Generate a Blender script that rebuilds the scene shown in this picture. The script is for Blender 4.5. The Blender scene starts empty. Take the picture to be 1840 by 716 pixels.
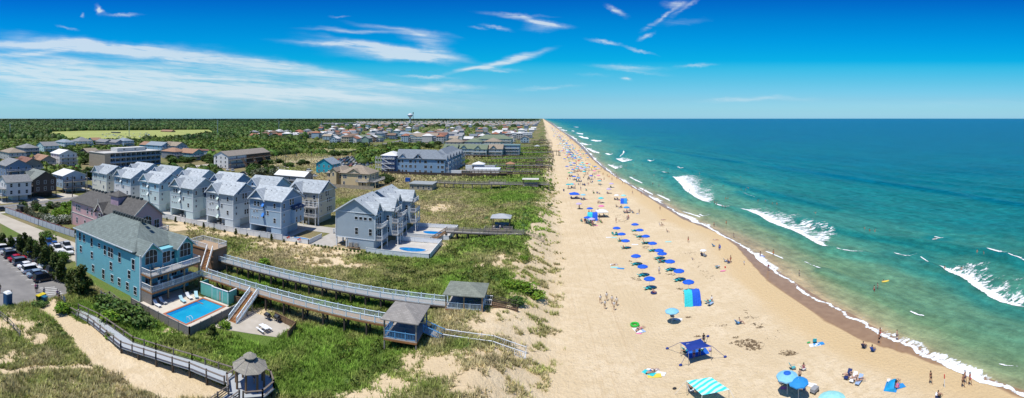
import bpy, math, random
import numpy as np
from mathutils import Vector, Matrix
R = math.radians
random.seed(7); np.random.seed(7)
SC = bpy.context.scene
COL = SC.collection
# ---- the photograph is a cylindrical panorama, so the camera has a cylindrical lens
F, H, CX, CY = 800.0, 36.0, 975.0, 213.0
SEA = -0.6

def W(px, py, z=0.0):
    r = F * (H - z) / (py - CY); t = (px - CX) / F
    return Vector((r * math.sin(t), r * math.cos(t), z))

def smooth(a, b, x):
    t = np.clip((x - a) / (b - a), 0, 1)
    return t * t * (3 - 2 * t)

# value noise in numpy
_tab = np.random.RandomState(3).rand(256, 256)
def vnoise(x, y):
    x = np.asarray(x, float); y = np.asarray(y, float)
    xi = np.floor(x).astype(int); yi = np.floor(y).astype(int)
    fx = x - xi; fy = y - yi
    fx = fx * fx * (3 - 2 * fx); fy = fy * fy * (3 - 2 * fy)
    a = _tab[xi % 256, yi % 256]; b = _tab[(xi + 1) % 256, yi % 256]
    c = _tab[xi % 256, (yi + 1) % 256]; d = _tab[(xi + 1) % 256, (yi + 1) % 256]
    return (a * (1 - fx) + b * fx) * (1 - fy) + (c * (1 - fx) + d * fx) * fy
def fbm(x, y, o=4):
    s = 0; a = 0.5; t = 0
    for i in range(o):
        s = s + a * vnoise(x + 17.3 * i, y - 9.1 * i); t += a
        x = x * 2.03; y = y * 2.03; a *= 0.5
    return s / t

# ---- shoreline and wet line, from the photograph
_shore = [(1840,703),(1781,683),(1736,664),(1691,648),(1651,624),(1596,601),(1526,563),(1476,538),(1401,490),(1366,463),(1346,448),
          (1321,433),(1276,408),(1251,399),(1226,386),(1189,364),(1157,344),(1132,331),(1107,316),(1091,303),(1071,287),(1049,263),(1027,245),(1007,233.5),(993.5,222)]
_wet = [(1816,709),(1766,684),(1701,661),(1626,636),(1551,615),(1481,580),(1436,546),(1376,505),(1338,462),(1320,440),(1291,419),(1226,394),
        (1150,346),(1085,305),(1060,283),(1040,262),(1015,241)]
def _tabl(l, z):
    p = [W(a, b, z) for a, b in l]; p.sort(key=lambda v: v.y)
    return np.array([v.y for v in p]), np.array([v.x for v in p])
SHY, SHX = _tabl(_shore, SEA)
WEY, WEX = _tabl(_wet, -0.3)
def shore_x(y): return np.interp(y, SHY, SHX)
def wet_x(y): return np.minimum(np.interp(y, WEY, WEX), shore_x(y) - 1.2)
def foot_x(y): return np.interp(y, [-50, 40, 110, 170, 330, 1000, 3000], [1, 1.5, 5, 7, 10.5, 16, 18])

def hgt(x, y):
    """height of the ground"""
    x = np.asarray(x, float); y = np.asarray(y, float)
    xf = foot_x(y) + 2.2 * (fbm(y / 9.0, x * 0 + 3.3, 3) - .5) * 2
    sx = shore_x(y)
    land = 2.0 + 0 * x
    # beach profile
    zb = 0.45 - 0.45 * smooth(0, 22, x - xf)
    k = np.clip((x - (sx - 10)) / 10.0, 0, None)
    zb = zb + SEA * np.minimum(k, 1) ** 1.4 - np.clip(x - sx, 0, 80) * 0.05
    # dune ridge
    d = xf - x
    nz = fbm(x / 11.0 + 5, y / 14.0, 4)
    crest = 3.7 + 2.2 * (nz - .45)
    rise = smooth(0, 10.5, d)
    back = smooth(13, 30, d)
    zd = 0.45 + (crest - 0.45) * rise
    zd = zd * (1 - back) + land * back
    z = np.where(d > 0, zd, zb)
    near = smooth(46, 40, y) * smooth(-25, -60, x) * 0.9 * (1 - smooth(-68, -75, x)*smooth(20, 26, y))   # rolling ground by the sand path
    z = z + near * (fbm(x / 14, y / 14, 3) - .5)
    far = smooth(400, 1500, np.hypot(x, y)) * smooth(-60, -200, x)
    z = z + far * 3 * (fbm(x / 300, y / 300, 3) - .5)
    return z
def gz(x, y): return float(hgt(x, y))
def G(px, py):
    """ground point seen at a pixel of the photograph"""
    z = 1.0
    for _ in range(30):
        v = W(px, py, z); z = 0.6 * z + 0.4 * gz(v.x, v.y)
    v = W(px, py, z); v.z = gz(v.x, v.y)
    return v
def topx(x, y, z):
    r = np.hypot(x, y); t = np.arctan2(x, y)
    return CX + F * t, CY + F * (H - z) / np.maximum(r, 1)
def inpoly(px, py, poly):
    px = np.asarray(px); py = np.asarray(py)
    c = np.zeros(px.shape, bool); n = len(poly); j = n - 1
    for i in range(n):
        xi, yi = poly[i]; xj, yj = poly[j]
        m = ((yi > py) != (yj > py)) & (px < (xj - xi) * (py - yi) / ((yj - yi) + 1e-9) + xi)
        c ^= m; j = i
    return c

# ---- materials
def _n(nt, t, **k):
    n = nt.nodes.new(t)
    for a, b in k.items():
        if a.startswith('i_'): n.inputs[a[2:].replace('_', ' ')].default_value = b
        else: setattr(n, a, b)
    return n
def lin(c):
    return tuple((v / 12.92 if v <= .04045 else ((v + .055) / 1.055) ** 2.4) for v in c)
MATS = {}
def mat(name, c, rough=.7, c2=None, sc=1.0, det=6, metal=0, bump=0, bsc=None, lap=0, lapamt=.35, spec=.4, stretch=None, shingle=0, trans=0, emit=0):
    """principled material with procedural tone variation; lap = siding board height"""
    if name in MATS: return MATS[name]
    m = bpy.data.materials.new(name); m.use_nodes = True; nt = m.node_tree; nt.nodes.clear()
    o = _n(nt, 'ShaderNodeOutputMaterial'); p = _n(nt, 'ShaderNodeBsdfPrincipled')
    nt.links.new(p.outputs[0], o.inputs[0])
    p.inputs['Roughness'].default_value = rough; p.inputs['Metallic'].default_value = metal
    p.inputs['Specular IOR Level'].default_value = spec
    tc = _n(nt, 'ShaderNodeTexCoord'); src = tc.outputs['Object']
    if stretch:
        mp = _n(nt, 'ShaderNodeMapping'); mp.inputs['Scale'].default_value = stretch
        nt.links.new(src, mp.inputs[0]); src = mp.outputs[0]
    no = _n(nt, 'ShaderNodeTexNoise'); no.inputs['Scale'].default_value = sc; no.inputs['Detail'].default_value = det
    nt.links.new(src, no.inputs['Vector'])
    if c2 is None: c2 = tuple(v * .72 for v in c)
    cr = _n(nt, 'ShaderNodeValToRGB'); cr.color_ramp.elements[0].position = .3; cr.color_ramp.elements[1].position = .7
    cr.color_ramp.elements[0].color = (*c2, 1); cr.color_ramp.elements[1].color = (*c, 1)
    nt.links.new(no.outputs['Fac'], cr.inputs[0]); colo = cr.outputs[0]; hsrc = no.outputs['Fac']
    if lap:
        w = _n(nt, 'ShaderNodeTexWave', wave_type='BANDS', bands_direction='Z', wave_profile='SAW'); w.inputs['Scale'].default_value = 1 / lap / 3.1416 * .5 * 3.1416 / 3.1416
        w.inputs['Scale'].default_value = .314 / lap
        nt.links.new(tc.outputs['Object'], w.inputs['Vector'])
        mx = _n(nt, 'ShaderNodeMix', data_type='RGBA', blend_type='MULTIPLY'); mx.inputs['Factor'].default_value = lapamt
        nt.links.new(colo, mx.inputs['A']); nt.links.new(w.outputs['Color'], mx.inputs['B']); colo = mx.outputs['Result']
    if shingle:
        b = _n(nt, 'ShaderNodeTexBrick'); b.inputs['Scale'].default_value = 1 / shingle
        b.inputs['Color1'].default_value = (1, 1, 1, 1); b.inputs['Color2'].default_value = (.62, .62, .62, 1); b.inputs['Mortar'].default_value = (.35, .35, .35, 1)
        b.inputs['Mortar Size'].default_value = .03; b.inputs['Brick Width'].default_value = 1.; b.inputs['Row Height'].default_value = .5
        nt.links.new(tc.outputs['Object'], b.inputs['Vector'])
        mx = _n(nt, 'ShaderNodeMix', data_type='RGBA', blend_type='MULTIPLY'); mx.inputs['Factor'].default_value = .6
        nt.links.new(colo, mx.inputs['A']); nt.links.new(b.outputs['Color'], mx.inputs['B']); colo = mx.outputs['Result']
    nt.links.new(colo, p.inputs['Base Color'])
    if bump:
        bn = _n(nt, 'ShaderNodeBump'); bn.inputs['Strength'].default_value = bump; bn.inputs['Distance'].default_value = .05
        n2 = _n(nt, 'ShaderNodeTexNoise'); n2.inputs['Scale'].default_value = bsc or sc * 4; n2.inputs['Detail'].default_value = 4
        nt.links.new(src, n2.inputs['Vector']); nt.links.new(n2.outputs['Fac'], bn.inputs['Height']); nt.links.new(bn.outputs[0], p.inputs['Normal'])
    if emit: p.inputs['Emission Strength'].default_value = emit
    MATS[name] = m; return m
def attr_mat(name, rough=.8, attr='tint', var=.25, sc=3, trans=0):
    """colour from a per-face attribute (leaf and blade colours)"""
    if name in MATS: return MATS[name]
    m = bpy.data.materials.new(name); m.use_nodes = True; nt = m.node_tree; p = nt.nodes['Principled BSDF']
    p.inputs['Roughness'].default_value = rough; p.inputs['Specular IOR Level'].default_value = .25
    a = _n(nt, 'ShaderNodeAttribute', attribute_name=attr); nt.links.new(a.outputs['Color'], p.inputs['Base Color'])
    if trans:
        t = _n(nt, 'ShaderNodeBsdfTranslucent'); mx = _n(nt, 'ShaderNodeMixShader'); mx.inputs[0].default_value = trans
        o = nt.nodes['Material Output']; nt.links.new(a.outputs['Color'], t.inputs[0])
        nt.links.new(p.outputs[0], mx.inputs[1]); nt.links.new(t.outputs[0], mx.inputs[2]); nt.links.new(mx.outputs[0], o.inputs[0])
    MATS[name] = m; return m

# ---- meshes
class MB:
    def __init__(s): s.v = []; s.f = []; s.m = []
    def add(s, vs, fs, mi=0):
        b = len(s.v); s.v += [tuple(v) for v in vs]
        for f in fs: s.f.append(tuple(b + i for i in f)); s.m.append(mi)
        return s
    def box(s, x0, y0, z0, x1, y1, z1, mi=0):
        if x0 > x1: x0, x1 = x1, x0
        if y0 > y1: y0, y1 = y1, y0
        return s.add([(x0,y0,z0),(x1,y0,z0),(x1,y1,z0),(x0,y1,z0),(x0,y0,z1),(x1,y0,z1),(x1,y1,z1),(x0,y1,z1)],
                     [(0,3,2,1),(4,5,6,7),(0,1,5,4),(1,2,6,5),(2,3,7,6),(3,0,4,7)], mi)
    def cb(s, cx, cy, cz, sx, sy, sz, mi=0): return s.box(cx-sx/2, cy-sy/2, cz-sz/2, cx+sx/2, cy+sy/2, cz+sz/2, mi)
    def prism(s, poly, z0, z1, mi=0):
        n = len(poly)
        return s.add([(x, y, z0) for x, y in poly] + [(x, y, z1) for x, y in poly],
                     [tuple(range(n))[::-1], tuple(range(n, 2*n))] + [(i, (i+1) % n, n+(i+1) % n, n+i) for i in range(n)], mi)
    def loft(s, rings, mi=0, cap=True):
        n = len(rings[0]); b = [v for r in rings for v in r]; fs = []
        for k in range(len(rings)-1):
            for i in range(n): fs.append((k*n+i, k*n+(i+1) % n, (k+1)*n+(i+1) % n, (k+1)*n+i))
        if cap: fs += [tuple(range(n))[::-1], tuple(range((len(rings)-1)*n, len(rings)*n))]
        return s.add(b, fs, mi)
    def beam(s, a, b, w, h=None, mi=0, n=4):
        """bar between two points; n=4 rectangular, more = round"""
        a = Vector(a); b = Vector(b); h = h or w; d = (b-a).normalized()
        u = d.cross(Vector((0,0,1)))
        if u.length < 1e-4: u = Vector((1,0,0))
        u.normalize(); v = u.cross(d).normalized(); rs = []
        for p in (a, b):
            if n == 4: rs.append([p+u*w/2*i+v*h/2*j for i, j in ((-1,-1),(1,-1),(1,1),(-1,1))])
            else: rs.append([p+u*w/2*math.cos(6.2832*k/n)+v*h/2*math.sin(6.2832*k/n) for k in range(n)])
        return s.loft(rs, mi)
    def cone(s, a, b, r0, r1, n=8, mi=0):
        a = Vector(a); b = Vector(b); d = (b-a).normalized(); u = d.cross(Vector((0,0,1)))
        if u.length < 1e-4: u = Vector((1,0,0))
        u.normalize(); v = u.cross(d)
        return s.loft([[p+u*r*math.cos(6.2832*k/n)+v*r*math.sin(6.2832*k/n) for k in range(n)] for p, r in ((a,r0),(b,r1))], mi)
    def ball(s, c, rx, ry, rz, n=8, k=5, mi=0):
        rs = []
        for j in range(1, k):
            t = math.pi*j/k
            rs.append([(c[0]+rx*math.sin(t)*math.cos(6.2832*i/n), c[1]+ry*math.sin(t)*math.sin(6.2832*i/n), c[2]-rz*math.cos(t)) for i in range(n)])
        return s.loft(rs, mi)
    def mesh(s, name, mats):
        me = bpy.data.meshes.new(name); me.from_pydata(s.v, [], s.f)
        for m in (mats if isinstance(mats, (list, tuple)) else [mats]): me.materials.append(m)
        if any(s.m): me.polygons.foreach_set('material_index', s.m)
        me.update(); return me
    def build(s, name, mats, parent=None, loc=(0,0,0), rz=0):
        return link(name, s.mesh(name, mats), parent, loc, rz)
def link(name, me, parent=None, loc=(0,0,0), rz=0):
    o = bpy.data.objects.new(name, me); COL.objects.link(o); o.location = loc
    if rz: o.rotation_euler = (0, 0, rz)
    if parent: o.parent = parent
    return o
def tag(o, label=None, cat=None, group=None, kind=None):
    if label: o['label'] = label
    if cat: o['category'] = cat
    if group: o['group'] = group
    if kind: o['kind'] = kind
    return o
def thing(name, label, cat, loc=(0,0,0), rz=0, group=None):
    o = bpy.data.objects.new(name, None); COL.objects.link(o); o.location = loc; o.rotation_euler = (0,0,rz)
    o.empty_display_size = .2
    return tag(o, label, cat, group)
KIDS = {}
def copy_tree(o, parent=None, loc=None, rz=None, scale=None, label=None, group=None, cat=None, mats=None):
    """a copy of a thing with copies of its parts; mats maps part name -> material"""
    c = o.copy(); COL.objects.link(c); c.parent = parent
    if loc is not None: c.location = loc
    if rz is not None: c.rotation_euler = (0,0,rz)
    if scale is not None: c.scale = scale if hasattr(scale, '__len__') else (scale,)*3
    if label: c['label'] = label
    if group: c['group'] = group
    if cat: c['category'] = cat
    base = c.name.split('.')[0]
    if mats and base in mats and c.type == 'MESH':
        c.material_slots[0].link = 'OBJECT'; c.material_slots[0].material = mats[base]
    for ch in kids(o): copy_tree(ch, c, mats=mats)
    return c
def kids(o):
    k = KIDS.get(o.name)
    if k is None: k = [x for x in o.children]; KIDS[o.name] = k
    return k
def drop_tree(o):
    for ch in list(o.children): drop_tree(ch)
    bpy.data.objects.remove(o)
PROTOS = []
def proto(o): PROTOS.append(o); return o     # source objects removed at the end
def bulk(name, V, Fc, tint=None, mats=None, nper=3):
    """fast mesh from numpy arrays; Fc (n,3) or (n,4); tint per face rgb"""
    me = bpy.data.meshes.new(name); V = np.asarray(V, np.float32); Fc = np.asarray(Fc, np.int32)
    n, k = Fc.shape
    me.vertices.add(len(V)); me.vertices.foreach_set('co', V.ravel())
    me.loops.add(n*k); me.loops.foreach_set('vertex_index', Fc.ravel())
    me.polygons.add(n); me.polygons.foreach_set('loop_start', np.arange(0, n*k, k, dtype=np.int32))
    if tint is not None:
        a = me.attributes.new('tint', 'FLOAT_COLOR', 'FACE')
        t = np.ones((n, 4), np.float32); t[:, :3] = tint; a.data.foreach_set('color', t.ravel())
    for m in (mats if isinstance(mats, (list, tuple)) else [mats]): me.materials.append(m)
    me.update(calc_edges=True); return me
# ---- camera
cam = bpy.data.cameras.new('camera'); cob = bpy.data.objects.new('camera', cam); COL.objects.link(cob)
cob.location = (0, 0, H); cob.rotation_euler = (R(90), 0, (CX - 920) / F)
cam.type = 'PANO'; cam.panorama_type = 'CENTRAL_CYLINDRICAL'
cam.central_cylindrical_range_u_min = -920 / F; cam.central_cylindrical_range_u_max = 920 / F
cam.central_cylindrical_range_v_min = -(716 - CY) / F; cam.central_cylindrical_range_v_max = CY / F
cam.central_cylindrical_radius = 1.0
cam.clip_start = .5; cam.clip_end = 90000
SC.camera = cob
SC.view_settings.view_transform = 'Standard'; SC.view_settings.look = 'None'; SC.view_settings.gamma = 1; SC.view_settings.exposure = 0.0
SC.render.engine = 'CYCLES'
try:
    SC.cycles.use_denoising = True; SC.cycles.max_bounces = 6; SC.cycles.transparent_max_bounces = 12
    SC.cycles.caustics_reflective = False; SC.cycles.caustics_refractive = False; SC.cycles.sample_clamp_indirect = 4
except Exception: pass
# ---- sun
SUN_EL, SUN_AZ = 68, 222          # azimuth clockwise from +Y (up the beach)
sd = bpy.data.lights.new('sun', 'SUN'); sd.energy = 5.0; sd.angle = R(.5); sd.color = (1, .955, .87)
so = bpy.data.objects.new('sun', sd); COL.objects.link(so)
sv = Vector((math.cos(R(SUN_EL))*math.sin(R(SUN_AZ)), math.cos(R(SUN_EL))*math.cos(R(SUN_AZ)), math.sin(R(SUN_EL))))
so.rotation_euler = sv.to_track_quat('Z', 'Y').to_euler(); so.location = (0, 0, 200)
# ---- sky
wd = bpy.data.worlds.new('World'); SC.world = wd; wd.use_nodes = True; nt = wd.node_tree; nt.nodes.clear()
L = nt.links.new
def M(op, a, b=None, c=None, clamp=False):
    n = nt.nodes.new('ShaderNodeMath'); n.operation = op; n.use_clamp = clamp
    for i, v in enumerate((a, b, c)):
        if v is None: continue
        if isinstance(v, (int, float)): n.inputs[i].default_value = v
        else: L(v, n.inputs[i])
    return n.outputs[0]
tc = nt.nodes.new('ShaderNodeTexCoord'); sx = nt.nodes.new('ShaderNodeSeparateXYZ'); L(tc.outputs['Generated'], sx.inputs[0])
hor = M('SQRT', M('ADD', M('MULTIPLY', sx.outputs[0], sx.outputs[0]), M('MULTIPLY', sx.outputs[1], sx.outputs[1])))
v_ = M('DIVIDE', sx.outputs[2], M('MAXIMUM', hor, .001))           # tangent of the elevation
az = M('ARCTAN2', sx.outputs[0], sx.outputs[1])
U = M('MULTIPLY', az, F); V = M('MULTIPLY', v_, F)
sky = nt.nodes.new('ShaderNodeTexSky'); sky.sky_type = 'NISHITA'; sky.sun_disc = False
sky.sun_elevation = R(SUN_EL); sky.sun_rotation = R(SUN_AZ); sky.altitude = 0; sky.air_density = 1.0; sky.dust_density = .6; sky.ozone_density = 2.0
tr = nt.nodes.new('ShaderNodeValToRGB'); cr = tr.color_ramp; cr.interpolation = 'LINEAR'
SKYT = [(p_/3, c_) for p_, c_ in [(0.000,(0.72,1.42,2.25)),(0.061,(0.60,1.19,1.80)),(0.155,(0.479,1.006,1.474)),(0.296,(0.292,0.984,1.312)),(0.427,(0.107,0.995,1.298)),(0.484,(0.011,0.910,1.308)),(0.648,(0.002,0.819,1.343)),(0.812,(0.000,0.696,1.300)),(1.000,(0.003,0.465,1.212)),(3.0,(.55,.72,1.05))]]
# positions are elevation tangent / 0.2663
while len(cr.elements) < len(SKYT): cr.elements.new(.5)
for e, (p, c) in zip(cr.elements, SKYT): e.position = p; e.color = (*c, 1)
L(M('DIVIDE', v_, .2663*3, clamp=True), tr.inputs[0])
mt = nt.nodes.new('ShaderNodeMix'); mt.data_type = 'RGBA'; mt.blend_type = 'MULTIPLY'; mt.inputs['Factor'].default_value = 1
L(sky.outputs[0], mt.inputs['A']); L(tr.outputs[0], mt.inputs['B'])
# cirrus: streaked noise inside soft elongated patches of the sky
def noise(su, sv, det=6, rough=.6, off=0, dist=0):
    cmb = nt.nodes.new('ShaderNodeCombineXYZ'); L(M('MULTIPLY', U, su), cmb.inputs[0]); L(M('MULTIPLY', V, sv), cmb.inputs[1]); cmb.inputs[2].default_value = off
    n = nt.nodes.new('ShaderNodeTexNoise'); n.inputs['Scale'].default_value = 1; n.inputs['Detail'].default_value = det; n.inputs['Roughness'].default_value = rough
    n.inputs['Distortion'].default_value = dist; L(cmb.outputs[0], n.inputs['Vector']); return n.outputs['Fac']
Vs_ = V; V = M('ADD', V, M('MULTIPLY', U, .085)); nA = noise(1/210, 1/15, 8, .60, 0, .9); nB = noise(1/60, 1/4.5, 6, .62, 5, 1.0); V = Vs_; nW = noise(1/120, 1/60, 3, .5, 9)
Uw = M('ADD', U, M('MULTIPLY', M('SUBTRACT', nW, .5), 60)); Vw = M('ADD', V, M('MULTIPLY', M('SUBTRACT', noise(1/90, 1/40, 4, .55, 14), .5), 26))
Um = M('ADD', U, M('MULTIPLY', M('SUBTRACT', noise(1/22, 1/14, 4, .6, 31), .5), 26)); Vm = M('ADD', V, M('MULTIPLY', M('SUBTRACT', noise(1/26, 1/16, 5, .62, 23), .5), 13))
CL = [(250,140,470,34,4,.62),(60,130,330,40,1,.45),(430,168,380,26,3,.55),(90,80,190,9,1,.95),(210,88,150,10,8,.95),(330,104,210,12,7,.85),(520,122,170,10,9,.6),(60,183,260,20,2,.45),(60,97,90,5,-4,.6),
      (645,84,110,6,5,.9),(700,98,90,9,3,.8),(700,88,120,7,9,.9),(750,104,50,6,10,.9),(725,54,90,5,8,.55),(765,68,42,12,10,.65),(640,56,85,4,3,.7),(790,90,40,9,20,.5),
      (925,104,62,5.5,-13,1.0),(865,121,70,4,-11,.85),(900,127,40,4,2,.6),(945,35,62,4,9,.8),(985,43,34,5,7,1.0),(972,50,30,8,0,.45),(892,49,24,3.5,12,.9),(858,50,16,3,10,.6),(930,26,60,3,4,.4),
      (1213,8,20,6,0,1.0),(1194,29,36,4,-34,1.0),(1232,14,30,4,-35,.7),(1225,40,50,6,-5,.3),(1086,75,26,3.5,9,.9),(1108,20,20,5,28,.8),(1148,91,28,2.8,14,.9),(1160,66,16,4,-25,.7),(1128,121,60,4.5,3,.7),(1150,130,60,4,6,.4),
      (1250,118,34,3.5,-3,.8),(1126,142,10,4,0,.7),(176,16,5,9,-25,.9),(181,20,9,4,20,.7),(148,28,4,4,0,.8),(218,27,30,3.5,-2,.8),(122,50,18,2.5,12,.6),(1370,179,100,5,-1,.5),(1720,186,260,10,0,.22),(985,158,60,4,-4,.5),(1300,177,30,3,0,.4),
      (700,157,130,8,4,.5),(790,155,40,8,-8,.45),(755,138,50,3,2,.6),(840,158,60,5,0,.4),(650,175,160,10,4,.35),(1060,135,40,4,0,.3),(610,30,20,2,0,.4),(600,78,60,3,2,.4)]
tot = None
for (px, py, rx, ry, an, k) in CL:
    ca, sa = math.cos(R(an)), math.sin(R(an))
    du = M('SUBTRACT', Uw if rx > 60 else Um, px - CX); dv = M('SUBTRACT', Vw if rx > 60 else Vm, CY - py)   # dv upward
    a = M('DIVIDE', M('SUBTRACT', M('MULTIPLY', du, ca), M('MULTIPLY', dv, sa)), rx)
    b = M('DIVIDE', M('ADD', M('MULTIPLY', du, sa), M('MULTIPLY', dv, ca)), ry)
    g = M('MULTIPLY', M('EXPONENT', M('MULTIPLY', M('ADD', M('MULTIPLY', a, a), M('MULTIPLY', b, b)), -1.1)), k)
    tot = g if tot is None else M('ADD', tot, g)
dens = M('MULTIPLY', tot, M('ADD', M('ADD', M('MULTIPLY', M('SUBTRACT', nA, .5), 2.3), M('MULTIPLY', M('SUBTRACT', nB, .5), 1.3)), 1.0))
dens = M('MULTIPLY', M('SUBTRACT', dens, .05), .92, clamp=True)
dens = M('MULTIPLY', M('POWER', dens, 1.5), .74)
cm = nt.nodes.new('ShaderNodeMix'); cm.data_type = 'RGBA'; L(dens, cm.inputs['Factor']); L(mt.outputs['Result'], cm.inputs['A']); cm.inputs['B'].default_value = (7.6, 8.4, 8.9, 1)
bg = nt.nodes.new('ShaderNodeBackground'); bg.inputs[1].default_value = .1; L(cm.outputs['Result'], bg.inputs[0])
wo = nt.nodes.new('ShaderNodeOutputWorld'); L(bg.outputs[0], wo.inputs[0])

# ---- vegetation map, laid out from the photograph
def axis(a, b, step, lo, hi, g=1.12):
    m = list(np.arange(a, b + .01, step)); s = step; x = b
    while x < hi: s *= g; x += s; m.append(x)
    s = step; x = a; l = []
    while x > lo: s *= g; x -= s; l.append(x)
    return np.array(l[::-1] + m)
P_PATH = [(58,548),(100,540),(112,556),(150,580),(200,604),(262,640),(330,668),(395,690),(440,716),(290,716),(205,672),(165,655),(142,628),(118,598),(88,566)]
P_PATH2 = [(0,664),(60,660),(110,657),(165,656),(165,664),(110,663),(60,668),(0,674)]
P_LAWN = [(0,392),(30,396),(66,424),(40,432),(0,430)]
P_YARD = [(150,478),(258,542),(250,556),(190,528),(160,505)]
BARE = [ # px, py, rx, ry  bare sand patches in the dunes
 (765,655,55,22),(700,690,40,20),(640,712,60,16),(865,680,40,16),(880,590,45,16),(855,632,60,9),(905,560,28,14),(965,600,45,40),(960,690,55,45),(945,480,30,26),(860,475,25,8),
 (900,470,22,14),(790,660,20,20),(820,700,20,9),(470,716,25,8),(440,640,0,0),(350,400,60,6),(430,420,70,5),(520,440,90,5),(610,452,60,5),(590,470,60,8),(330,410,40,5),
 (800,420,22,10),(790,438,20,9),(975,440,30,40),(985,520,30,60),(880,560,20,20),(650,475,50,8),(20,585,34,12),(60,610,30,10),(20,640,40,9),(240,700,40,8),(780,375,20,6),(300,596,35,5),(270,580,22,6),(345,603,30,4),(400,575,10,4),
 (450,566,60,14),(405,586,36,8),(110,560,25,9)]
LUSH = [ # lush green patches
 (215,560,55,25),(300,600,120,26),(560,600,120,30),(450,620,160,40),(150,560,40,16),(640,640,120,40),(560,690,120,30),(700,460,60,12),(860,440,110,16),(790,470,60,16),(930,515,38,26),(660,545,160,10),
 (450,510,80,20),(560,545,140,12),(250,590,60,30),(820,520,30,30),(900,350,70,20),(940,330,60,20),(950,400,50,30),(930,280,60,16),(940,465,14,8),(330,650,50,16),(620,700,60,20),(900,300,60,12),(830,620,30,20),(600,640,160,30)]
DRY = [(470,420,160,16),(600,440,160,22),(560,455,120,14),(700,440,60,10),(560,645,60,16),(640,600,30,14),(560,575,60,12),(820,375,90,25),(850,590,70,30),(880,640,90,50),(740,325,110,6),(760,312,90,5),(600,475,110,12),(840,350,80,16)]
def blobs(px, py, L_):
    s = np.zeros(px.shape)
    for (a, b, rx, ry) in L_:
        if rx: s = np.maximum(s, np.exp(-(((px-a)/rx)**2 + ((py-b)/ry)**2)))
    return s
def vegmap(x, y, z):
    """amount of cover (0..1) and lushness (0..1) of the ground"""
    px, py = topx(x, y, z); r_ = np.hypot(x, y)
    n = fbm(x/5.0, y/5.0, 4)
    d = foot_x(y) - x
    cov = .78 + .7*(n-.5)
    edge = smooth(0, 16, d + 12*(fbm(x/7+9, y/9, 3)-.5))           # thins out onto the beach
    cov = cov * (.18+.82*edge) * smooth(-2.5, 3, d + 5*(fbm(x/4, y/5+7, 3)-.5)) + .3*(edge-.6)*(edge < .8)*(vnoise(x/1.7, y/1.7) < .6)
    cov = cov - .85*blobs(px + 26*(fbm(x/3, y/3, 3)-.5), py + 16*(fbm(x/3+30, y/3, 3)-.5), BARE)*(.35+1.1*fbm(x/2.2, y/2.2, 3))
    lush = .26 - .18*(1-edge) + .9*(fbm(x/13+40, y/13, 3)-.45) + (.28+.62*fbm(x/6+4, y/6, 3))*blobs(px, py, LUSH) - .32*blobs(px, py, DRY)
    cov = cov + .25*edge*blobs(px, py, LUSH) - .12*blobs(px, py, DRY)
    dl = (px < 560)*(py < 345)*(py > 255)*smooth(-120, -170, x); lush = lush*(1-dl*.75)
    cov = cov - .2*(px < 200)*(py > 560)*(fbm(x/2.5+7, y/2.5, 3) < .52)
    for P in (P_PATH, P_PATH2): cov = np.where(inpoly(px + 14*(n-.5), py + 8*(fbm(x/2, y/2, 2)-.5), P), -.2, cov)
    law = inpoly(px, py, P_LAWN) | inpoly(px, py, P_YARD)
    cov = np.where(law, 1.0, cov); lush = np.where(law, .62, lush)
    far = smooth(150, 260, np.hypot(x, y)) * smooth(-35, -60, x)
    cov = cov*(1-far) + far*(.85+.5*(n-.5)); lush = lush*(1-far) + far*((.45-.25*(r_<430))+1.1*(fbm(x/40, y/40, 3)-.5))
    return np.clip(cov, 0, 1), np.clip(lush, 0, 1)

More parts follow.
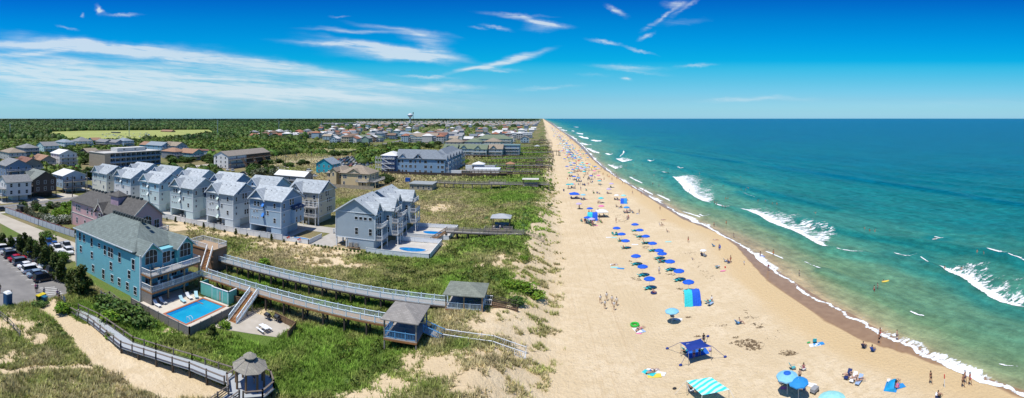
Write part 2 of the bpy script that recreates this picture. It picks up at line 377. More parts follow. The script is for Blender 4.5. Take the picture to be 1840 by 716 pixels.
xs = axis(-130, 56, 1.0, -60000, 140, 1.11); ys = axis(24, 170, 1.0, -300, 60000, 1.06)
XX, YY = np.meshgrid(xs, ys); ZZ = hgt(XX, YY)
nx, ny = len(xs), len(ys)
idx = np.arange(nx*ny).reshape(ny, nx)
Fq = np.stack([idx[:-1,:-1], idx[:-1,1:], idx[1:,1:], idx[1:,:-1]], -1).reshape(-1, 4)
cov, lush = vegmap(XX, YY, ZZ)
wet = np.maximum(smooth(-.6, .8, XX - wet_x(YY)), .13*smooth(-11, -1.5, XX - wet_x(YY)+5*(fbm(XX/5, YY/14, 3)-.5)))
def terrain_mat():
    m = bpy.data.materials.new('dune_ground'); m.use_nodes = True; nt = m.node_tree; p = nt.nodes['Principled BSDF']; L = nt.links.new
    at = _n(nt, 'ShaderNodeAttribute', attribute_name='tint'); s = _n(nt, 'ShaderNodeSeparateColor'); L(at.outputs['Color'], s.inputs[0])
    geo = _n(nt, 'ShaderNodeNewGeometry')
    def nz(sc, det=4, rough=.6, vec=None):
        n = _n(nt, 'ShaderNodeTexNoise'); n.inputs['Scale'].default_value = sc; n.inputs['Detail'].default_value = det; n.inputs['Roughness'].default_value = rough
        L(vec or geo.outputs['Position'], n.inputs['Vector']); return n.outputs['Fac']
    def mth(op, a, b, clamp=False):
        n = _n(nt, 'ShaderNodeMath', operation=op, use_clamp=clamp)
        for i, v in enumerate((a, b)):
            if isinstance(v, (int, float)): n.inputs[i].default_value = v
            else: L(v, n.inputs[i])
        return n.outputs[0]
    def mix(f, a, b):
        n = _n(nt, 'ShaderNodeMix', data_type='RGBA')
        for k, v in (('Factor', f), ('A', a), ('B', b)):
            if isinstance(v, tuple): n.inputs[k].default_value = (*v, 1)
            elif isinstance(v, (int, float)): n.inputs[k].default_value = v
            else: L(v, n.inputs[k])
        return n.outputs['Result']
    def ramp(f, a, b):
        n = _n(nt, 'ShaderNodeMapRange'); n.inputs[1].default_value = a; n.inputs[2].default_value = b; n.interpolation_type = 'SMOOTHSTEP'; L(f, n.inputs[0]); return n.outputs[0]
    big = nz(.09, 5); mid = nz(.7, 5); fine = nz(5, 4, .7)
    sand = mix(ramp(big, .3, .7), (.60,.475,.30), (.70,.575,.395))
    sand = mix(ramp(mid, .4, .68), sand, (.60,.475,.30))
    sand = mix(mth('MULTIPLY', ramp(fine, .45, .75), .45), sand, (.40,.30,.18))
    # wheel tracks that run up the beach
    mp = _n(nt, 'ShaderNodeMapping'); mp.inputs['Scale'].default_value = (2.2, .015, 1); L(geo.outputs['Position'], mp.inputs[0])
    trk = nz(1.0, 3, .6, mp.outputs[0]); px_ = _n(nt, 'ShaderNodeSeparateXYZ'); L(geo.outputs['Position'], px_.inputs[0])
    lane = mth('MULTIPLY', ramp(px_.outputs[0], 3, 7), mth('SUBTRACT', 1, ramp(px_.outputs[0], 14, 20)))
    sand = mix(mth('MULTIPLY', mth('MULTIPLY', ramp(trk, .55, .68), lane), .30), sand, (.46,.33,.19))
    wetc = mix(ramp(mid, .3, .7), (.27,.165,.085), (.33,.21,.115))
    damp = mix(ramp(s.outputs[2], 0.0, .12), sand, (.59,.44,.245))
    sand = mix(ramp(s.outputs[2], .35, .75), damp, wetc)
    # ground cover
    lf = mth('ADD', s.outputs[1], mth('MULTIPLY', mth('SUBTRACT', mid, .5), .6))
    dry = mix(ramp(fine, .3, .7), (.16,.13,.065), (.28,.235,.125))
    mid_ = mix(ramp(fine, .3, .7), (.10,.11,.035), (.18,.19,.065))
    gr = mix(ramp(fine, .3, .7), (.06,.105,.015), (.14,.22,.035))
    veg = mix(ramp(lf, .12, .38), dry, mid_); veg = mix(ramp(lf, .42, .72), veg, gr)
    cf = mth('ADD', s.outputs[0], mth('MULTIPLY', mth('SUBTRACT', fine, .5), .9)); cf = mth('ADD', cf, mth('MULTIPLY', mth('SUBTRACT', mid, .5), .5))
    col = mix(ramp(cf, .38, .52), sand, veg)
    L(col, p.inputs['Base Color'])
    rr = mix(ramp(s.outputs[2], .35, .9), (.95,.95,.95), (.28,.28,.28)); L(rr, p.inputs['Roughness']); p.inputs['Specular IOR Level'].default_value = .3
    b = _n(nt, 'ShaderNodeBump'); b.inputs['Strength'].default_value = .8; b.inputs['Distance'].default_value = .45
    b2h = mth('ADD', mth('MULTIPLY', nz(1.8, 5, .65), 1.0), mth('MULTIPLY', trk, .25)); 
    hh = mix(ramp(s.outputs[2], .2, .6), b2h, (.5,.5,.5))
    L(hh, b.inputs['Height']); L(b.outputs[0], p.inputs['Normal'])
    return m
TM = terrain_mat()
me = bulk('ground', np.stack([XX, YY, ZZ], -1).reshape(-1, 3), Fq, None, TM)
a = me.attributes.new('tint', 'FLOAT_COLOR', 'POINT'); t = np.ones((nx*ny, 4), np.float32)
t[:,0] = cov.ravel(); t[:,1] = lush.ravel(); t[:,2] = wet.ravel(); a.data.foreach_set('color', t.ravel())
me.polygons.foreach_set('use_smooth', [True]*len(me.polygons))
tag(link('ground', me), kind='structure')

# ---- ocean
WAVES = [ # breaking crests in the photograph: leading edge points, width of the wash behind (px up-right), strength
 ([(1201,316),(1212,324),(1222,334),(1230,345),(1245,356),(1262,364),(1282,369)], 34, 1.0),
 ([(1313,373),(1345,381),(1360,388),(1376,398),(1400,409),(1426,419),(1450,433),(1476,447),(1494,451)], 46, 1.0),
 ([(1601,455),(1612,461),(1626,464),(1640,461),(1651,457)], 14, .9),
 ([(1671,479),(1684,484),(1701,491),(1720,499),(1736,508),(1756,524),(1775,537),(1795,546),(1826,555),(1850,560)], 60, 1.0),
 ([(1770,453),(1785,458),(1806,464)], 11, .8),
 ([(1631,563),(1646,570),(1663,574)], 9, .45),([(1766,628),(1785,634),(1800,634)], 14, .35),([(1788,655),(1805,660),(1835,662)], 12, .35),
 ([(1253,386),(1262,391),(1278,387)], 6, .6),([(1105,285),(1118,291),(1136,289)], 11, .95),([(1112,283),(1119,276),(1120,270)], 4, .7),
 ([(1086,276),(1094,279),(1102,277)], 4, .8),([(1090,296),(1106,305),(1124,301)], 10, .95),([(1060,252),(1070,254.5),(1081,254)], 4, .95),
 ([(1038,244.5),(1047,248.5),(1058,250)], 3.5, .95),([(1007,233),(1013,235),(1019,235.5)], 1.6, .9),([(1041,257),(1052,261),(1064,260)], 3, .8),([(1034,239),(1040,241),(1048,242)], 3, .9),([(1000,229),(1005,230),(1010,230.5)], 1.2, .9),([(1052,266),(1066,274),(1078,276)], 5, .9),([(1018,243),(1030,250),(1038,251)], 3, .9),([(1128,318),(1142,326),(1156,332)], 9, .6),([(1026,235.5),(1032,236.5)], 1.2, .8),
 ([(1162,288),(1168,291),(1176,289)], 3, .8),([(1146,337),(1160,345),(1175,352)], 5, .7),([(1030,228),(1036,229),(1041,229)], .8, .7),([(1282,369),(1297,372),(1313,374)], 4, .55),([(1494,452),(1530,458),(1560,459)], 5, .35),([(1651,462),(1662,470),(1672,479)], 5, .5),([(1806,464),(1828,470),(1850,481)], 6, .45),
 ([(1371,452),(1390,460),(1412,470)], 9, .5),([(1222,380),(1240,386),(1262,394)], 6, .5),([(1178,350),(1192,357),(1206,364)], 6, .55),([(1440,470),(1465,482),(1480,492)], 7, .35),([(1676,428),(1688,431),(1697,430)], 5, .5),([(1188,310),(1196,312),(1204,312)], 3, .8),([(1215,300),(1222,303),(1230,303)], 2, .4),([(1330,344),(1345,352),(1362,357)], 3, .3)]
wcr = [np.array([tuple(W(a_, b_, SEA))[:2] for a_, b_ in w[0]]) for w in WAVES]
def seg_dist(x, y, P):
    best = np.full(x.shape, 1e9)
    for i in range(len(P)-1):
        a_, b_ = P[i], P[i+1]; d = b_-a_; L2 = (d**2).sum()+1e-9
        t_ = np.clip(((x-a_[0])*d[0]+(y-a_[1])*d[1])/L2, 0, 1)
        best = np.minimum(best, np.hypot(x-a_[0]-t_*d[0], y-a_[1]-t_*d[1]))
    return best
wx = axis(44, 150, .8, 40, 60000, 1.10); wy = axis(14, 190, .8, -300, 60000, 1.05)
WX, WY = np.meshgrid(wx, wy)
off = WX - shore_x(WY)
def swell(x, y):
    s = x - shore_x(y)
    amp = .42*smooth(3, 25, s)*smooth(900, 200, np.hypot(x, y))
    ph = (x + 7*fbm(x/60, y/45, 2))/ (9.5+ 8*smooth(0, 120, s)) * 6.283
    z = amp*(np.abs(np.sin(ph*.5+ .4*np.sin(y/23)))**3-.4) + .22*amp*np.sin(x/2.1+1.7*fbm(x/9, y/9, 2)*6+y/7)
    return z
WZ = SEA + swell(WX, WY)
SWL = [[(1440,395),(1500,410),(1560,424),(1640,433),(1700,442),(1770,455),(1860,478)],[(1300,326),(1350,340),(1400,352),(1500,374)],[(1494,452),(1560,462),(1610,466),(1680,485)],[(1480,490),(1560,520),(1650,558),(1760,590),(1860,610)],[(1170,286),(1240,305),(1300,322)],[(1400,300),(1520,318),(1700,345),(1860,372)],[(1140,262),(1220,275),(1330,292)]]
SWL = [np.array([tuple(W(a_, b_, SEA))[:2] for a_, b_ in w]) for w in SWL]
def swl_z(x, y): return sum(.55*np.exp(-(seg_dist(x, y, P_)/(1.9+.006*np.hypot(x, y)))**2) for P_ in SWL)
WZ += swl_z(WX, WY)
for k_, P_ in enumerate(wcr):
    if P_[:,1].max() < 400:
        dd = seg_dist(WX, WY, P_); WZ += .42*WAVES[k_][2]*np.exp(-(dd/1.7)**2)
WZ = np.where(off < 6, SEA + (WZ-SEA)*smooth(0, 6, off), WZ)
idx = np.arange(WX.size).reshape(WX.shape)
Fq = np.stack([idx[:-1,:-1], idx[:-1,1:], idx[1:,1:], idx[1:,:-1]], -1).reshape(-1, 4)
keep = (off.reshape(WX.shape)[:-1,:-1].ravel() > -3.0)
def water_mat():
    m = bpy.data.materials.new('sea_water'); m.use_nodes = True; nt = m.node_tree; p = nt.nodes['Principled BSDF']; L = nt.links.new
    at = _n(nt, 'ShaderNodeAttribute', attribute_name='tint'); s = _n(nt, 'ShaderNodeSeparateColor'); L(at.outputs['Color'], s.inputs[0])
    geo = _n(nt, 'ShaderNodeNewGeometry')
    mp = _n(nt, 'ShaderNodeMapping'); mp.inputs['Scale'].default_value = (.02, .008, 1); L(geo.outputs['Position'], mp.inputs[0])
    n = _n(nt, 'ShaderNodeTexNoise'); n.inputs['Scale'].default_value = 1; n.inputs['Detail'].default_value = 5; L(mp.outputs[0], n.inputs['Vector'])
    md = _n(nt, 'ShaderNodeMath', operation='MULTIPLY_ADD'); L(n.outputs['Fac'], md.inputs[0]); md.inputs[1].default_value = .34; L(s.outputs[0], md.inputs[2])
    sb = _n(nt, 'ShaderNodeMath', operation='SUBTRACT'); L(md.outputs[0], sb.inputs[0]); sb.inputs[1].default_value = .17
    cr = _n(nt, 'ShaderNodeValToRGB'); e = cr.color_ramp
    cols = [(0,(.40,.31,.18)),(.05,(.27,.29,.155)),(.13,(.14,.25,.13)),(.28,(.06,.23,.16)),(.42,(.012,.172,.155)),(.58,(.0,.128,.162)),(.76,(.0,.105,.175)),(1,(.0,.095,.185))]
    while len(e.elements) < len(cols): e.elements.new(.5)
    for q, (a_, c_) in zip(e.elements, cols): q.position = a_; q.color = (*c_, 1)
    L(sb.outputs[0], cr.inputs[0])
    # sandy swirls; swell shading and ripple highlights painted in as colour streaks
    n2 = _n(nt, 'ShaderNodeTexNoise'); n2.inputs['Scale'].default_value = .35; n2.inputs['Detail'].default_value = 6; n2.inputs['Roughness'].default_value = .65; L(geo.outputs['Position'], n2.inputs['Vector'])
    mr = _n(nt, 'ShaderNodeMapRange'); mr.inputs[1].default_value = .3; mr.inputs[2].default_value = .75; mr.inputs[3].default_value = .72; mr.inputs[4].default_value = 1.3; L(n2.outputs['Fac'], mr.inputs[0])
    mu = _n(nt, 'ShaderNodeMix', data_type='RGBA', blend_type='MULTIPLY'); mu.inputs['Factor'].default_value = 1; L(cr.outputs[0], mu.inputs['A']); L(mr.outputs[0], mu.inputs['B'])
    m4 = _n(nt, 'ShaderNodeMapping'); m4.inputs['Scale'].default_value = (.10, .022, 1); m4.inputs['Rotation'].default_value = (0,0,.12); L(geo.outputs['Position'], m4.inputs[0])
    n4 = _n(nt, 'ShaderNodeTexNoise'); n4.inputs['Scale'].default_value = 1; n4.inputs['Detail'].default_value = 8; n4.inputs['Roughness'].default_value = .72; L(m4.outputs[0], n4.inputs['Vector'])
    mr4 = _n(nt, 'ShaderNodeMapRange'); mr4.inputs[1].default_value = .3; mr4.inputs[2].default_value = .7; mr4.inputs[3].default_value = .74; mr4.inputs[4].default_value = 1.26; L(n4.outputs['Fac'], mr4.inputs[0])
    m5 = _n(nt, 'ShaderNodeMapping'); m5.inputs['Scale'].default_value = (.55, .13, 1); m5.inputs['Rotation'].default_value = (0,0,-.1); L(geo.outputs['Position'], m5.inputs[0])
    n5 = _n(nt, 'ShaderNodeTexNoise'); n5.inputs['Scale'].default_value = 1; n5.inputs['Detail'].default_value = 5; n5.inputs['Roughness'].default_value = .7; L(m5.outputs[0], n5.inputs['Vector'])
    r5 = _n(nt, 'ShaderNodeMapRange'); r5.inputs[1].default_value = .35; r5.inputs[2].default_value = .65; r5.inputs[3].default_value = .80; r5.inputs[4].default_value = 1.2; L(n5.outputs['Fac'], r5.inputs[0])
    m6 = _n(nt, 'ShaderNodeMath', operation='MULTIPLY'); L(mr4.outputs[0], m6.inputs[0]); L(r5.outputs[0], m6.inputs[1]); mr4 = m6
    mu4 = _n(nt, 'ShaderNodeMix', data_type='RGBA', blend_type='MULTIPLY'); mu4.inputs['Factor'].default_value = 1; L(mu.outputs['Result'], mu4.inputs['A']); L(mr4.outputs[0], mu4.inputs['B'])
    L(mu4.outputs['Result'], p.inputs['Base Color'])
    p.inputs['Roughness'].default_value = .3; p.inputs['IOR'].default_value = 1.33; p.inputs['Specular IOR Level'].default_value = .2
    b = _n(nt, 'ShaderNodeBump'); b.inputs['Strength'].default_value = 1.0; b.inputs['Distance'].default_value = .8
    m2 = _n(nt, 'ShaderNodeMapping'); m2.inputs['Scale'].default_value = (.8, .45, 1); m2.inputs['Rotation'].default_value = (0,0,.3); L(geo.outputs['Position'], m2.inputs[0])
    n3 = _n(nt, 'ShaderNodeTexNoise'); n3.inputs['Scale'].default_value = .8; n3.inputs['Detail'].default_value = 7; n3.inputs['Roughness'].default_value = .68; L(m2.outputs[0], n3.inputs['Vector'])
    L(n3.outputs['Fac'], b.inputs['Height']); L(b.outputs[0], p.inputs['Normal'])
    return m
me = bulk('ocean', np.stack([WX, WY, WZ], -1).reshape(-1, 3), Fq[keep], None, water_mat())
a = me.attributes.new('tint', 'FLOAT_COLOR', 'POINT'); t = np.ones((WX.size, 4), np.float32)
o_ = off.ravel(); rr_ = np.hypot(WX, WY).ravel()
dp = np.interp(o_, [-3, 0, 2.5, 8, 25, 45, 80, 160, 400, 1500, 6000], [0, 0, .06, .13, .24, .34, .46, .58, .72, .88, 1])
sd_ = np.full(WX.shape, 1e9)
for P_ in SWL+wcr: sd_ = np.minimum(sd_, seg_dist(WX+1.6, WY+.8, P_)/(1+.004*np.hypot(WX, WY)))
dp = dp + (.12*np.exp(-(sd_/2.4)**2)).ravel()*smooth(6, 20, o_)  # shading of the wave faces painted into the tint along the crests
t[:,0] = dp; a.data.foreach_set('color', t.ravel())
me.polygons.foreach_set('use_smooth', [True]*len(me.polygons))
tag(link('ocean', me), kind='structure')
def sea_z(x, y):
    z = SEA + float(swell(np.array(x), np.array(y)))
    return z
# ---- foam
def foam_mat():
    m = bpy.data.materials.new('sea_foam'); m.use_nodes = True; nt = m.node_tree; p = nt.nodes['Principled BSDF']; L = nt.links.new
    p.inputs['Base Color'].default_value = (.82,.85,.86,1); p.inputs['Roughness'].default_value = .8
    at = _n(nt, 'ShaderNodeAttribute', attribute_name='tint'); s = _n(nt, 'ShaderNodeSeparateColor'); L(at.outputs['Color'], s.inputs[0])
    geo = _n(nt, 'ShaderNodeNewGeometry')
    mp = _n(nt, 'ShaderNodeMapping'); mp.inputs['Rotation'].default_value = (0,0,.7); mp.inputs['Scale'].default_value = (.42, 1.15, 1); L(geo.outputs['Position'], mp.inputs[0])
    n = _n(nt, 'ShaderNodeTexNoise'); n.inputs['Scale'].default_value = .9; n.inputs['Detail'].default_value = 8; n.inputs['Roughness'].default_value = .72; n.inputs['Distortion'].default_value = .7; L(mp.outputs[0], n.inputs['Vector'])
    sm = _n(nt, 'ShaderNodeMath', operation='ADD'); L(n.outputs['Fac'], sm.inputs[0]); L(s.outputs[0], sm.inputs[1])
    mr = _n(nt, 'ShaderNodeMapRange'); mr.inputs[1].default_value = .90; mr.inputs[2].default_value = .99; L(sm.outputs[0], mr.inputs[0])
    L(mr.outputs[0], p.inputs['Alpha'])
    b = _n(nt, 'ShaderNodeBump'); b.inputs['Strength'].default_value = .6; b.inputs['Distance'].default_value = .2; L(n.outputs['Fac'], b.inputs['Height']); L(b.outputs[0], p.inputs['Normal'])
    return m
FM = foam_mat()
def strip(name, rows, dens, kind='stuff'):
    """rows: (n along, m across, 3) points; dens (n, m) amount of foam"""
    n_, m_ = dens.shape; i = np.arange(n_*m_).reshape(n_, m_)
    f = np.stack([i[:-1,:-1], i[:-1,1:], i[1:,1:], i[1:,:-1]], -1).reshape(-1, 4)
    me = bulk(name, rows.reshape(-1, 3), f, None, FM); a = me.attributes.new('tint', 'FLOAT_COLOR', 'POINT')
    t = np.ones((n_*m_, 4), np.float32); t[:,0] = dens.ravel(); a.data.foreach_set('color', t.ravel())
    return tag(link(name, me), kind=kind)
def resample(P, n):
    d = np.r_[0, np.cumsum(np.hypot(*np.diff(P, axis=0).T))]; u = np.linspace(0, d[-1], n)
    return np.stack([np.interp(u, d, P[:,0]), np.interp(u, d, P[:,1])], 1)
def wave_z(x, y):
    z = SEA + swell(x, y)
    for k_, P_ in enumerate(wcr):
        if P_[:,1].max() < 400: z = z + .42*WAVES[k_][2]*np.exp(-(seg_dist(x, y, P_)/1.7)**2)
    z = z + swl_z(x, y)
    o = x - shore_x(y); return np.where(o < 6, SEA + (z-SEA)*smooth(0, 6, o), z)
for (pts, wd_, st) in WAVES:
    n_ = 60; m_ = 14
    A = np.array(pts, float); A = resample(A, n_)
    u = np.linspace(0, 1, n_); rows = np.zeros((n_, m_, 3)); dn = np.zeros((n_, m_))
    for i in range(n_):
        endw = math.sin(math.pi*min(1, max(0.02, u[i])))**.5
        wloc = 1.5*wd_*(.25+.75*math.sin(math.pi*min(1, .12+u[i]*.8)))*(.5+1.0*fbm(u[i]*5+pts[0][0], 1.0, 2))
        jag = (fbm(u[i]*14, pts[0][1], 3)-.5)*wd_*.28
        for j in range(m_):
            v = j/(m_-1)
            a_ = A[i,0] + wloc*v*1.1 + jag*.3; b_ = A[i,1] - wloc*v*.42 + jag*.3
            q = W(a_, b_, SEA); rows[i,j] = (q.x, q.y, 0)
            e = 1-abs(2*v-.25)/1.75 if v > .12 else v/.12
            dn[i,j] = (.60*math.exp(-((v-.04)/max(.07, 1.3/wd_))**2) + .41*(1-v)**.7 + .34*(fbm(u[i]*9+pts[0][1], v*2.5, 3)-.5))*st*min(1, endw*1.5) + .10*st - (.75 if v == 0 and wd_ > 12 else 0) + (.10 if wd_ <= 12 else 0) - .45*max(0, v-.75)/.25
            dn[i,j] -= .55*(1-min(1, 6*min(u[i], 1-u[i])+.15))
    zz = wave_z(rows[...,0], rows[...,1]); rows[...,2] = zz + .10
    strip('surf_foam', rows, dn)
# foam along the water's edge
yy = np.r_[np.arange(15, 300, 1.0), np.arange(300, 3000, 12)]
sxx = shore_x(yy); vv = np.linspace(-1.8, 4.2, 13)
rows = np.zeros((len(yy), len(vv), 3)); dn = np.zeros((len(yy), len(vv)))
for j, v in enumerate(vv):
    jag = (fbm(yy/3.5, yy*0+2, 4)-.5)*2.2*min(1, 1)
    xx_ = sxx + v*(1+.0*yy) + jag
    rows[:,j,0] = xx_; rows[:,j,1] = yy
    rows[:,j,2] = np.maximum(wave_z(xx_, yy), hgt(xx_, yy)) + .05
    lob = .5+.5*np.sin(yy/8.0+3*fbm(yy/20, yy*0, 2))
    core = np.exp(-((v+1.0)/.55)**2)*(.22+.62*fbm(yy/9, yy*0+3, 3)) + np.exp(-((v-.4)/1.6)**2)*(.18+.38*lob*fbm(yy/12, yy*0+7, 2)*1.6) 
    dn[:,j] = core - (.5 if j == 0 or j == len(vv)-1 else 0)
strip('shore_foam', rows, dn)
# ---- shared materials
WHITE = mat('white_paint', (.78,.79,.80), .5, (.66,.68,.70), 2)
TRIM = mat('white_trim', (.72,.76,.80), .5, (.62,.66,.70), 2)
GLASS = mat('window_glass', (.03,.038,.045), .18, (.012,.016,.02), .3, spec=.35)
DARK = mat('dark_void', (.02,.02,.022), .9)
WOODG = mat('weathered_wood', (.30,.275,.25), .85, (.17,.15,.13), 3, stretch=(1,1,6), bump=.3)
WOODB = mat('brown_wood', (.24,.15,.085), .85, (.13,.08,.045), 3, stretch=(1,1,6), bump=.3)
WOODD = mat('dark_timber', (.085,.065,.05), .85, (.045,.035,.028), 3)
DECK = mat('grey_deck_boards', (.40,.38,.36), .85, (.28,.26,.245), 4, stretch=(8,1,1))
DECKB = mat('tan_deck_boards', (.42,.31,.21), .85, (.30,.215,.14), 4, stretch=(8,1,1))
CEDAR = mat('orange_cedar', (.38,.175,.065), .7, (.26,.115,.045), 3)
CONC = mat('concrete', (.50,.47,.41), .85, (.40,.37,.32), .6)
ASPH = mat('asphalt', (.235,.225,.215), .9, (.165,.16,.155), .35, det=9)
ROAD = mat('road_asphalt', (.20,.20,.205), .9, (.14,.14,.145), .5)
PAINT = mat('road_paint', (.75,.75,.72), .7); YPAINT = mat('yellow_paint', (.65,.45,.04), .7)
METAL = mat('galvanised_metal', (.45,.46,.48), .4, (.33,.34,.36), 3, metal=.7)
BLACK = mat('black_plastic', (.022,.022,.025), .5)
def gutter(h): return h

_wm = {}
def win_meshes(w, h, bars=1, arch=False):
    k = (round(w,2), round(h,2), bars, arch)
    if k in _wm: return _wm[k]
    g = MB(); f = MB(); fw = .085
    # faces -y side outward; glass recessed in the frame
    if arch:
        n = 8; pts = [(-w/2,-h/2),(w/2,-h/2)] + [(w/2*math.cos(math.pi*i/n), h/2-w*.28+ w*.28*math.sin(math.pi*i/n)) for i in range(n+1)]
        g.add([(x,-.03,z) for x, z in pts], [tuple(range(len(pts)))])
        o = [(x*(1+2*fw/w), z*(1+2*fw/h)) for x, z in pts]; m = len(pts)
        f.add([(x,-.05,z) for x, z in pts]+[(x,-.05,z) for x, z in o], [(i,(i+1)%m,m+(i+1)%m,m+i) for i in range(m)])
    else:
        g.box(-w/2, -.03, -h/2, w/2, .02, h/2)
        for s in (-1, 1):
            f.box(s*w/2, -.06, -h/2-fw, s*(w/2+fw), .02, h/2+fw); f.box(-w/2, -.06, s*h/2, w/2, .02, s*(h/2+fw))
    if bars >= 1: f.box(-w/2, -.055, -.03, w/2, -.02, .03)
    for i in range(1, bars): f.box(-w/2+w*i/bars-.035, -.055, -h/2, -w/2+w*i/bars+.035, -.02, h/2)
    _wm[k] = (g.mesh('window', GLASS), f.mesh('window_frame', TRIM)); return _wm[k]
SIDE = {'S': (0, (0,-1)), 'E': (math.pi/2, (1,0)), 'N': (math.pi, (0,1)), 'W': (-math.pi/2, (-1,0))}
def window(parent, side, u, z, w=.8, h=1.3, plane=0.0, bars=1, arch=False, name='window'):
    """u runs along x for S/N faces and along y for E/W faces, plane = coordinate of the wall"""
    g, f = win_meshes(w, h, bars, arch); rz, n = SIDE[side]
    loc = (u, plane, z) if side in 'SN' else (plane, u, z)
    o = link(name, g, parent, loc, rz); link('frame', f, o); return o
def rail_mb(mb, a, b, h=1.0, post=2.4, pick=.22, mi=0, pt=.05, thick=.09, mid=False, capw=.14, cap=True):
    """railing from a to b (3D points at deck level)"""
    a = Vector(a); b = Vector(b); L_ = (b-a).length
    if L_ < .05: return
    up = Vector((0,0,1)); n = max(1, round(L_/post))
    if cap: mb.beam(a+up*h, b+up*h, capw, .06, mi)
    else: mb.beam(a+up*h, b+up*h, .07, .09, mi)
    mb.beam(a+up*.14, b+up*.14, .05, .08, mi)
    if mid: 
        for q in (.42, .7): mb.beam(a+up*h*q, b+up*h*q, .05, .12, mi)
    for i in range(n+1):
        p = a.lerp(b, i/n); mb.box(p.x-thick/2, p.y-thick/2, p.z-.05, p.x+thick/2, p.y+thick/2, p.z+h+.16, mi)
    if pick:
        m = max(1, int(L_/pick))
        for i in range(m):
            p = a.lerp(b, (i+.5)/m); mb.box(p.x-pt/2, p.y-pt/2, p.z+.14, p.x+pt/2, p.y+pt/2, p.z+h, mi)
def roof_gable(rf, wl, x0, x1, y0, y1, z, rise, ax='x', over=.45, th=.16, ends=(1,1), mi=0):
    """gable roof; ax = direction of the ridge; wl receives the gable triangles"""
    if ax == 'x':
        c = (y0+y1)/2; hw = (y1-y0)/2; k = rise/hw; e0 = over if ends[0] else -.02; e1 = over if ends[1] else -.02
        for s in (-1, 1):
            ye = c+s*(hw+over); ze = z-over*k
            P = [(x0-e0,c,z+rise),(x1+e1,c,z+rise),(x1+e1,ye,ze),(x0-e0,ye,ze)]
            if s < 0: P = P[::-1]
            rf.add([(a,b,q+th) for a,b,q in P]+[(a,b,q) for a,b,q in P], [(0,3,2,1)[::-1],(4,5,6,7),(0,4,5,1),(1,5,6,2),(2,6,7,3),(3,7,4,0)], mi)
        if wl:
            for xx, s, e in ((x0,1,ends[0]),(x1,-1,ends[1])):
                if e: wl.add([(xx,y0,z),(xx,y1,z),(xx,c,z+rise),(xx+s*.15,y0,z),(xx+s*.15,y1,z),(xx+s*.15,c,z+rise)], [(0,1,2),(3,5,4),(0,3,4,1),(1,4,5,2),(2,5,3,0)])
    else:
        c = (x0+x1)/2; hw = (x1-x0)/2; k = rise/hw; e0 = over if ends[0] else -.02; e1 = over if ends[1] else -.02
        for s in (-1, 1):
            xe = c+s*(hw+over); ze = z-over*k
            P = [(c,y0-e0,z+rise),(c,y1+e1,z+rise),(xe,y1+e1,ze),(xe,y0-e0,ze)]
            if s > 0: P = P[::-1]
            rf.add([(a,b,q+th) for a,b,q in P]+[(a,b,q) for a,b,q in P], [(0,3,2,1)[::-1],(4,5,6,7),(0,4,5,1),(1,5,6,2),(2,6,7,3),(3,7,4,0)], mi)
        if wl:
            for yy_, s, e in ((y0,1,ends[0]),(y1,-1,ends[1])):
                if e: wl.add([(x0,yy_,z),(x1,yy_,z),(c,yy_,z+rise),(x0,yy_+s*.15,z),(x1,yy_+s*.15,z),(c,yy_+s*.15,z+rise)], [(0,1,2),(3,5,4),(0,3,4,1),(1,4,5,2),(2,5,3,0)])
def roof_hip(rf, x0, x1, y0, y1, z, rise, over=.5, th=.2, mi=0, w0=True, w1=True):
    """hip roof; w0/w1 hipped at the low/high end of the long axis"""
    x0 -= over; x1 += over; y0 -= over; y1 += over
    if x1-x0 >= y1-y0:
        hw = (y1-y0)/2; c = (y0+y1)/2; r0 = (x0+(hw if w0 else 0), c); r1 = (x1-(hw if w1 else 0), c)
        b = [(x0,y0),(x1,y0),(x1,y1),(x0,y1)]; f = [(0,1,5,4),(1,2,5),(2,3,4,5),(3,0,4)]
    else:
        hw = (x1-x0)/2; c = (x0+x1)/2; r0 = (c, y0+(hw if w0 else 0)); r1 = (c, y1-(hw if w1 else 0))
        b = [(x0,y0),(x1,y0),(x1,y1),(x0,y1)]; f = [(0,1,4),(1,2,5,4),(2,3,5),(3,0,4,5)]
    V_ = [(x,y,z+th) for x,y in b]+[(*r0,z+rise+th),(*r1,z+rise+th)]+[(x,y,z) for x,y in b]
    rf.add(V_, f+[(9,8,7,6),(0,6,7,1),(1,7,8,2),(2,8,9,3),(3,9,6,0)], mi)
def stairs_mb(mb, a, b, w, along='y', mi=0, step=.3):
    """open stair from high point a to low point b, width w"""
    a = Vector(a); b = Vector(b); n = max(3, int((Vector((b.x-a.x, b.y-a.y))).length/step)); d = (b-a)
    side = Vector((-(b-a).y, (b-a).x, 0)).normalized()*w/2
    for i in range(n):
        p = a+d*((i+.5)/n)
        if along == 'y': mb.cb(p.x, p.y, p.z, w, abs(d.y)/n*.86, .05, mi)
        else: mb.cb(p.x, p.y, p.z, abs(d.x)/n*.86, w, .05, mi)
    for s in (-1, 1): mb.beam(a+side*s-Vector((0,0,.1)), b+side*s-Vector((0,0,.1)), .06, .26, mi)
def siding(name, c, lap=.2):
    c = tuple(min(.8, v*1.45) for v in c); return mat('siding_'+name, c, .7, tuple(v*.9 for v in c), .5, lap=lap, lapamt=.22)
def shingle(name, c, s=.8): return mat('roof_'+name, c, .85, tuple(v*.8 for v in c), 1.2, shingle=s, bump=.2)
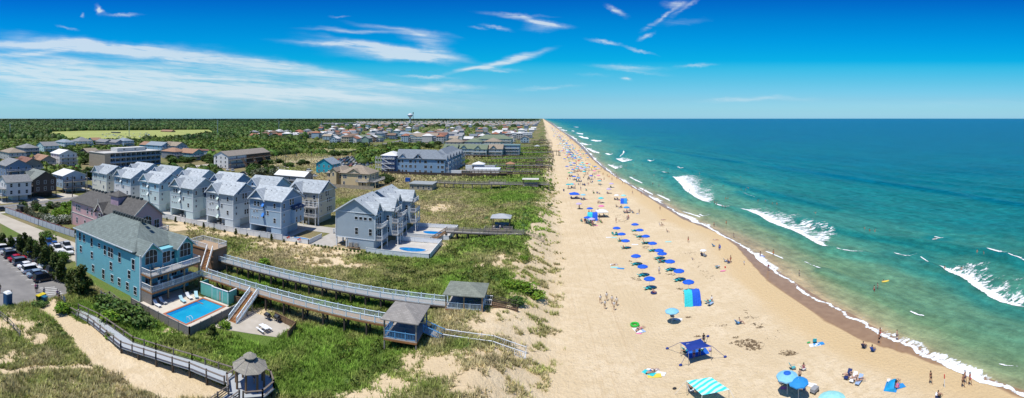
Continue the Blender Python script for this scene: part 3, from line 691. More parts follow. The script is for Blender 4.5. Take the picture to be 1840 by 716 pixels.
def balcony(parent, side, u0, u1, plane, z, dep, rail=None, deck=None, posts_to=None, pick=.22, ends=True, fascia=None, posts=2, pmat=None, lab=None):
    """deck slab with its railing on one face of a house"""
    rail = rail or WHITE; deck = deck or DECK
    def P(u, d, zz): return (u, plane-d, zz) if side == 'S' else (plane+d, u, zz) if side == 'E' else (u, plane+d, zz) if side == 'N' else (plane-d, u, zz)
    m = MB(); a = P(u0, .02, z-.22); b = P(u1, dep, z); m.box(a[0],a[1],a[2],b[0],b[1],b[2])
    if fascia is not None: m.box(*[a[i] + (0 if i < 2 else -.12) for i in range(3)], b[0], b[1], z-.222, 0)
    o = m.build('balcony', fascia or deck, parent)
    r = MB(); rail_mb(r, P(u0,dep-.06,z), P(u1,dep-.06,z), pick=pick)
    if ends: rail_mb(r, P(u0+.06,.1,z), P(u0+.06,dep-.06,z), pick=pick); rail_mb(r, P(u1-.06,.1,z), P(u1-.06,dep-.06,z), pick=pick)
    r.build('railing', rail, o)
    if posts_to is not None:
        for i in range(posts):
            u = u0+.15+(u1-u0-.3)*i/max(1, posts-1); p = P(u, dep-.12, 0); q = MB(); q.box(p[0]-.09, p[1]-.09, posts_to, p[0]+.09, p[1]+.09, z-.22)
            q.build('post', pmat or rail, parent)
    return o
ROOFL = shingle('pale_grey', (.51,.56,.60)); ROOFL2 = shingle('silver_grey', (.44,.49,.53))

# ================= the row of tall beach houses =================
def i_cream(n): return n not in ('cream', 'khaki')
def row_house(x1, y0, name, label, c_eave_shade, c_lo, back=False, awn=None, variant=0):
    w = 11.2; d = 11.4; z0 = gz(x1-5, y0+5)
    t = thing(name, label, 'house', (x1-w, y0, z0), 0, 'tall narrow houses in the fenced double row')
    ev = 10.4; bl = lambda c: (c[0]*.93, c[1], c[2]*1.05)
    mU = siding(c_eave_shade[0], bl(c_eave_shade[1]) if 'tan' not in c_eave_shade[0] else c_eave_shade[1]); mL = siding(c_lo[0], bl(c_lo[1]) if i_cream(c_lo[0]) else c_lo[1])
    wl = MB(); g0 = 2.6
    wl.box(0, 0, g0, w, d, ev-3.2, 1); wl.box(-.03, -.03, ev-3.2, w+.03, d+.03, ev, 0)  # darker top storey: shade of the eaves put into the siding colour
    wl.box(4.4, 2.4, 0, w-1.5, d, g0-.01, 1); wl.box(0, 0, 0, .5, d, g0-.01, 1); wl.box(0, 7.5, 0, 4.3, d, g0-.01, 1)
    if not back: wl.box(w-3.4, .02, 0, w, 3.4, g0-.01, 1)
    if variant % 2: wl.box(w, 5.2, g0+.6, w+1.3, d-.8, ev-3.3, 1)
    rf = MB()
    roof_gable(rf, wl, 0, w, 0, d, ev, 3.0, 'x', .5)
    sx0, sx1 = (.0, 5.2)
    roof_gable(rf, wl, sx0, sx1, -.02, d*.62, ev, 2.5, 'y', .5, ends=(1,0))
    if variant % 2 == 0: roof_gable(rf, wl, w-4.4, w+.02, 2.6, d-1.0, ev, 2.6, 'x', .45, ends=(0,1))
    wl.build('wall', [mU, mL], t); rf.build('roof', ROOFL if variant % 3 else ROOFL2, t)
    tr_ = MB()
    for zz in (g0+.05, ev-3.2, ev-.02): tr_.box(-.07, -.07, zz-.09, w+.07, -.0, zz+.09); tr_.box(w+.0, -.07, zz-.09, w+.07, d, zz+.09)
    for xx in (0, w): tr_.box(xx-.09, -.09, g0, xx+.09, .02, ev)
    tr_.box(w-.02, d-.05, g0, w+.09, d+.09, ev)
    for (p_, q_, c_) in (((sx0-.5, ev-.25-.5*.96), (2.6, ev+2.5), 0), ((2.6, ev+2.5), (sx1+.5, ev-.25-.5*.96), 0)):
        tr_.beam((p_[0], -.55, p_[1]+.3), (q_[0], -.55, q_[1]+.05), .08, .26)
    tr_.beam((w+.53, -.5, ev-.25), (w+.53, d/2, ev+3.02), .08, .26); tr_.beam((w+.53, d/2, ev+3.02), (w+.53, d+.5, ev-.25), .08, .26)
    tr_.build('trim', TRIM, t)
    # south face windows
    Z = [g0+1.5, g0+4.5, ev-1.6]
    if back: sw = [(2.0,2,.8,1.3),(3.4,2,.8,1.3),(2.0,1,.9,1.4),(8.4,1,.9,1.4),(6.5,2,.6,.9),(9.6,2,.8,1.3),(2.6,3.15,.7,.8)]
    else: sw = [(2.0,2,.75,1.35),(3.2,2,.75,1.35),(1.6,1,.55,.55),(2.7,1.1,.55,.55),(9.0,2,.75,1.3),(9.0,.2,.75,1.3),(1.0,.25,.42,.42),(2.0,.25,.42,.42),(3.0,.25,.42,.42),(6.6,1.,.6,1.2)]
    for (u, k, a, b) in sw:
        zz = Z[0]+(Z[2]-Z[0])*k/2 if k <= 2 else ev+.6
        window(t, 'S', u, zz, a, b, -.03 if zz > ev-3.2 and zz < ev else 0)
    ey = [(1.5,2,.75,1.3),(4.9,2.25,.9,1.7),(6.3,2.25,.9,1.7),(1.5,.9,.6,.7),(1.5,.1,.6,.7)]
    for (u, k, a, b) in ey: window(t, 'E', u, Z[0]+(Z[2]-Z[0])*k/2, a, b, w+.03)
    pl = w+1.3 if variant % 2 else w
    for k in (0, 1):
        for u in ((6.0,7.2,8.4) if variant % 2 == 0 else (6.3,8.6)): window(t, 'E', u, Z[k]+.1, .8, 1.5, pl)
    if variant % 2:
        a = MB(); zt = ev-2.9; a.add([(w+.02,4.9,zt+.75),(w+.02,d-.5,zt+.75),(w+1.7,d-.5,zt),(w+1.7,4.9,zt),(w+.02,4.9,zt+.6),(w+.02,d-.5,zt+.6),(w+1.7,d-.5,zt-.15),(w+1.7,4.9,zt-.15)],
              [(0,3,2,1),(4,5,6,7),(0,4,7,3),(2,6,5,1),(3,7,6,2),(0,1,5,4)])
        a.build('porch_roof', mat('navy_metal_roof', (.03,.06,.14), .4), t)
    for u in (2.5, 8.5): window(t, 'W', u, Z[1], .8, 1.3, 0); window(t, 'N', u, Z[1], .8, 1.3, d)
    if back:
        for i in range(4): m = MB(); m.box(.2+i*3.55, -.0, 0, .5+i*3.55, .3, g0); m.build('garage_pillar', TRIM, t)
        window(t, 'S', 5.4, g0+1.4, 1.5, 2.0, 0, bars=3)
        lv = MB(); lv.beam((2.6,-.3,ev+1.2),(2.6,-.3,ev+2.1),.12,.1); lv.beam((1.9,-.3,ev+1.45),(3.3,-.3,ev+1.45),.1,.1); lv.build('gable_ornament', TRIM, t)
    if awn:
        for k in range(awn[1]):
            a = MB(); zt = Z[1]+2.2-2.9*k
            a.add([(4.6,-.02,zt),(5.4,-.02,zt),(5.4,-.75,zt-.95),(4.6,-.75,zt-.95),(4.6,-.02,zt-.12),(5.4,-.02,zt-.12),(5.4,-.75,zt-1.05),(4.6,-.75,zt-1.05)],
                  [(0,3,2,1),(4,5,6,7),(0,4,7,3),(2,6,5,1),(3,7,6,2),(0,1,5,4)])
            a.build('window_awning', mat('awning_'+awn[0], {'blue': (.02,.22,.72), 'white': (.74,.80,.80), 'pale': (.62,.76,.70)}[awn[0]], .6), t)
            window(t, 'S', 5.0, zt-.95, .6, 1.2, 0)
    # roof vents
    for i in range(4):
        v = MB(); v.cone((3.5+i*1.9, d*.32, ev+1.7), (3.5+i*1.9, d*.32, ev+2.25), .16, .16, 6); v.build('roof_vent', METAL, t)
    # things kept below
    for (q0, q1) in ((4.5,5.4),(6.2,6.9)): b = MB(); b.box(q0, .25, 0, q1, .98, .88); b.build('air_conditioner', METAL, t)
    return t
XE = [-157, -140, -122.8, -105.4, -87.9, -70.2]
FR = [('sage_grey', (.42,.45,.40), 'cream', (.56,.55,.47), 'westmost front row house, cream with eave shade painted sage grey, nearest the street', None),
      ('slate_blue', (.22,.30,.36), 'off_white', (.60,.62,.60), 'slate blue front row house, eave shade painted above off-white lower storeys, second from street', ('white',1)),
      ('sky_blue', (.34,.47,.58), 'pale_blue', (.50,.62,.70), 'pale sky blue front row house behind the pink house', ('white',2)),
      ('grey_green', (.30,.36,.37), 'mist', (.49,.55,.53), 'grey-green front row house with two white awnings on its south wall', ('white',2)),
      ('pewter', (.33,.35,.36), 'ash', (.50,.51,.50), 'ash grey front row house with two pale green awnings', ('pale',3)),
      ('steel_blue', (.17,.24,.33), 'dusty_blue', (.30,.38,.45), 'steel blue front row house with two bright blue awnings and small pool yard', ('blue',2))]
for i, (a, ca, b, cb_, lab, aw) in enumerate(FR):
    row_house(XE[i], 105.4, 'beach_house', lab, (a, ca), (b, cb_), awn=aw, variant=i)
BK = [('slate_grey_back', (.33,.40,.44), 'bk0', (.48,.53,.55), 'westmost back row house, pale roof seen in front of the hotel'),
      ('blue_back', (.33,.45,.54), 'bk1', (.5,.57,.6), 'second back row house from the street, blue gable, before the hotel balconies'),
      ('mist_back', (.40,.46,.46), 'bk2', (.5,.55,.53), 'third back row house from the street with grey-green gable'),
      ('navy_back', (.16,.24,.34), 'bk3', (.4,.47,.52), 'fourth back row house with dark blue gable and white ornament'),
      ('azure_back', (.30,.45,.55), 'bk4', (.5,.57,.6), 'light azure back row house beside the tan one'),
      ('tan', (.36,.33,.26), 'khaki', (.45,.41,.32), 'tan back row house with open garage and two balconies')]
for i, (a, ca, b, cb_, lab) in enumerate(BK):
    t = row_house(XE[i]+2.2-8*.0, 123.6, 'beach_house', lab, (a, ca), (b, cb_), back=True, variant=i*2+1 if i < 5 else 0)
    if i == 5:
        for z in (2.7, 5.7): balcony(t, 'S', 6.2, 10.9, 0, z, 1.5, posts_to=0 if z < 3 else 2.9, fascia=None)
        for u in (6.8, 8.4, 9.9):
            for z in (3.8, 6.8): window(t, 'S', u, z, .9, 1.9, 0)
# ---- the two seaward houses with pools
def east_house(x0, y0, label, c, second=False):
    w, d = 11.2, 11.8; z0 = 1.95; t = thing('beach_house', label, 'house', (x0, y0, z0), 0, 'two seaward houses with pools')
    m = siding(c[0], c[1]); m2 = siding(c[0]+'_lower', tuple(v*1.12 for v in c[1])); ev = 9.5
    wl = MB(); wl.box(0, 0, 2.6, w, d, ev, 0); wl.box(3.4, .03, 0, w-.4, d-1, 2.59, 1); rf = MB()
    roof_gable(rf, wl, 0, w, 0, d, ev, 3.5, 'y', .5)
    roof_gable(rf, wl, w*.5, w+.02, .4, 4.4, ev, 2.4, 'x', .4, ends=(0,1)); roof_gable(rf, wl, w*.5, w+2.6, 6.6, 11.2, ev, 2.6, 'x', .4, ends=(0,1))
    roof_gable(rf, wl, 3.2, 7.0, 5.0, 8.5, ev+1.9, 1.5, 'y', .3, ends=(1,0)) if second else None
    wl.box(w, 6.6, 2.6, w+2.2, 11.2, ev, 0)
    wl.build('wall', [m, m2], t); rf.build('roof', ROOFL, t)
    tr_ = MB()
    for zz in (2.65, ev-.05): tr_.box(-.07, -.07, zz-.1, w+.07, 0, zz+.1); tr_.box(w, -.07, zz-.1, w+.07, 6.5, zz+.1)
    for xx in (0, w): tr_.box(xx-.1, -.1, 2.6, xx+.1, .02, ev)
    tr_.beam((-.5,-.55,ev-.25),(w/2,-.55,ev+3.6),.08,.3); tr_.beam((w/2,-.55,ev+3.6),(w+.5,-.55,ev-.25),.08,.3)
    for xx in (.15, 3.0): tr_.box(xx-.15, .05, 0, xx+.15, .35, 2.6)
    for yy_ in (4, 8, 11.5): tr_.box(0, yy_-.15, 0, .3, yy_+.15, 2.6)
    tr_.build('trim', TRIM, t)
    for u in (5.9,7.2,8.5,9.9): window(t, 'S', u, ev-1.5, .85, .75, 0, bars=0)
    window(t, 'S', 6.0, 4.6, .85, 1.7, 0); window(t, 'S', 9.9, 4.6, .85, 1.7, 0)
    for k, z in enumerate((2.7, 5.9)):
        balcony(t, 'E', .1, 4.4, w, z+.1, 1.9, posts_to=0 if k == 0 else 2.9, deck=DECK, posts=2)
        for u in (1.0, 2.3, 3.6): window(t, 'E', u, z+1.3, .95, 2.0, w)
    for u in (1.2, 2.4, 3.6): window(t, 'E', u, 9.9 if u == 2.4 else 9.2, .9, 1.6, w+.02)
    balcony(t, 'E', 6.6, 11.2, w+2.2, 6.0, 1.8, posts_to=2.9, posts=3); balcony(t, 'E', 6.6, 11.2, w+2.2, 2.8, 1.8, posts_to=0, posts=3); balcony(t, 'E', 6.6, 11.2, w+2.2, 9.0, 1.4)
    for z in (4.1, 7.2):
        for u in (7.4, 8.9, 10.4): window(t, 'E', u, z, .95, 1.9, w+2.2)
        for u in (12.3,): window(t, 'S', u, z, .8, 1.4, 6.6)
    window(t, 'E', 8.9, 10.6, 1.0, 1.1, w+2.2)
    balcony(t, 'W', 1, 4, 0, 3.1, 1.4); window(t, 'W', 2.5, 4.4, .9, 1.9, 0); window(t, 'W', 8.5, 7, .9, 1.3, 0); window(t, 'N', 5, 7, .9, 1.3, d)
    for i in range(5):
        v = MB(); xx = 6.8+(i%2)*1.6; yy_ = 1.2+i*2.1; zz = ev+3.5*(1-(xx-w/2)/(w/2)); v.cone((xx, yy_, zz), (xx, yy_, zz+.45), .15, .15, 6); v.build('roof_vent', METAL, t)
    return t
east_house(-53.2, 106.3, 'grey-blue seaward house with gable end toward the boardwalks and front pool', ('seaward_grey', (.28,.34,.39)))
east_house(-52.6, 121.2, 'grey-blue seaward house standing behind its twin, with the farther pool', ('seaward_blue', (.28,.35,.41)), True)
ac = thing('air_conditioner', 'pair of grey air conditioner units on a wooden stand by the gable wall', 'air conditioner', (-47.5, 105.2, 2))
m = MB(); m.box(-1.6,-.5,.5,1.6,.5,.65); [m.box(x,y,0,x+.12,y+.12,.5) for x in (-1.5,1.4) for y in (-.45,.33)]; m.build('stand', WOODB, ac)
for s in (-.75,.75): m = MB(); m.box(s-.5,-.4,.65,s+.5,.4,1.7); m.cone((s,0,1.7),(s,0,1.76),.38,.38,12); m.build('unit', METAL, ac)

# ---- swimming pools with their yards
POOLW = mat('pool_water', (.005,.22,.55), .06, (.003,.17,.46), .5, bump=.15, bsc=2, spec=.6)
POOLW2 = mat('pool_water_light', (.012,.36,.58), .06, (.008,.28,.50), .5, bump=.2, bsc=2.5, spec=.6)
COPE = mat('pool_coping', (.62,.60,.55), .8, (.5,.48,.44), 1)
def kidney(cx, cy, a, b, n=26):
    return [(cx+a*(math.cos(t)*(1+.0*t)), cy+b*(math.sin(t)+.12*math.cos(2*t))) for t in [6.2832*i/n for i in range(n)]]
def small_pool(cx, cy, a, b, label, z=1.99):
    t = thing('swimming_pool', label, 'swimming pool', (cx, cy, z))
    m = MB(); P1 = kidney(0,0,a+.35,b+.35); P0 = kidney(0,0,a,b); n = len(P0)
    m.add([(x,y,.14) for x,y in P1]+[(x,y,.14) for x,y in P0]+[(x,y,0) for x,y in P1]+[(x,y,0) for x,y in P0], [(i,(i+1)%n,n+(i+1)%n,n+i) for i in range(n)]+[(2*n+i,2*n+(i+1)%n,(i+1)%n,i) for i in range(n)]+[(n+i,n+(i+1)%n,3*n+(i+1)%n,3*n+i) for i in range(n)])
    m.build('coping', COPE, t); m = MB(); m.add([(x,y,.06) for x,y in kidney(0,0,a+.01,b+.01)], [tuple(range(n))]); m.build('water', POOLW, t); return t
FENCEW = mat('vinyl_fence', (.74,.77,.80), .5, (.66,.69,.72), .6)
def vinyl_fence(pts, label, h=1.6, ground=None, group=None, m=None, cap=True, name='vinyl_fence', capm=None):
    z0 = gz(*pts[0]) if ground is None else ground
    t = thing(name, label, 'fence', (pts[0][0], pts[0][1], z0), 0, group); o = Vector((pts[0][0], pts[0][1], z0))
    pn = MB(); cp = MB()
    def post_(x, y, z): k_ = MB(); k_.box(x-.08,y-.08,z-.1,x+.08,y+.08,z+h+.12); k_.build('fence_post', m or FENCEW, t)
    for (a, b) in zip(pts, pts[1:]):
        a = Vector((*a, 0)); b = Vector((*b, 0)); L_ = (b-a).length; n = max(1, round(L_/2.4))
        for i in range(n):
            p = a.lerp(b, i/n); q = a.lerp(b, (i+1)/n); p.z = ground if ground is not None else gz(p.x,p.y); q.z = ground if ground is not None else gz(q.x,q.y)
            p -= o; q -= o
            pn.beam(p+Vector((0,0,h*.5)), q+Vector((0,0,h*.5)), .05, h*.9); post_(p.x,p.y,p.z)
            cp.beam(p+Vector((0,0,h)), q+Vector((0,0,h)), .12, .1)
        q = b.copy(); q.z = ground if ground is not None else gz(q.x,q.y); q -= o; post_(q.x,q.y,q.z)
    pn.build('fence_panel', m or FENCEW, t); cp.build('top_rail', capm or m or FENCEW, t); return t
def slab(name, poly, m, z=None, th=.03, lift=.012, kind='structure'):
    """thin paving that follows the ground as one sheet"""
    cx = sum(p[0] for p in poly)/len(poly); cy = sum(p[1] for p in poly)/len(poly); zz = z if z is not None else gz(cx, cy)
    b = MB(); b.prism([(x,y) for x,y in poly], zz-.3, zz+lift); return tag(b.build(name, m), kind=kind)
YARD = mat('yard_concrete', (.52,.50,.47), .85, (.43,.41,.38), .4)
slab('pool_terrace', [(-41.5,104.2),(-27.2,104.2),(-27.2,117.2),(-41.5,117.2)], YARD, 2.0, lift=.02)
slab('pool_terrace', [(-40.5,121.6),(-26.0,121.6),(-26.0,134),(-40.5,134)], YARD, 2.0, lift=.02)
small_pool(-33.2, 110.2, 3.6, 1.75, 'blue kidney pool in the white walled yard of the nearer seaward house')
small_pool(-32.3, 128.2, 3.0, 1.7, 'blue kidney pool in the farther of the two walled seaward yards')
vinyl_fence([(-43.4,103.8),(-27,103.8),(-27,117.4),(-40,117.4)], 'white vinyl wall around the nearer seaward pool yard', 1.25, 2.0)
vinyl_fence([(-38,121.3),(-25.8,121.3),(-25.8,134.2),(-40,134.2)], 'white vinyl wall around the farther seaward pool yard', 1.2, 2.0)
small_pool(-64.8, 107.4, 2.6, 1.3, 'small dark blue pool beside the steel blue house')
vinyl_fence([(-68.4,103.4),(-60.3,103.9),(-60.3,111.2)], 'white vinyl wall with red emblems around the small pool', 1.2, 2.0)
vinyl_fence([(-128,98.8),(-115.8,99.8),(-92,101.2),(-68.5,103.3)], 'long white vinyl fence in front of the double row of houses', 1.6)
slab('driveway', [(-171,116.9),(-60.5,116.9),(-60.5,104),(-53.6,104),(-53.6,136),(-60,136),(-60,123.2),(-171,123.2)], mat('brick_paving', (.44,.42,.39), .85, (.36,.34,.31), .5), 2.0, lift=.016)
slab('parking_apron', [(-82,101.8),(-68.5,103.5),(-68.5,117),(-171,117),(-171,103)], YARD, 2.0, lift=.008)
FLAM = mat('red_emblem', (.62,.10,.06), .6)
for (x_, s) in ((-66.5,'left'),(-63,'right')):
    fl = MB()
    fl.beam((x_-.5,103.42,2.9),(x_+.4,103.5,3.4),.04,.3); fl.beam((x_+.2,103.45,3.3),(x_+.5,103.5,2.8),.04,.1); fl.beam((x_-.1,103.45,3.0),(x_-.1,103.5,2.5),.04,.08)
    tag(fl.build('wall_emblem', FLAM), '%s red bird shape mounted on the white pool wall' % s, 'wall decoration')

# ================= the turquoise house =================
TEAL = siding('teal', (.15,.39,.45), .22); TEALG = mat('teal_gable', (.10,.42,.45), .7, (.09,.38,.41), 1)
RF = shingle('sea_grey', (.20,.245,.235), .7)
bh = thing('beach_house', 'long turquoise house with grey-green hip roof and stacked decks over the pool', 'house', (-88.6, 51.2, 2.0))
w, d, ev = 23.9, 12.2, 8.7
wl = MB(); wl.box(0, 0, -.2, w, d, ev, 0); wl.box(-2.6, 1.2, -.2, -.01, d-1, ev-2.2, 0)
rf = MB(); roof_hip(rf, 0, w-2.0, 0, d, ev, 3.9, .5, .2)
roof_gable(rf, None, w-8, w+.1, .2, 4.5, ev, 1.75, 'x', .5, ends=(0,1)); roof_gable(rf, None, w-8, w+.9, d-3.9, d+.4, ev, 1.75, 'x', .5, ends=(0,1))
roof_gable(rf, None, -2.7, .4, 1.2, d-1, ev-2.2, 1.6, 'x', .3, ends=(1,0))
# gable fronts
for (a, b, xx) in ((.2, 4.5, w+.02), (d-3.9, d+.4, w+.9)):
    c_ = (a+b)/2; wl.add([(xx,a,ev-.02),(xx,b,ev-.02),(xx,c_,ev+1.72),(xx-.3,a,ev-.02),(xx-.3,b,ev-.02),(xx-.3,c_,ev+1.72)], [(0,1,2),(3,5,4),(0,3,4,1)], 1)
wl.box(w-.05, d-3.9, 5.6, w+.88, d+.38, ev, 1)
wl.box(w-3.0, -.25, -.2, w-.02, .0, ev-.3, 0)
wl.build('wall', [TEAL, TEALG], bh); rf.build('roof', RF, bh)
for i in range(14):
    v = MB(); v.box(6.2+i*.92, d/2-.32, ev+3.9, 6.75+i*.92, d/2+.32, ev+4.55); v.build('ridge_vent', mat('dark_vent', (.07,.085,.085), .7), bh)
TR2 = MB()
for xx in (0, w): TR2.box(xx-.1, -.1 if xx == 0 else -.36, -.1, xx+.1, .02, ev-.1)
TR2.box(-.6, -.62, ev+.0, w-2, -.52, ev+.2); TR2.box(0,-.05,ev-.35,w-3,-.0,ev-.1)
for (a, b, xx) in ((.2, 4.5, w+.58), (d-3.9, d+.4, w+1.45)):
    c_ = (a+b)/2; TR2.beam((xx, a-.5, ev-.35), (xx, c_, ev+1.8), .06, .22); TR2.beam((xx, c_, ev+1.8), (xx, b+.5, ev-.35), .06, .22)
TR2.build('trim', TRIM, bh)
for (u, z, hh) in ((1.6,7.2,1.8),(3.4,7.2,1.6),(6.6,7.1,1.8),(9.6,7.1,.9),(11.8,6.7,1.9),(13.4,6.7,1.9),(14.3,6.7,1.9),(17.0,6.5,1.9),(21.8,6.4,1.9),
                  (2.0,4.5,1.4),(6.7,4.3,1.4),(14.0,4.0,1.5),(20.2,4.0,1.5),(7.2,1.6,1.4),(11.2,1.5,1.9),(14.4,1.6,1.4),(16.9,1.6,1.4),(19.6,1.6,1.4),(22.4,1.6,1.4)):
    window(bh, 'S', u, z, .85 if hh > 1 else .8, hh, -.25 if u > w-3.1 else 0)
window(bh, 'E', 2.35, 7.9, 2.9, 2.6, w+.03, bars=3, arch=True); window(bh, 'E', d-1.75, 7.9, 2.9, 2.6, w+.9, bars=3, arch=True)
window(bh, 'E', 6.2, 7.1, 1.9, 2.1, w, bars=2); window(bh, 'E', 7.9, 7.1, .8, 1.4, w)
for u in (1.6, 4.6, 8.2, 10.6): window(bh, 'E', u, 4.0, 1.4, 1.9, w, bars=2)
for u in (4, 9): window(bh, 'W', u, 3.6, .9, 1.4, -2.6); window(bh, 'N', u*2, 4.6, .9, 1.4, d)
for q0 in (-2.62,-1.25): gb = MB(); gb.box(q0, 1.16, -.2, q0+1.15, 1.2, 2.4); gb.build('garage_door', TRIM, bh)
# decks on the ocean side
for z, dep, lab in ((5.45, 3.0, 'upper'), (2.75, 3.3, 'lower')):
    dk = MB(); dk.box(w+.02, -.2, z-.12, w+dep, d+.6, z, 0); dk.box(w+.02, -.22, z-.42, w+dep+.02, d+.62, z-.121, 1)
    o = dk.build('deck', [DECK, CEDAR], bh); r = MB()
    rail_mb(r, (w+.1,-.12,z), (w+dep-.08,-.12,z)); rail_mb(r, (w+dep-.08,-.12,z), (w+dep-.08,d+.5,z)); rail_mb(r, (w+dep-.08,d+.5,z), (w+.9,d+.5,z)) if z > 5 else None
    r.build('railing', WHITE, o)
PINE = mat('pine_post', (.40,.27,.15), .8, (.28,.18,.10), 2)
for i in range(4):
    for (z0_, z1_) in ((-.5,2.3),(2.75,5.03)):
        v = MB(); yy_ = .0+i*(d+.2)/3; v.box(w+2.7, yy_-.13, z0_, w+2.96, yy_+.13, z1_); v.build('deck_post', PINE, bh)
lw = MB(); lw.box(w+.02, -.2, -.5, w+3.2, -.1, 2.3); lw.build('slat_screen', WOODG, bh)
lt = MB(); lt.box(w+3.0, -.2, -.5, w+3.1, d, .4); lt.build('lower_wall', WOODG, bh)
# ================= pool court of the turquoise house =================
pc = thing('swimming_pool', 'rectangular turquoise pool with brick-red coping beside the turquoise house', 'swimming pool', (-54.7, 55.2, 2.3))
m = MB(); x0,x1,y0,y1 = -2.55,2.5,-4.6,4.7; RED = mat('brick_coping', (.42,.16,.09), .75, (.32,.12,.07), 2)
for (a,b,c,e) in ((x0-.4,y0-.4,x1+.4,y0),(x0-.4,y1,x1+.4,y1+.4),(x0-.4,y0,x0,y1),(x1,y0,x1+.4,y1)): m.box(a,b,-.3,c,e,.14)
m.box(x0,y1-1.7,-.3,x0+1.6,y1-1.6,.14)
m.build('coping', RED, pc); m = MB(); m.add([(x0,y0,.03),(x1,y0,.03),(x1,y1,.03),(x0,y1,.03)], [(0,1,2,3)]); m.build('water', POOLW2, pc)
m = MB(); m.add([(x0+.0,y0,.045),(x0+.75,y0,.045),(x0+.75,y1,.045),(x0,y1,.045)], [(0,1,2,3)]); m.build('pool_step', POOLW, pc)
m = MB()
for s in (-.3,.3):
    pr = [(1.9,-3.6+s,-.2),(1.9,-3.6+s,.85),(2.4,-3.6+s,1.0),(2.8,-3.6+s,.7),(2.8,-3.6+s,.1)]
    for a,b in zip(pr, pr[1:]): m.beam(a, b, .06, .06, 0, 6)
m.build('pool_ladder', WHITE, pc)
PD = mat('pool_deck', (.60,.55,.47), .8, (.52,.47,.40), .7)
b = MB(); z = 2.3
for (a,c,e,f_) in ((-63.8,48.9,-57.65,60.3),(-57.65,48.9,-51.8,50.2),(-51.8,48.9,-49.6,60.3),(-57.65,60.31,-51.8,60.9)): b.box(a,c,1.4,e,f_,z+.1)
tag(b.build('pool_deck', PD), kind='structure')
vinyl_fence([(-64.3,48.6),(-49.4,48.6),(-49.4,61.2)], 'low weathered plank retaining wall around the rectangular pool', 2.15, 1.3, m=WOODG, name='plank_fence', capm=mat('pale_cap', (.5,.46,.42), .8))
sh = thing('outdoor_shower', 'turquoise and white plywood shower enclosure at the far side of the pool', 'shower stall', (-55.4, 61.6, 2.2), 0)
m = MB(); AQ = mat('aqua_panel', (.16,.50,.44), .7, (.13,.44,.38), 1); AQD = mat('teal_panel', (.06,.36,.36), .7)
m.box(-4.2,0,0,-.9,.12,2.3); m.box(-.9,-.3,0,3.1,-.18,2.3); m.box(3.1,-.3,0,3.22,2,2.3); m.box(-4.2,0,0,-4.08,2.2,2.3); m.build('panel', AQ, sh)
m = MB(); m.box(-4.25,-.05,2.3,-.85,.17,2.4); m.box(-.95,-.35,2.3,3.27,-.13,2.4); m.box(3.05,-.35,2.3,3.27,2.05,2.4); [m.box(x,-.32,0,x+.08,-.302,2.3) for x in (-.9,.4,1.7,2.98)]; m.build('trim', WHITE, sh)
m = MB(); m.box(.9,-.33,.3,1.35,-.31,1.9); m.cone((1.12,-.34,1.1),(1.12,-.31,1.1),.24,.24,10); m.build('mural', mat('mural_paint', (.35,.45,.38), .7, (.45,.2,.15), 9), sh)
# loungers on the pool deck
def lounger(label, x, y, z, rz, col, group='loungers on the pool deck', nm='sun_lounger'):
    t = thing(nm, label, 'lounger', (x,y,z), rz, group); m = MB()
    m.box(-.33,-.9,.28,.33,.35,.36); m.add([(-.33,.35,.36),(.33,.35,.36),(.33,.95,.85),(-.33,.95,.85),(-.33,.4,.28),(.33,.4,.28),(.33,1.0,.78),(-.33,1.0,.78)], [(0,1,2,3),(7,6,5,4),(0,3,7,4),(1,5,6,2),(2,6,7,3),(0,4,5,1)]); m.build('bed', col, t)
    for sx_ in (-.28,.28):
        for sy in (-.75,.3): m = MB(); m.box(sx_-.04,sy-.04,0,sx_+.04,sy+.04,.28); m.build('leg', WHITE, t)
    return t
AQL = mat('aqua_plastic', (.45,.70,.78), .5); BLUE_F = mat('blue_vinyl', (.01,.16,.42), .5)
lounger('pale aqua lounger nearest the house wall on the pool deck', -59.0, 56.3, 2.41, 1.3, AQL); lounger('pale aqua lounger second from the house wall, tilted up', -59.2, 58.2, 2.41, 1.3, WHITE)
lounger('white lounger beside the teal shower panel', -58.6, 60.3-.8, 2.41, .9, AQL); lounger('white slatted bench lounger at the plank wall corner', -60.9, 53.2, 2.41, 1.5, WHITE); lounger('white low lounger beneath the turquoise house stairs', -60.6, 51.6, 2.41, 1.5, WHITE)
# round table with chairs on the upper deck
def patio_set(label, x, y, z, col, tcol=None):
    t = thing('patio_table', label, 'table', (x,y,z)); m = MB(); m.cone((0,0,.68),(0,0,.74),.62,.62,16); m.build('tabletop', tcol or col, t); m = MB(); m.cone((0,0,0),(0,0,.68),.06,.06,8); m.cone((0,0,0),(0,0,.05),.3,.26,10); m.build('pedestal', col, t); return t
def deck_chair(label, x, y, z, rz, col, group):
    t = thing('patio_chair', label, 'chair', (x,y,z), rz, group); m = MB(); m.box(-.27,-.27,.4,.27,.27,.46); m.build('seat', col, t); m = MB(); m.add([(-.27,.24,.46),(.27,.24,.46),(.27,.38,1.1),(-.27,.38,1.1),(-.27,.29,.42),(.27,.29,.42),(.27,.43,1.08),(-.27,.43,1.08)], [(0,1,2,3),(7,6,5,4),(0,3,7,4),(1,5,6,2),(2,6,7,3),(0,4,5,1)]); m.build('backrest', col, t)
    for a in (-.23,.23):
        for b in (-.23,.25): m = MB(); m.box(a-.03,b-.03,0,a+.03,b+.03,.4); m.build('leg', col, t)
    return t
patio_set('round tan table on the upper deck of the turquoise house', -63.2, 53.6, 7.45, METAL, mat('tan_top', (.55,.45,.33), .6))
for k, (a, lb) in enumerate(((.3,'far side'),(1.9,'north side'),(3.5,'ocean side'),(5.0,'street side'))): deck_chair('grey patio chair on the %s of the tan deck table' % lb, -63.2+.95*math.sin(a), 53.6+.95*math.cos(a), 7.45, -a, METAL, 'chairs round the tan deck table')
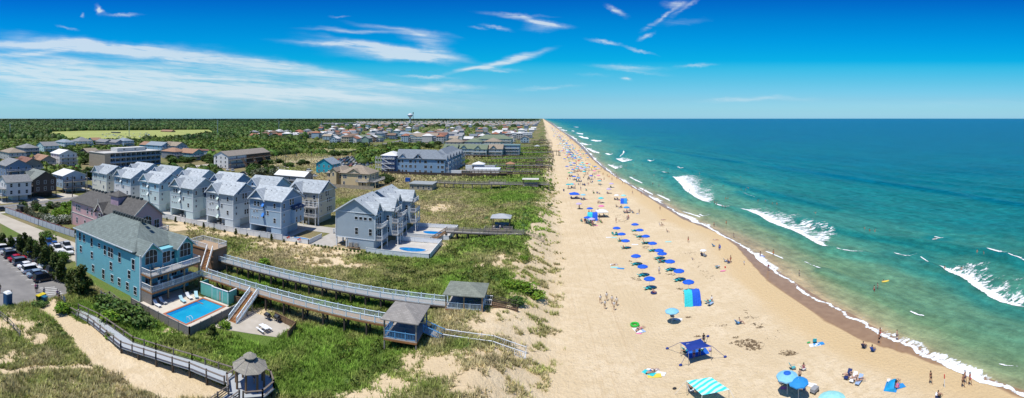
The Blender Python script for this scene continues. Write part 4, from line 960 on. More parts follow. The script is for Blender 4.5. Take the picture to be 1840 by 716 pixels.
for k in range(3): deck_chair(('white adirondack chair at the street end of the lower deck','white adirondack chair in the middle of the lower deck','white adirondack chair at the far end of the lower deck')[k], -62.6, 54.0+k*3.2, 4.75, math.pi/2, WHITE, 'white chairs on the lower deck')
m = MB(); m.box(-62.9,60.2,7.46,-62.5,61.9,7.75); m.box(-62.95,60.1,7.75,-62.45,62,7.82); tag(m.build('beach_float', mat('azure_plastic', (.01,.25,.75), .4)), 'bright blue float lying on the upper deck by the railing', 'float')

# ================= boardwalks =================
def boardwalk(label, x0, x1, y0, y1, z, deckm, railm, group=None, bent=4.2, zend=None, pick=.22, fascia=None, gaps=(), braces=True, rh=1.0, name='boardwalk', mid=False, legm=None):
    """straight raised walk along x; z at x0, zend at x1"""
    zend = z if zend is None else zend; o = Vector((x0, y0, z)); t = thing(name, label, 'boardwalk', o, 0, group); L_ = x1-x0
    def zz(x): return (zend-z)*(x/L_)
    m = MB(); n = max(1, int(L_/.5)) if abs(zend-z) > .01 else 1
    wd = y1-y0
    m.add([(0,0,0),(L_,0,zend-z),(L_,wd,zend-z),(0,wd,0),(0,0,-.08),(L_,0,zend-z-.08),(L_,wd,zend-z-.08),(0,wd,-.08)], [(0,1,2,3),(7,6,5,4),(0,4,5,1),(1,5,6,2),(2,6,7,3),(3,7,4,0)]); m.build('deck', deckm, t)
    m = MB()
    for yy_ in (.0, wd-.06): m.beam((0,yy_+.03,-.2),(L_,yy_+.03,zend-z-.2),.06,.26)
    m.build('joist', fascia or WOODD, t)
    for k, yy_ in enumerate((.08, wd-.08)):
        m = MB(); segs = [(0, L_)]
        for (ga, gb, side) in gaps:
            if side == k: segs = [s for (a,b) in segs for s in ((a, min(b, ga-x0)), (max(a, gb-x0), b)) if s[1]-s[0] > .3]
        for (a, b) in segs: rail_mb(m, (a,yy_,zz(a)), (b,yy_,zz(b)), rh, pick=pick, mid=mid, thick=.14)
        m.build('railing', railm, t)
    n = max(1, round(L_/bent))
    for i in range(n+1):
        x = L_*i/n; za = gz(x0+x, y0)-z-.4; zb = gz(x0+x, y1)-z-.4; zt = zz(x)-.3
        if zt-max(za, zb) < .35: continue
        m = MB(); m.box(x-.13,.0,za,x+.13,.26,zt); m.box(x-.13,wd-.26,zb,x+.13,wd,zt); m.box(x-.2,-.1,zt-.05,x+.2,wd+.1,zt+.05)
        if braces and zt-za > 1.4: m.beam((x,.1,za+.6),(x,wd-.1,zt-.15),.06,.16); m.beam((x,.1,zt-.15),(x,wd-.1,zb+.6),.06,.16)
        m.build('support_frame', legm or WOODD, t)
    return t
BLW = mat('sky_blue_paint', (.64,.75,.82), .5, (.56,.68,.76), 2)
boardwalk('long raised boardwalk with pale blue posts ending at the green roofed pavilion', -66.5, -16.4, 74.0, 75.9, 4.3, DECK, BLW, zend=4.0, bent=2.9)
bw2 = boardwalk('raised boardwalk with orange joists from the turquoise house to the shingled pavilion', -61.2, -22.9, 63.9, 65.7, 4.6, DECKB, BLW, zend=4.4, fascia=CEDAR, gaps=((-49.4,-47.4,0),), bent=3.7)
# platform behind the turquoise house and its stair
pf = thing('deck_platform', 'high tan deck platform with white railing behind the turquoise house', 'deck', (-73.5, 72.2, 2.0))
m = MB(); m.box(0,0,4.85,7.6,4.8,5.0); m.build('deck', DECKB, pf); m = MB(); m.box(-.02,-.02,4.6,7.62,4.82,4.849); m.build('joist', CEDAR, pf)
m = MB(); rail_mb(m,(.05,4.7,5),(7.5,4.7,5)); rail_mb(m,(7.5,4.7,5),(7.5,1.9,5)); rail_mb(m,(.05,.05,5),(.05,4.7,5)); rail_mb(m,(.05,.05,5),(5.4,.05,5)); m.build('railing', WHITE, pf)
m = MB(); m.box(.1,.1,-.4,7.5,.2,4.6); m.box(7.4,.2,-.4,7.5,4.7,4.6); m.build('skirt_wall', mat('rose_brown_siding', (.26,.15,.105), .8, (.2,.12,.085), 1), pf)
st = MB(); stairs_mb(st, (6.6,.0,5.0), (8.6,-4.2,1.6), 1.5, 'y'); st.build('stair_tread', CEDAR, pf)
m = MB()
for s in (-.8,.8): rail_mb(m,(6.6+s,0,5.0),(8.6+s,-4.2,1.6+.0), .95, pick=.3)
m.build('stair_railing', WHITE, pf)
# stair from the lower boardwalk to the picnic corner
s2 = thing('wooden_staircase', 'steep stair with cedar treads and pale railings from boardwalk to picnic corner', 'staircase', (-48.4, 63.8, 2.0))
m = MB(); stairs_mb(m, (0,0,2.55), (.9,-7.0,.05), 1.5, 'y', step=.27); m.build('stair_tread', CEDAR, s2)
for s in (-.82,.82): m = MB(); rail_mb(m,(s,0,2.55),(s+.9,-7.0,.05),.95,pick=.25,post=2.0); m.beam((s,0,2.4),(s+.9,-7.0,-.1),.07,.3); m.build('stair_railing', BLW, s2)
for q in (.25,.5): 
    for s in (-.75,.75): m = MB(); m.box(s+.9*q-.08,-7*q-.08,-.3,s+.9*q+.08,-7*q+.08,2.3-2.5*q); m.build('stair_post', WOODG, s2)
# picnic corner
slab('picnic_terrace', [(-49.0,53.4),(-38.6,57.2),(-38.8,62.0),(-49.0,62.0)], mat('terrace_sand_concrete', (.47,.43,.37), .9, (.38,.34,.28), .5), gz(-44,58), lift=.05)
pt = thing('picnic_table', 'white picnic table with two benches below the boardwalk', 'picnic table', (-41.6, 57.6, gz(-41.6,57.6)+.05), -.35)
m = MB(); [m.box(-1.0,-.42+k*.29,.70,1.0,-.16+k*.29,.75) for k in range(3)]; m.build('tabletop', WHITE, pt)
for s in (-.8,.8): m = MB(); m.box(-1.0,s-.15,.42,1.0,s+.15,.47); m.build('bench_seat', WHITE, pt)
for x in (-.75,.75): m = MB(); m.beam((x,-.7,0),(x,-.2,.7),.08,.05); m.beam((x,.7,0),(x,.2,.7),.08,.05); m.beam((x,-.9,.4),(x,.9,.4),.05,.08); m.build('trestle_leg', WOODG, pt)
for k, (px, py, lb) in enumerate(((481,575,'black barbecue grill with open shelf, left of the pair by the picnic table'),(498,579,'black barbecue grill with closed lid nearer the plank corner wall'))):
    q = G(px, py); g = thing('barbecue_grill', lb, 'grill', (q.x,q.y,q.z+.05), -.3, 'grills at the picnic corner'); m = MB()
    m.box(-.75,-.3,.55,.75,.3,.8); m.build('body', BLACK, g); m = MB(); m.loft([[(-.45,-.32,.8),(.45,-.32,.8),(.45,.32,.8),(-.45,.32,.8)],[(-.45,-.3,.98),(.45,-.3,.98),(.45,.22,1.05),(-.45,.22,1.05)],[(-.4,-.12,1.12),(.4,-.12,1.12),(.4,.1,1.14),(-.4,.1,1.14)]]); m.build('lid', mat('grill_lid', (.10,.11,.12), .35, metal=.5), g)
    for x in (-.4,.4):
        for y in (-.25,.25): m = MB(); m.box(x-.03,y-.03,0,x+.03,y+.03,.55); m.build('leg', METAL, g)
vinyl_fence([(-42.6,62.2),(-37.8,61.0),(-37.2,57.8)], 'brown plank corner wall sheltering the grills', 1.1, 2.0, m=WOODB, name='plank_fence')
vinyl_fence([(-52.5,62.8),(-49.8,63.2)], 'short brown plank fence panel under the boardwalk', 1.4, 2.0, m=WOODB, name='plank_fence')

# ---- pavilions
def pavilion(label, x0, x1, y0, y1, zf, ze, rise, roofm, railm, postm, floor_edge=CEDAR, bench=True, sides='SNEW', thick=.18, open_=(), over=.35, name='pavilion', nposts=2):
    zg = min(gz(x0,y0), gz(x1,y0), gz(x0,y1), gz(x1,y1)); t = thing(name, label, 'pavilion', ((x0+x1)/2, (y0+y1)/2, zg)); o = Vector(((x0+x1)/2,(y0+y1)/2,zg)); hx = (x1-x0)/2; hy = (y1-y0)/2; zf -= zg; ze -= zg
    rf = MB(); roof_hip(rf, -hx, hx, -hy, hy, ze, rise, over, .12); rf.build('roof', roofm, t)
    m = MB(); m.box(-hx,-hy,zf-.1,hx,hy,zf,0); m.box(-hx-.02,-hy-.02,zf-.38,hx+.02,hy+.02,zf-.101,1); m.build('floor', [DECK, floor_edge], t)
    pts = [(-hx+.12,-hy+.12),(hx-.12,-hy+.12),(hx-.12,hy-.12),(-hx+.12,hy-.12)]
    if nposts > 2: pts += [(0,-hy+.12),(0,hy-.12)]
    for (a,b) in pts: m = MB(); m.box(a-.1,b-.1,gz(o.x+a,o.y+b)-zg-.4,a+.1,b+.1,ze); m.build('post', postm, t)
    m = MB()
    if 'S' in sides: rail_mb(m,(-hx+.1,-hy+.1,zf),(hx-.1,-hy+.1,zf),post=1.9)
    if 'N' in sides: rail_mb(m,(-hx+.1,hy-.1,zf),(hx-.1,hy-.1,zf),post=1.9)
    if 'E' in sides: rail_mb(m,(hx-.1,-hy+.1,zf),(hx-.1,hy-2.0,zf),post=1.9)
    if 'W' in sides: rail_mb(m,(-hx+.1,-hy+.1,zf),(-hx+.1,hy-2.2,zf),post=1.9)
    if m.v: m.build('railing', railm, t)
    if bench:
        m = MB(); m.box(-hx+.5,hy-.7,zf+.4,hx-.5,hy-.25,zf+.48); m.box(-hx+.5,hy-.245,zf+.5,hx-.5,hy-.2,zf+1.0); m.box(-hx+.5,hy-.3,zf+.38,hx-.5,hy-.24,zf+.52); m.build('bench', mat('blue_grey_board', (.20,.27,.33), .8), t); m = MB(); m.box(-1.0,-.8,zf+.7,1.0,.1,zf+.76); m.box(-.1,-.45,zf,.1,-.25,zf+.7); m.build('table', MATS['blue_grey_board'], t)
    return t
SHAKE = shingle('weathered_shake', (.33,.31,.29), .55); MOSS = shingle('moss_green', (.24,.265,.225), .8); SLATE2 = mat('metal_grey_roof', (.40,.42,.44), .5, (.34,.36,.38), 1)
BLR = mat('strong_blue_paint', (.12,.33,.60), .5, (.10,.28,.52), 2)
pavilion('shingled beach pavilion on tall posts with bright blue railing', -22.5, -17.5, 60.2, 66.2, 4.4, 7.0, 1.25, SHAKE, BLR, WOODG, sides='SNW')
pavilion('low green-grey roofed pavilion at the end of the long boardwalk', -16.3, -9.9, 73.2, 79.0, 4.0, 6.3, 1.2, MOSS, BLW, PINE, nposts=3, sides='SNE')
# gate of slatted sides seen under the shingled pavilion: ramp boards
# walkway and steps from shingled pavilion down to the sand
w1 = thing('beach_stairs', 'blue and white railed walkway stepping down from shingled pavilion to the sand', 'staircase', (-17.4, 64.2, 4.4))
m = MB(); zA = 0; zB = -.95; zC = -1.35; zD = gz(-2.4,64.4)-4.4
m.beam((0,0,zA-.05),(2.9,.0,zB-.05),1.6,.1); m.beam((2.9,0,zB-.05),(10.2,0,zC-.05),1.6,.1); m.build('deck', DECK, w1)
m = MB(); stairs_mb(m,(10.2,0,zC),(15.0,0,zD),1.5,'x',step=.35); m.build('stair_tread', WHITE, w1)
for s in (-.8,.8):
    m = MB(); rail_mb(m,(0,s,zA),(2.9,s,zB),1.0,post=1.8); m.build('railing', BLR, w1)
    m = MB(); rail_mb(m,(2.9,s,zB),(10.2,s,zC),1.0,post=1.9); rail_mb(m,(10.2,s,zC),(15.0,s,zD),1.0,post=1.7,pick=.3); m.build('railing', WHITE, w1)
for x in (1.5,4.5,7.5,10): 
    zz_ = gz(-17.4+x,64.2)-4.4-.3; m = MB(); [MB().box(x-.1,a,zz_,x+.1,a+.2,min(zB,zC)-.05).build('support_post', WOODG, w1) for a in (-.75,.55)]
w2 = thing('beach_stairs', 'short dark timber stair from the green roofed pavilion to the sand', 'staircase', (-9.8, 76.4, 4.0))
zD = gz(-4.6,76.4)-4.0; m = MB(); m.box(0,-.8,-.12,1.2,.8,0); stairs_mb(m,(1.2,0,0),(5.6,0,zD),1.6,'x',step=.32); m.build('stair_tread', WOODB, w2)
for s in (-.8,.8): m = MB(); rail_mb(m,(0,s,0),(1.2,s,0),1,pick=.3); m.build('railing', WHITE, w2); m = MB(); rail_mb(m,(1.2,s,0),(5.6,s,zD),1.0,pick=0,mid=True,post=2.2); m.build('railing', WOODD, w2)
# third crossing with the grey gazebo
boardwalk('dark timber boardwalk behind the walled pools leading to the grey gazebo', -27.0, -5.2, 121.9, 123.8, 4.1, DECK, WOODG, pick=0, mid=True, bent=3)
w3 = thing('beach_stairs', 'dark timber stair at the seaward end of the gazebo boardwalk', 'staircase', (-5.2, 122.8, 4.1)); zD = gz(0.4,122.8)-4.1
m = MB(); stairs_mb(m,(0,0,0),(5.6,0,zD),1.7,'x'); m.build('stair_tread', WOODD, w3)
for s in (-.85,.85): m = MB(); rail_mb(m,(0,s,0),(5.6,s,zD),1,pick=.4,post=1.6); m.build('railing', WOODG, w3)
w4 = thing('ramp', 'brown timber ramp going down beside the nearer walled pool yard', 'ramp', (-27.0, 122.8, 4.1)); m = MB(); m.beam((0,0,-.1),(-3.6,-3,-2.0),1.8,.1); m.build('deck', WOODB, w4)
m = MB(); rail_mb(m,(0.,-.9,0),(-3.6,-3.7,-2.0),1,pick=.3); rail_mb(m,(0,.9,0),(-3.4,-2.0,-2.0),1,pick=.3); m.build('railing', WOODB, w4)
bp = thing('deck_platform', 'brown viewing deck with plank railing in front of the grey gazebo', 'deck', (-12.2, 124.0, 4.1)); m = MB(); m.box(-4.2,0,-.15,3.6,2.8,0); m.build('deck', DECKB, bp)
m = MB(); rail_mb(m,(-4.2,0,0),(-4.2,2.8,0),1,pick=0,mid=True); rail_mb(m,(3.6,0,0),(3.6,2.8,0),1,pick=0,mid=True); rail_mb(m,(-4.2,-2.1,0),(3.6,-2.1,0),1.0,pick=.18); rail_mb(m,(-4.2,2.75,0),(-1.4,2.75,0),1,pick=0,mid=True); rail_mb(m,(.9,2.75,0),(3.6,2.75,0),1,pick=0,mid=True); m.build('railing', WOODG, bp)
pavilion('small gazebo with pale grey metal roof on the dune behind the viewing deck', -14.6, -9.4, 126.9, 131.0, 4.3, 7.3, .9, SLATE2, WOODD, WOODD, floor_edge=WOODD, sides='NW', bench=True, name='gazebo')
# fourth crossing
boardwalk('grey timber boardwalk along the dry field toward the white roofed gazebo', -52, 3.0, 211.0, 212.8, 4.6, DECK, WOODG, pick=0, mid=True, bent=4.5, legm=WOODG, zend=4.6)
pavilion('gazebo with flat white roof beside the grey boardwalk', -9.2, -2.0, 206.0, 210.6, 4.6, 7.6, .35, mat('white_flat_roof', (.66,.64,.60), .6), WOODG, WOODD, floor_edge=WOODD, sides='SE', name='gazebo', over=.3)
bp = thing('deck_platform', 'railed grey platform beside the white roofed gazebo', 'deck', (-22, 213.4, 4.6)); m = MB(); m.box(-4,0,-.15,4,5,0); m.build('deck', DECK, bp)
m = MB(); rail_mb(m,(-4,0,0),(-4,5,0),1.1,pick=0,mid=True); rail_mb(m,(4,0,0),(4,5,0),1.1,pick=0,mid=True); rail_mb(m,(-4,5,0),(4,5,0),1.1,pick=.3); m.build('railing', WOODG, bp)
# more crossings farther up the beach
FARB = [(250,-46,0,'dark'),(262,-48,-2,'grey'),(278,-44,4,'dark'),(296,-45,6,'grey'),(312,-42,5,'dark'),(345,-40,8,'grey'),(372,-70,9,'dark'),(404,-48,10,'grey'),(440,-40,8,'dark'),(500,-45,10,'grey'),(560,-40,12,'dark'),(640,-40,12,'grey')]
for k, (y, a, b, c) in enumerate(FARB):
    bw_ = boardwalk('%s timber dune boardwalk, number %s of the far crossings counted from the near side' % (c, ['one','two','three','four','five','six','seven','eight','nine','ten','eleven','twelve'][k]), a, b, y, y+2, 4.7, DECK if c == 'grey' else WOODB, WOODG if c == 'grey' else WOODD, group='far dune crossings', pick=0, mid=False, bent=6, braces=False, zend=4.9, rh=.9)
    bw_.rotation_euler = (0, 0, R((3,-2,5,-4,2,6,-3,4,-2,3,1,-3)[k]))
for k, (px, py, lb) in enumerate(((969,297,'small brown gazebo topmost on the far dune near the white decks'),(917,303,'little gazebo with orange-brown roof among the far crossings'),(965,268,'blue-grey peaked gazebo beside the far stairs'),(972,257,'small dark gazebo on the dune beyond the blue-grey one'),(974,250,'farthest dark gazebo on the dune crest'))):
    q = W(px, py, 4.5); pavilion(lb, q.x-2.6, q.x+2.6, q.y-2.4, q.y+2.4, 4.8, 7.4, 1.3, (mat('terracotta_roof', (.38,.20,.12), .8) if k == 1 else SLATE2 if k == 2 else WOODD), WOODG, WOODD, sides='S', bench=False, name='gazebo')
# timber tower stair on the beach edge at the far crossing
q = W(1000, 279, .6); tw = thing('beach_access_stairs', 'tall dark timber stair landing standing at the sand edge', 'staircase', (q.x, q.y, .5))
m = MB(); m.box(-9,-1.2,3.4,2.5,1.2,3.6); m.build('deck', WOODG, tw)
for x in (-8,-4,0,2.3):
    for y in (-1.1,1.1): m = MB(); m.box(x-.15,y-.15,-.5,x+.15,y+.15,4.6); m.build('post', WOODD, tw)
m = MB(); stairs_mb(m,(2.5,0,3.5),(2.6,-6.5,.1),1.8,'y'); m.build('stair_tread', WOODD, tw); m = MB(); rail_mb(m,(-9,-1.1,3.6),(2.4,-1.1,3.6),1,pick=.4); rail_mb(m,(-9,1.1,3.6),(2.4,1.1,3.6),1,pick=.4); m.build('railing', WOODD, tw)

# ---- near wooden ramp with the octagonal gazebo
rp = thing('boardwalk', 'weathered grey ramp winding from the parking lot to the octagonal gazebo', 'boardwalk', (0,0,0))
NR = [(123.7,560),(158,578),(217,625),(280,645),(340,664),(403,690)]   # deck edge, near side
FR_ = [(141,556),(178,573),(239,616),(280,629),(345,648),(418,672)]
zdk = [2.35,2.5,2.9,3.1,3.1,3.1]
A_ = [W(a,b,z) for (a,b), z in zip(NR, zdk)]; B_ = [W(a,b,z) for (a,b), z in zip(FR_, zdk)]
rp.location = A_[0]; o = A_[0].copy(); A_ = [a-o for a in A_]; B_ = [b-o for b in B_]
m = MB()
for i in range(5): m.add([A_[i],A_[i+1],B_[i+1],B_[i]]+[v-Vector((0,0,.15)) for v in (A_[i],A_[i+1],B_[i+1],B_[i])], [(0,1,2,3),(7,6,5,4),(0,4,5,1),(1,5,6,2),(2,6,7,3),(3,7,4,0)])
BDK = mat('blue_grey_deck', (.40,.43,.46), .8, (.33,.36,.39), 3, stretch=(1,6,1)); m.build('deck', BDK, rp)
for S_ in (A_, B_):
    m = MB()
    for i in range(5): rail_mb(m, S_[i], S_[i+1], .82, pick=0, mid=False, post=2.3, thick=.15, capw=.24)
    m.build('railing', mat('old_rail_wood', (.21,.175,.15), .85, (.12,.10,.085), 3), rp)
for i in range(5):
    for q in (.0,.5):
        m = MB(); p = A_[i].lerp(A_[i+1], q); zg_ = gz(o.x+p.x, o.y+p.y)-o.z-.4; m.box(p.x-.12,p.y-.02,zg_,p.x+.12,p.y+.2,p.z-.1); m.build('support_post', WOODD, rp)
gc = W(449, 692, 3.1); gzb = thing('gazebo', 'octagonal gazebo with two tier shingle roof on a railed deck', 'gazebo', gc)
def octa(r, z, n=8, ph=.3927): return [(r*math.cos(6.2832*i/n+ph), r*math.sin(6.2832*i/n+ph), z) for i in range(n)]
m = MB(); m.loft([octa(3.1,-.15), octa(3.1,0)]); m.build('floor', BDK, gzb)
OCT = shingle('aged_shake', (.33,.31,.265), .5); m = MB(); m.loft([octa(2.2,2.3), octa(2.25,2.38), octa(.78,3.15)]); m.loft([octa(.5,3.05), octa(.5,3.55)]); m.loft([octa(.86,3.5), octa(.88,3.56), octa(.25,3.95)]); m.build('roof', OCT, gzb)
m = MB()
for i in range(8):
    a = Vector(octa(2.25,2.4)[i]); b = Vector(octa(.78,3.17)[i]); m.beam(a,b,.09,.05)
m.build('roof_ridge', mat('ridge_cap', (.30,.28,.26), .8), gzb)
for (a,b,c) in octa(1.8,0): m = MB(); m.box(a-.1,b-.1,-.1,a+.1,b+.1,2.35); m.build('post', WOODB, gzb)
op = octa(3.0,0); OW = MATS['old_rail_wood']
for i in range(8):
    a = Vector(op[i]); b = Vector(op[(i+1)%8]); mid_ = (a+b)/2; an_ = math.degrees(math.atan2(mid_.y, mid_.x))
    if 110 < an_ < 160 or an_ < -75 and an_ > -105: continue
    m = MB(); rail_mb(m, a, b, .85, pick=0, thick=.16, capw=.24); m.build('railing', OW, gzb)
for (a,b,c) in octa(2.8,0): zg_ = gz(gc.x+a,gc.y+b)-gc.z-.3; m = MB(); m.box(a-.1,b-.1,zg_,a+.1,b+.1,-.15); m.build('support_post', WOODD, gzb)
ew = W(474, 716, 3.1); eo = boardwalk('short railed exit walk on the near side of the octagonal gazebo', gc.x-.9, gc.x+.9, gc.y-7, gc.y-3.1, 3.1, BDK, OW, pick=0, mid=True, bent=9, braces=False, gaps=((-99,99,0),(-99,99,1)))
m = MB(); rail_mb(m,(.08,0,0),(.08,3.9,0),1.05,pick=0,mid=True,thick=.16); rail_mb(m,(1.72,0,0),(1.72,3.9,0),1.05,pick=0,mid=True,thick=.16); m.build('railing', OW, eo)
# post and rail fences
def post_rail(pts, label, h=1.1, every=2.4, rails=(.55,1.0), m_=None, name='rail_fence'):
    P_ = [G(a,b) for a,b in pts]; t = thing(name, label, 'fence', P_[0]); o = P_[0]
    for a, b in zip(P_, P_[1:]):
        n = max(1, round((b-a).length/every))
        for i in range(n+1):
            p = a.lerp(b, i/n); p.z = gz(p.x,p.y); p -= o; k = MB(); k.box(p.x-.08,p.y-.08,-.2+p.z,p.x+.08,p.y+.08,p.z+h); k.build('fence_post', m_ or WOODG, t)
        k = MB()
        for r_ in rails: k.beam(a-o+Vector((0,0,r_)), b-o+Vector((0,0,r_)), .06, .14)
        k.build('fence_rail', m_ or WOODG, t)
    return t
post_rail([(0,571),(14,582),(36,607)], 'low weathered rail fence in the dune grass at the left edge')
post_rail([(180,545),(197,534),(214,547),(222,553)], 'weathered post and rail fence at the corner of the lawn')
post_rail([(110,541),(118,549)], 'pair of short wooden posts by the path entrance')
hf = W(186, 546, 2.0); ft = thing('timber_gateway', 'pair of tall grey posts with a cross rail beside the lawn', 'gateway', hf); 
for q0 in (-.9,.7): m = MB(); m.box(q0,-.1,-.1,q0+.2,.1,2.1); m.build('post', WOODG, ft)
m = MB(); m.box(-1.1,-.12,1.9,1.1,-.1,2.1); m.build('cross_rail', WOODG, ft)

# ================= pink house =================
PINK = siding('pink', (.50,.31,.32), .22); RG = shingle('charcoal', (.125,.12,.115), .7); CREAMW = mat('cream_trim', (.70,.66,.60), .6)
ph = thing('beach_house', 'pink house with charcoal roof and tower cupola behind the turquoise house', 'house', (-124.5, 66.8, 2.0)); ev = 8.6; wl = MB(); rf = MB()
wl.box(0,3.5,-.2,18,13,ev-1); wl.box(18,.4,-.2,35.2,11,ev); wl.box(23.2,2.6,ev,26.8,5.6,ev+4.1,1)
roof_hip(rf,0,19.5,3.5,13,ev-1,3.6,.5,.2,w1=False); roof_gable(rf,wl,18,35.2,.4,11,ev,4.0,'x',.5,ends=(0,1)); roof_gable(rf,wl,19.5,23.5,-.0,6,ev-.4,2.4,'y',.4,ends=(1,0)); roof_hip(rf,23.2,26.8,2.6,5.6,ev+4.1,1.3,.3)
wl.build('wall', [PINK, mat('lilac_siding', (.50,.34,.42), .7)], ph); rf.build('roof', RG, ph)
for i in range(18):
    v = MB(); xx = 3.4+i*1.72; hh = ev+2.7 if i < 9 else ev+4.08; yy_ = 8.2 if i < 9 else 5.7
    if 22.6 < xx < 27.2: continue
    v.box(xx,yy_-.3,hh,xx+.75,yy_+.3,hh+.5); v.build('ridge_vent', mat('dark_vent', (.07,.085,.085), .7), ph)
tr_ = MB(); tr_.box(-.1,3.42,4.0,18,3.5,4.25); tr_.box(-.1,3.38,-.1,.12,3.5,ev-1); tr_.box(18,.3,4.2,35.2,.4,4.45); tr_.box(35.1,.3,0,35.3,.5,ev); tr_.beam((35.75,-.1,ev-.3),(35.75,5.7,ev+4.05),.08,.32); tr_.beam((35.75,5.7,ev+4.05),(35.75,11.5,ev-.3),.08,.32); tr_.beam((21.5,-.5,ev+2.0),(21.5,-.5,ev+3.2),.14,.12); tr_.beam((19.2,-.45,ev-.6),(21.5,-.45,ev+2.0),.06,.25); tr_.beam((21.5,-.45,ev+2.0),(23.8,-.45,ev-.6),.06,.25); tr_.build('trim', CREAMW, ph)
for u, z in ((3.0,6.0),(4.2,6.0),(4.9,6.0),(9.5,6.0),(12,6.0),(3.2,2.0),(8,2),(12,2)): window(ph,'S',u,z,.75,1.6,3.5)
for u, z in ((21.5,6.9),(28.5,6.3),(32,6.3)): window(ph,'S',u,z,1.0,1.7,.0 if u < 22 else .4)
window(ph,'E',5.7,7.4,3.0,2.6,35.2,bars=3,arch=True); window(ph,'E',2.4,6.2,1.0,1.8,35.2); window(ph,'E',9.0,6.2,1.6,2.4,35.2,bars=2); window(ph,'E',5.7,3.0,2.4,2.1,35.2,bars=2)
balcony(ph,'E',.6,11,35.2,4.9,2.6,posts_to=-.2,posts=4)
# shed roofed wing and fence behind
vinyl_fence([(-149.5,57.0),(-128,60.0),(-110.2,62.9)], 'grey-white wall with dark red cap along the driveway', 2.1, m=mat('pale_wall', (.52,.55,.60), .6, (.44,.47,.52), .8), capm=mat('dark_red_cap', (.30,.07,.06), .6), name='boundary_wall')
# ================= hotel =================
BRICK = mat('brown_brick', (.36,.31,.245), .9, (.29,.25,.195), .6); CONW = mat('white_concrete', (.62,.62,.60), .7, (.54,.54,.52), .6)
ho = thing('hotel', 'three storey brown brick hotel with rows of blue balconies', 'hotel', (-271, 167, 1.8)); m = MB()
m.box(0,0,0,3.2,50,10.2); m.box(3.2,-.0,0,20,4.5,10.2); m.box(3.2,4.5,0,17.4,50,10.0); m.box(20,-.02,0,20.3,4.5,10.2); m.build('wall', [BRICK], ho)
m = MB(); m.box(-.3,-.3,10.2,20.6,4.6,10.6); m.box(-.3,4.6,10.2,20.5,50.4,10.62); m.build('roof', mat('pale_membrane', (.55,.54,.51), .8, (.47,.46,.44), .15), ho)
m = MB(); m.box(7,14,10.62,15,40,13.2); m.build('penthouse', CONW, ho); m = MB(); m.box(2,2,10.62,5,24,11.4); m.build('rooftop_parapet', BRICK, ho)
BLB = mat('hotel_blue_panel', (.12,.24,.42), .6)
for k in range(3):
    s_ = MB(); s_.box(17.4,4.5,k*3.35-.12+.05,20,50,k*3.35+.14); s_.build('balcony', CONW, ho)
    m = MB(); m.box(19.9,4.6,k*3.35+.2,20.02,50,k*3.35+1.15); m.build('balcony_railing', BLB, ho)
for i in range(11):
    m = MB(); y = 4.6+i*4.53; m.box(17.45,y-.12,0,20.1,y+.12,10.2); m.build('balcony_divider', mat('blue_grey_divider', (.34,.42,.50), .6), ho)
    if i < 10:
        for k in range(3): window(ho,'E',y+2.2,k*3.35+1.45,2.6,2.1,17.42,bars=2)
for u in (20,30,40): window(ho,'E',u,12,1.6,1.0,15,bars=2)
# ================= cottages west of the street =================
def cottage(label, px, py, w, d, floors, wc, rc, z0=None, kind='gable', ax='y', stilts=0.0, deck=True, railc=None, rise=None, group=None, rot=0, wins=3, name='cottage', cat='house', deckside='E', fh=2.8, pos=None):
    q = pos if pos is not None else G(px, py); t = thing(name, label, cat, (q.x, q.y, q.z), rot, group)
    # placed by the middle of the south-east foot of the house
    x0, x1, y0, y1 = -w*.5, w*.5, 0, d; ev = stilts+floors*fh; rise = rise or min(w, d)*.22
    wl = MB(); wl.box(x0,y0,stilts,x1,y1,ev)
    if stilts > 1: wl.box(x0+w*.15,y0+d*.35,-.2,x1-w*.3,y1-.4,stilts)
    rf = MB()
    if kind == 'gable': roof_gable(rf, wl, x0,x1,y0,y1,ev,rise,ax,.5)
    elif kind == 'hip': roof_hip(rf,x0,x1,y0,y1,ev,rise,.5)
    elif kind == 'cross': roof_gable(rf,wl,x0,x1,y0,y1,ev,rise,'x',.5); roof_gable(rf,wl,x0+w*.1,x0+w*.6,y0-.02,y0+d*.6,ev,rise*.8,'y',.5,ends=(1,0)); 
    else: rf.box(x0-.4,y0-.4,ev,x1+.4,y1+.4,ev+.35)
    wl.build('wall', wc, t); rf.build('roof', rc, t)
    if stilts > 1:
        for a in (x0+.15, x1-.15):
            for b in (y0+.15,(y0+y1)/2,y1-.15): m = MB(); m.box(a-.14,b-.14,-.3,a+.14,b+.14,stilts); m.build('stilt', WOODD, t)
    for k in range(floors):
        z = stilts+k*fh+1.45
        for i in range(wins): window(t,'S',x0+w*(i+.6)/(wins+.2),z,.9,1.3,y0)
        for i in range(3): window(t,'E',y0+d*(i+.6)/3.2,z,1.0,1.4,x1)
        if deck:
            if deckside == 'E': balcony(t,'E',y0+.2,y1-.2,x1,stilts+k*fh+.1,2.0,rail=railc or WHITE,posts_to=-.2 if k == 0 else stilts+(k-1)*fh+.1,posts=3,pick=.4)
            else: balcony(t,'S',x0+.2,x1-.2,y0,stilts+k*fh+.1,2.0,rail=railc or WHITE,posts_to=-.2 if k == 0 else stilts+(k-1)*fh+.1,posts=3,pick=.4)
    return t
def wmat(n, c): return siding(n, c, .25)
RGG = shingle('green_grey', (.25,.28,.26)); RTAN = shingle('tan', (.36,.30,.23)); RBR = shingle('brown_red', (.26,.13,.095)); RGRY = shingle('mid_grey', (.27,.28,.29)); RWH = mat('white_metal_roof', (.74,.74,.73), .5, (.66,.66,.66), 1); RTC = shingle('terracotta', (.40,.24,.16)); ROG = shingle('olive_green', (.20,.25,.17)); RBG = shingle('blue_grey', (.30,.36,.42))
cottage('dark brown stilt cottage with green-grey gable roof by the street', 50, 353, 12, 11, 2, wmat('umber', (.055,.045,.04)), RGG, kind='cross', stilts=2.4, railc=WOODD, rise=3.2, deckside='S')
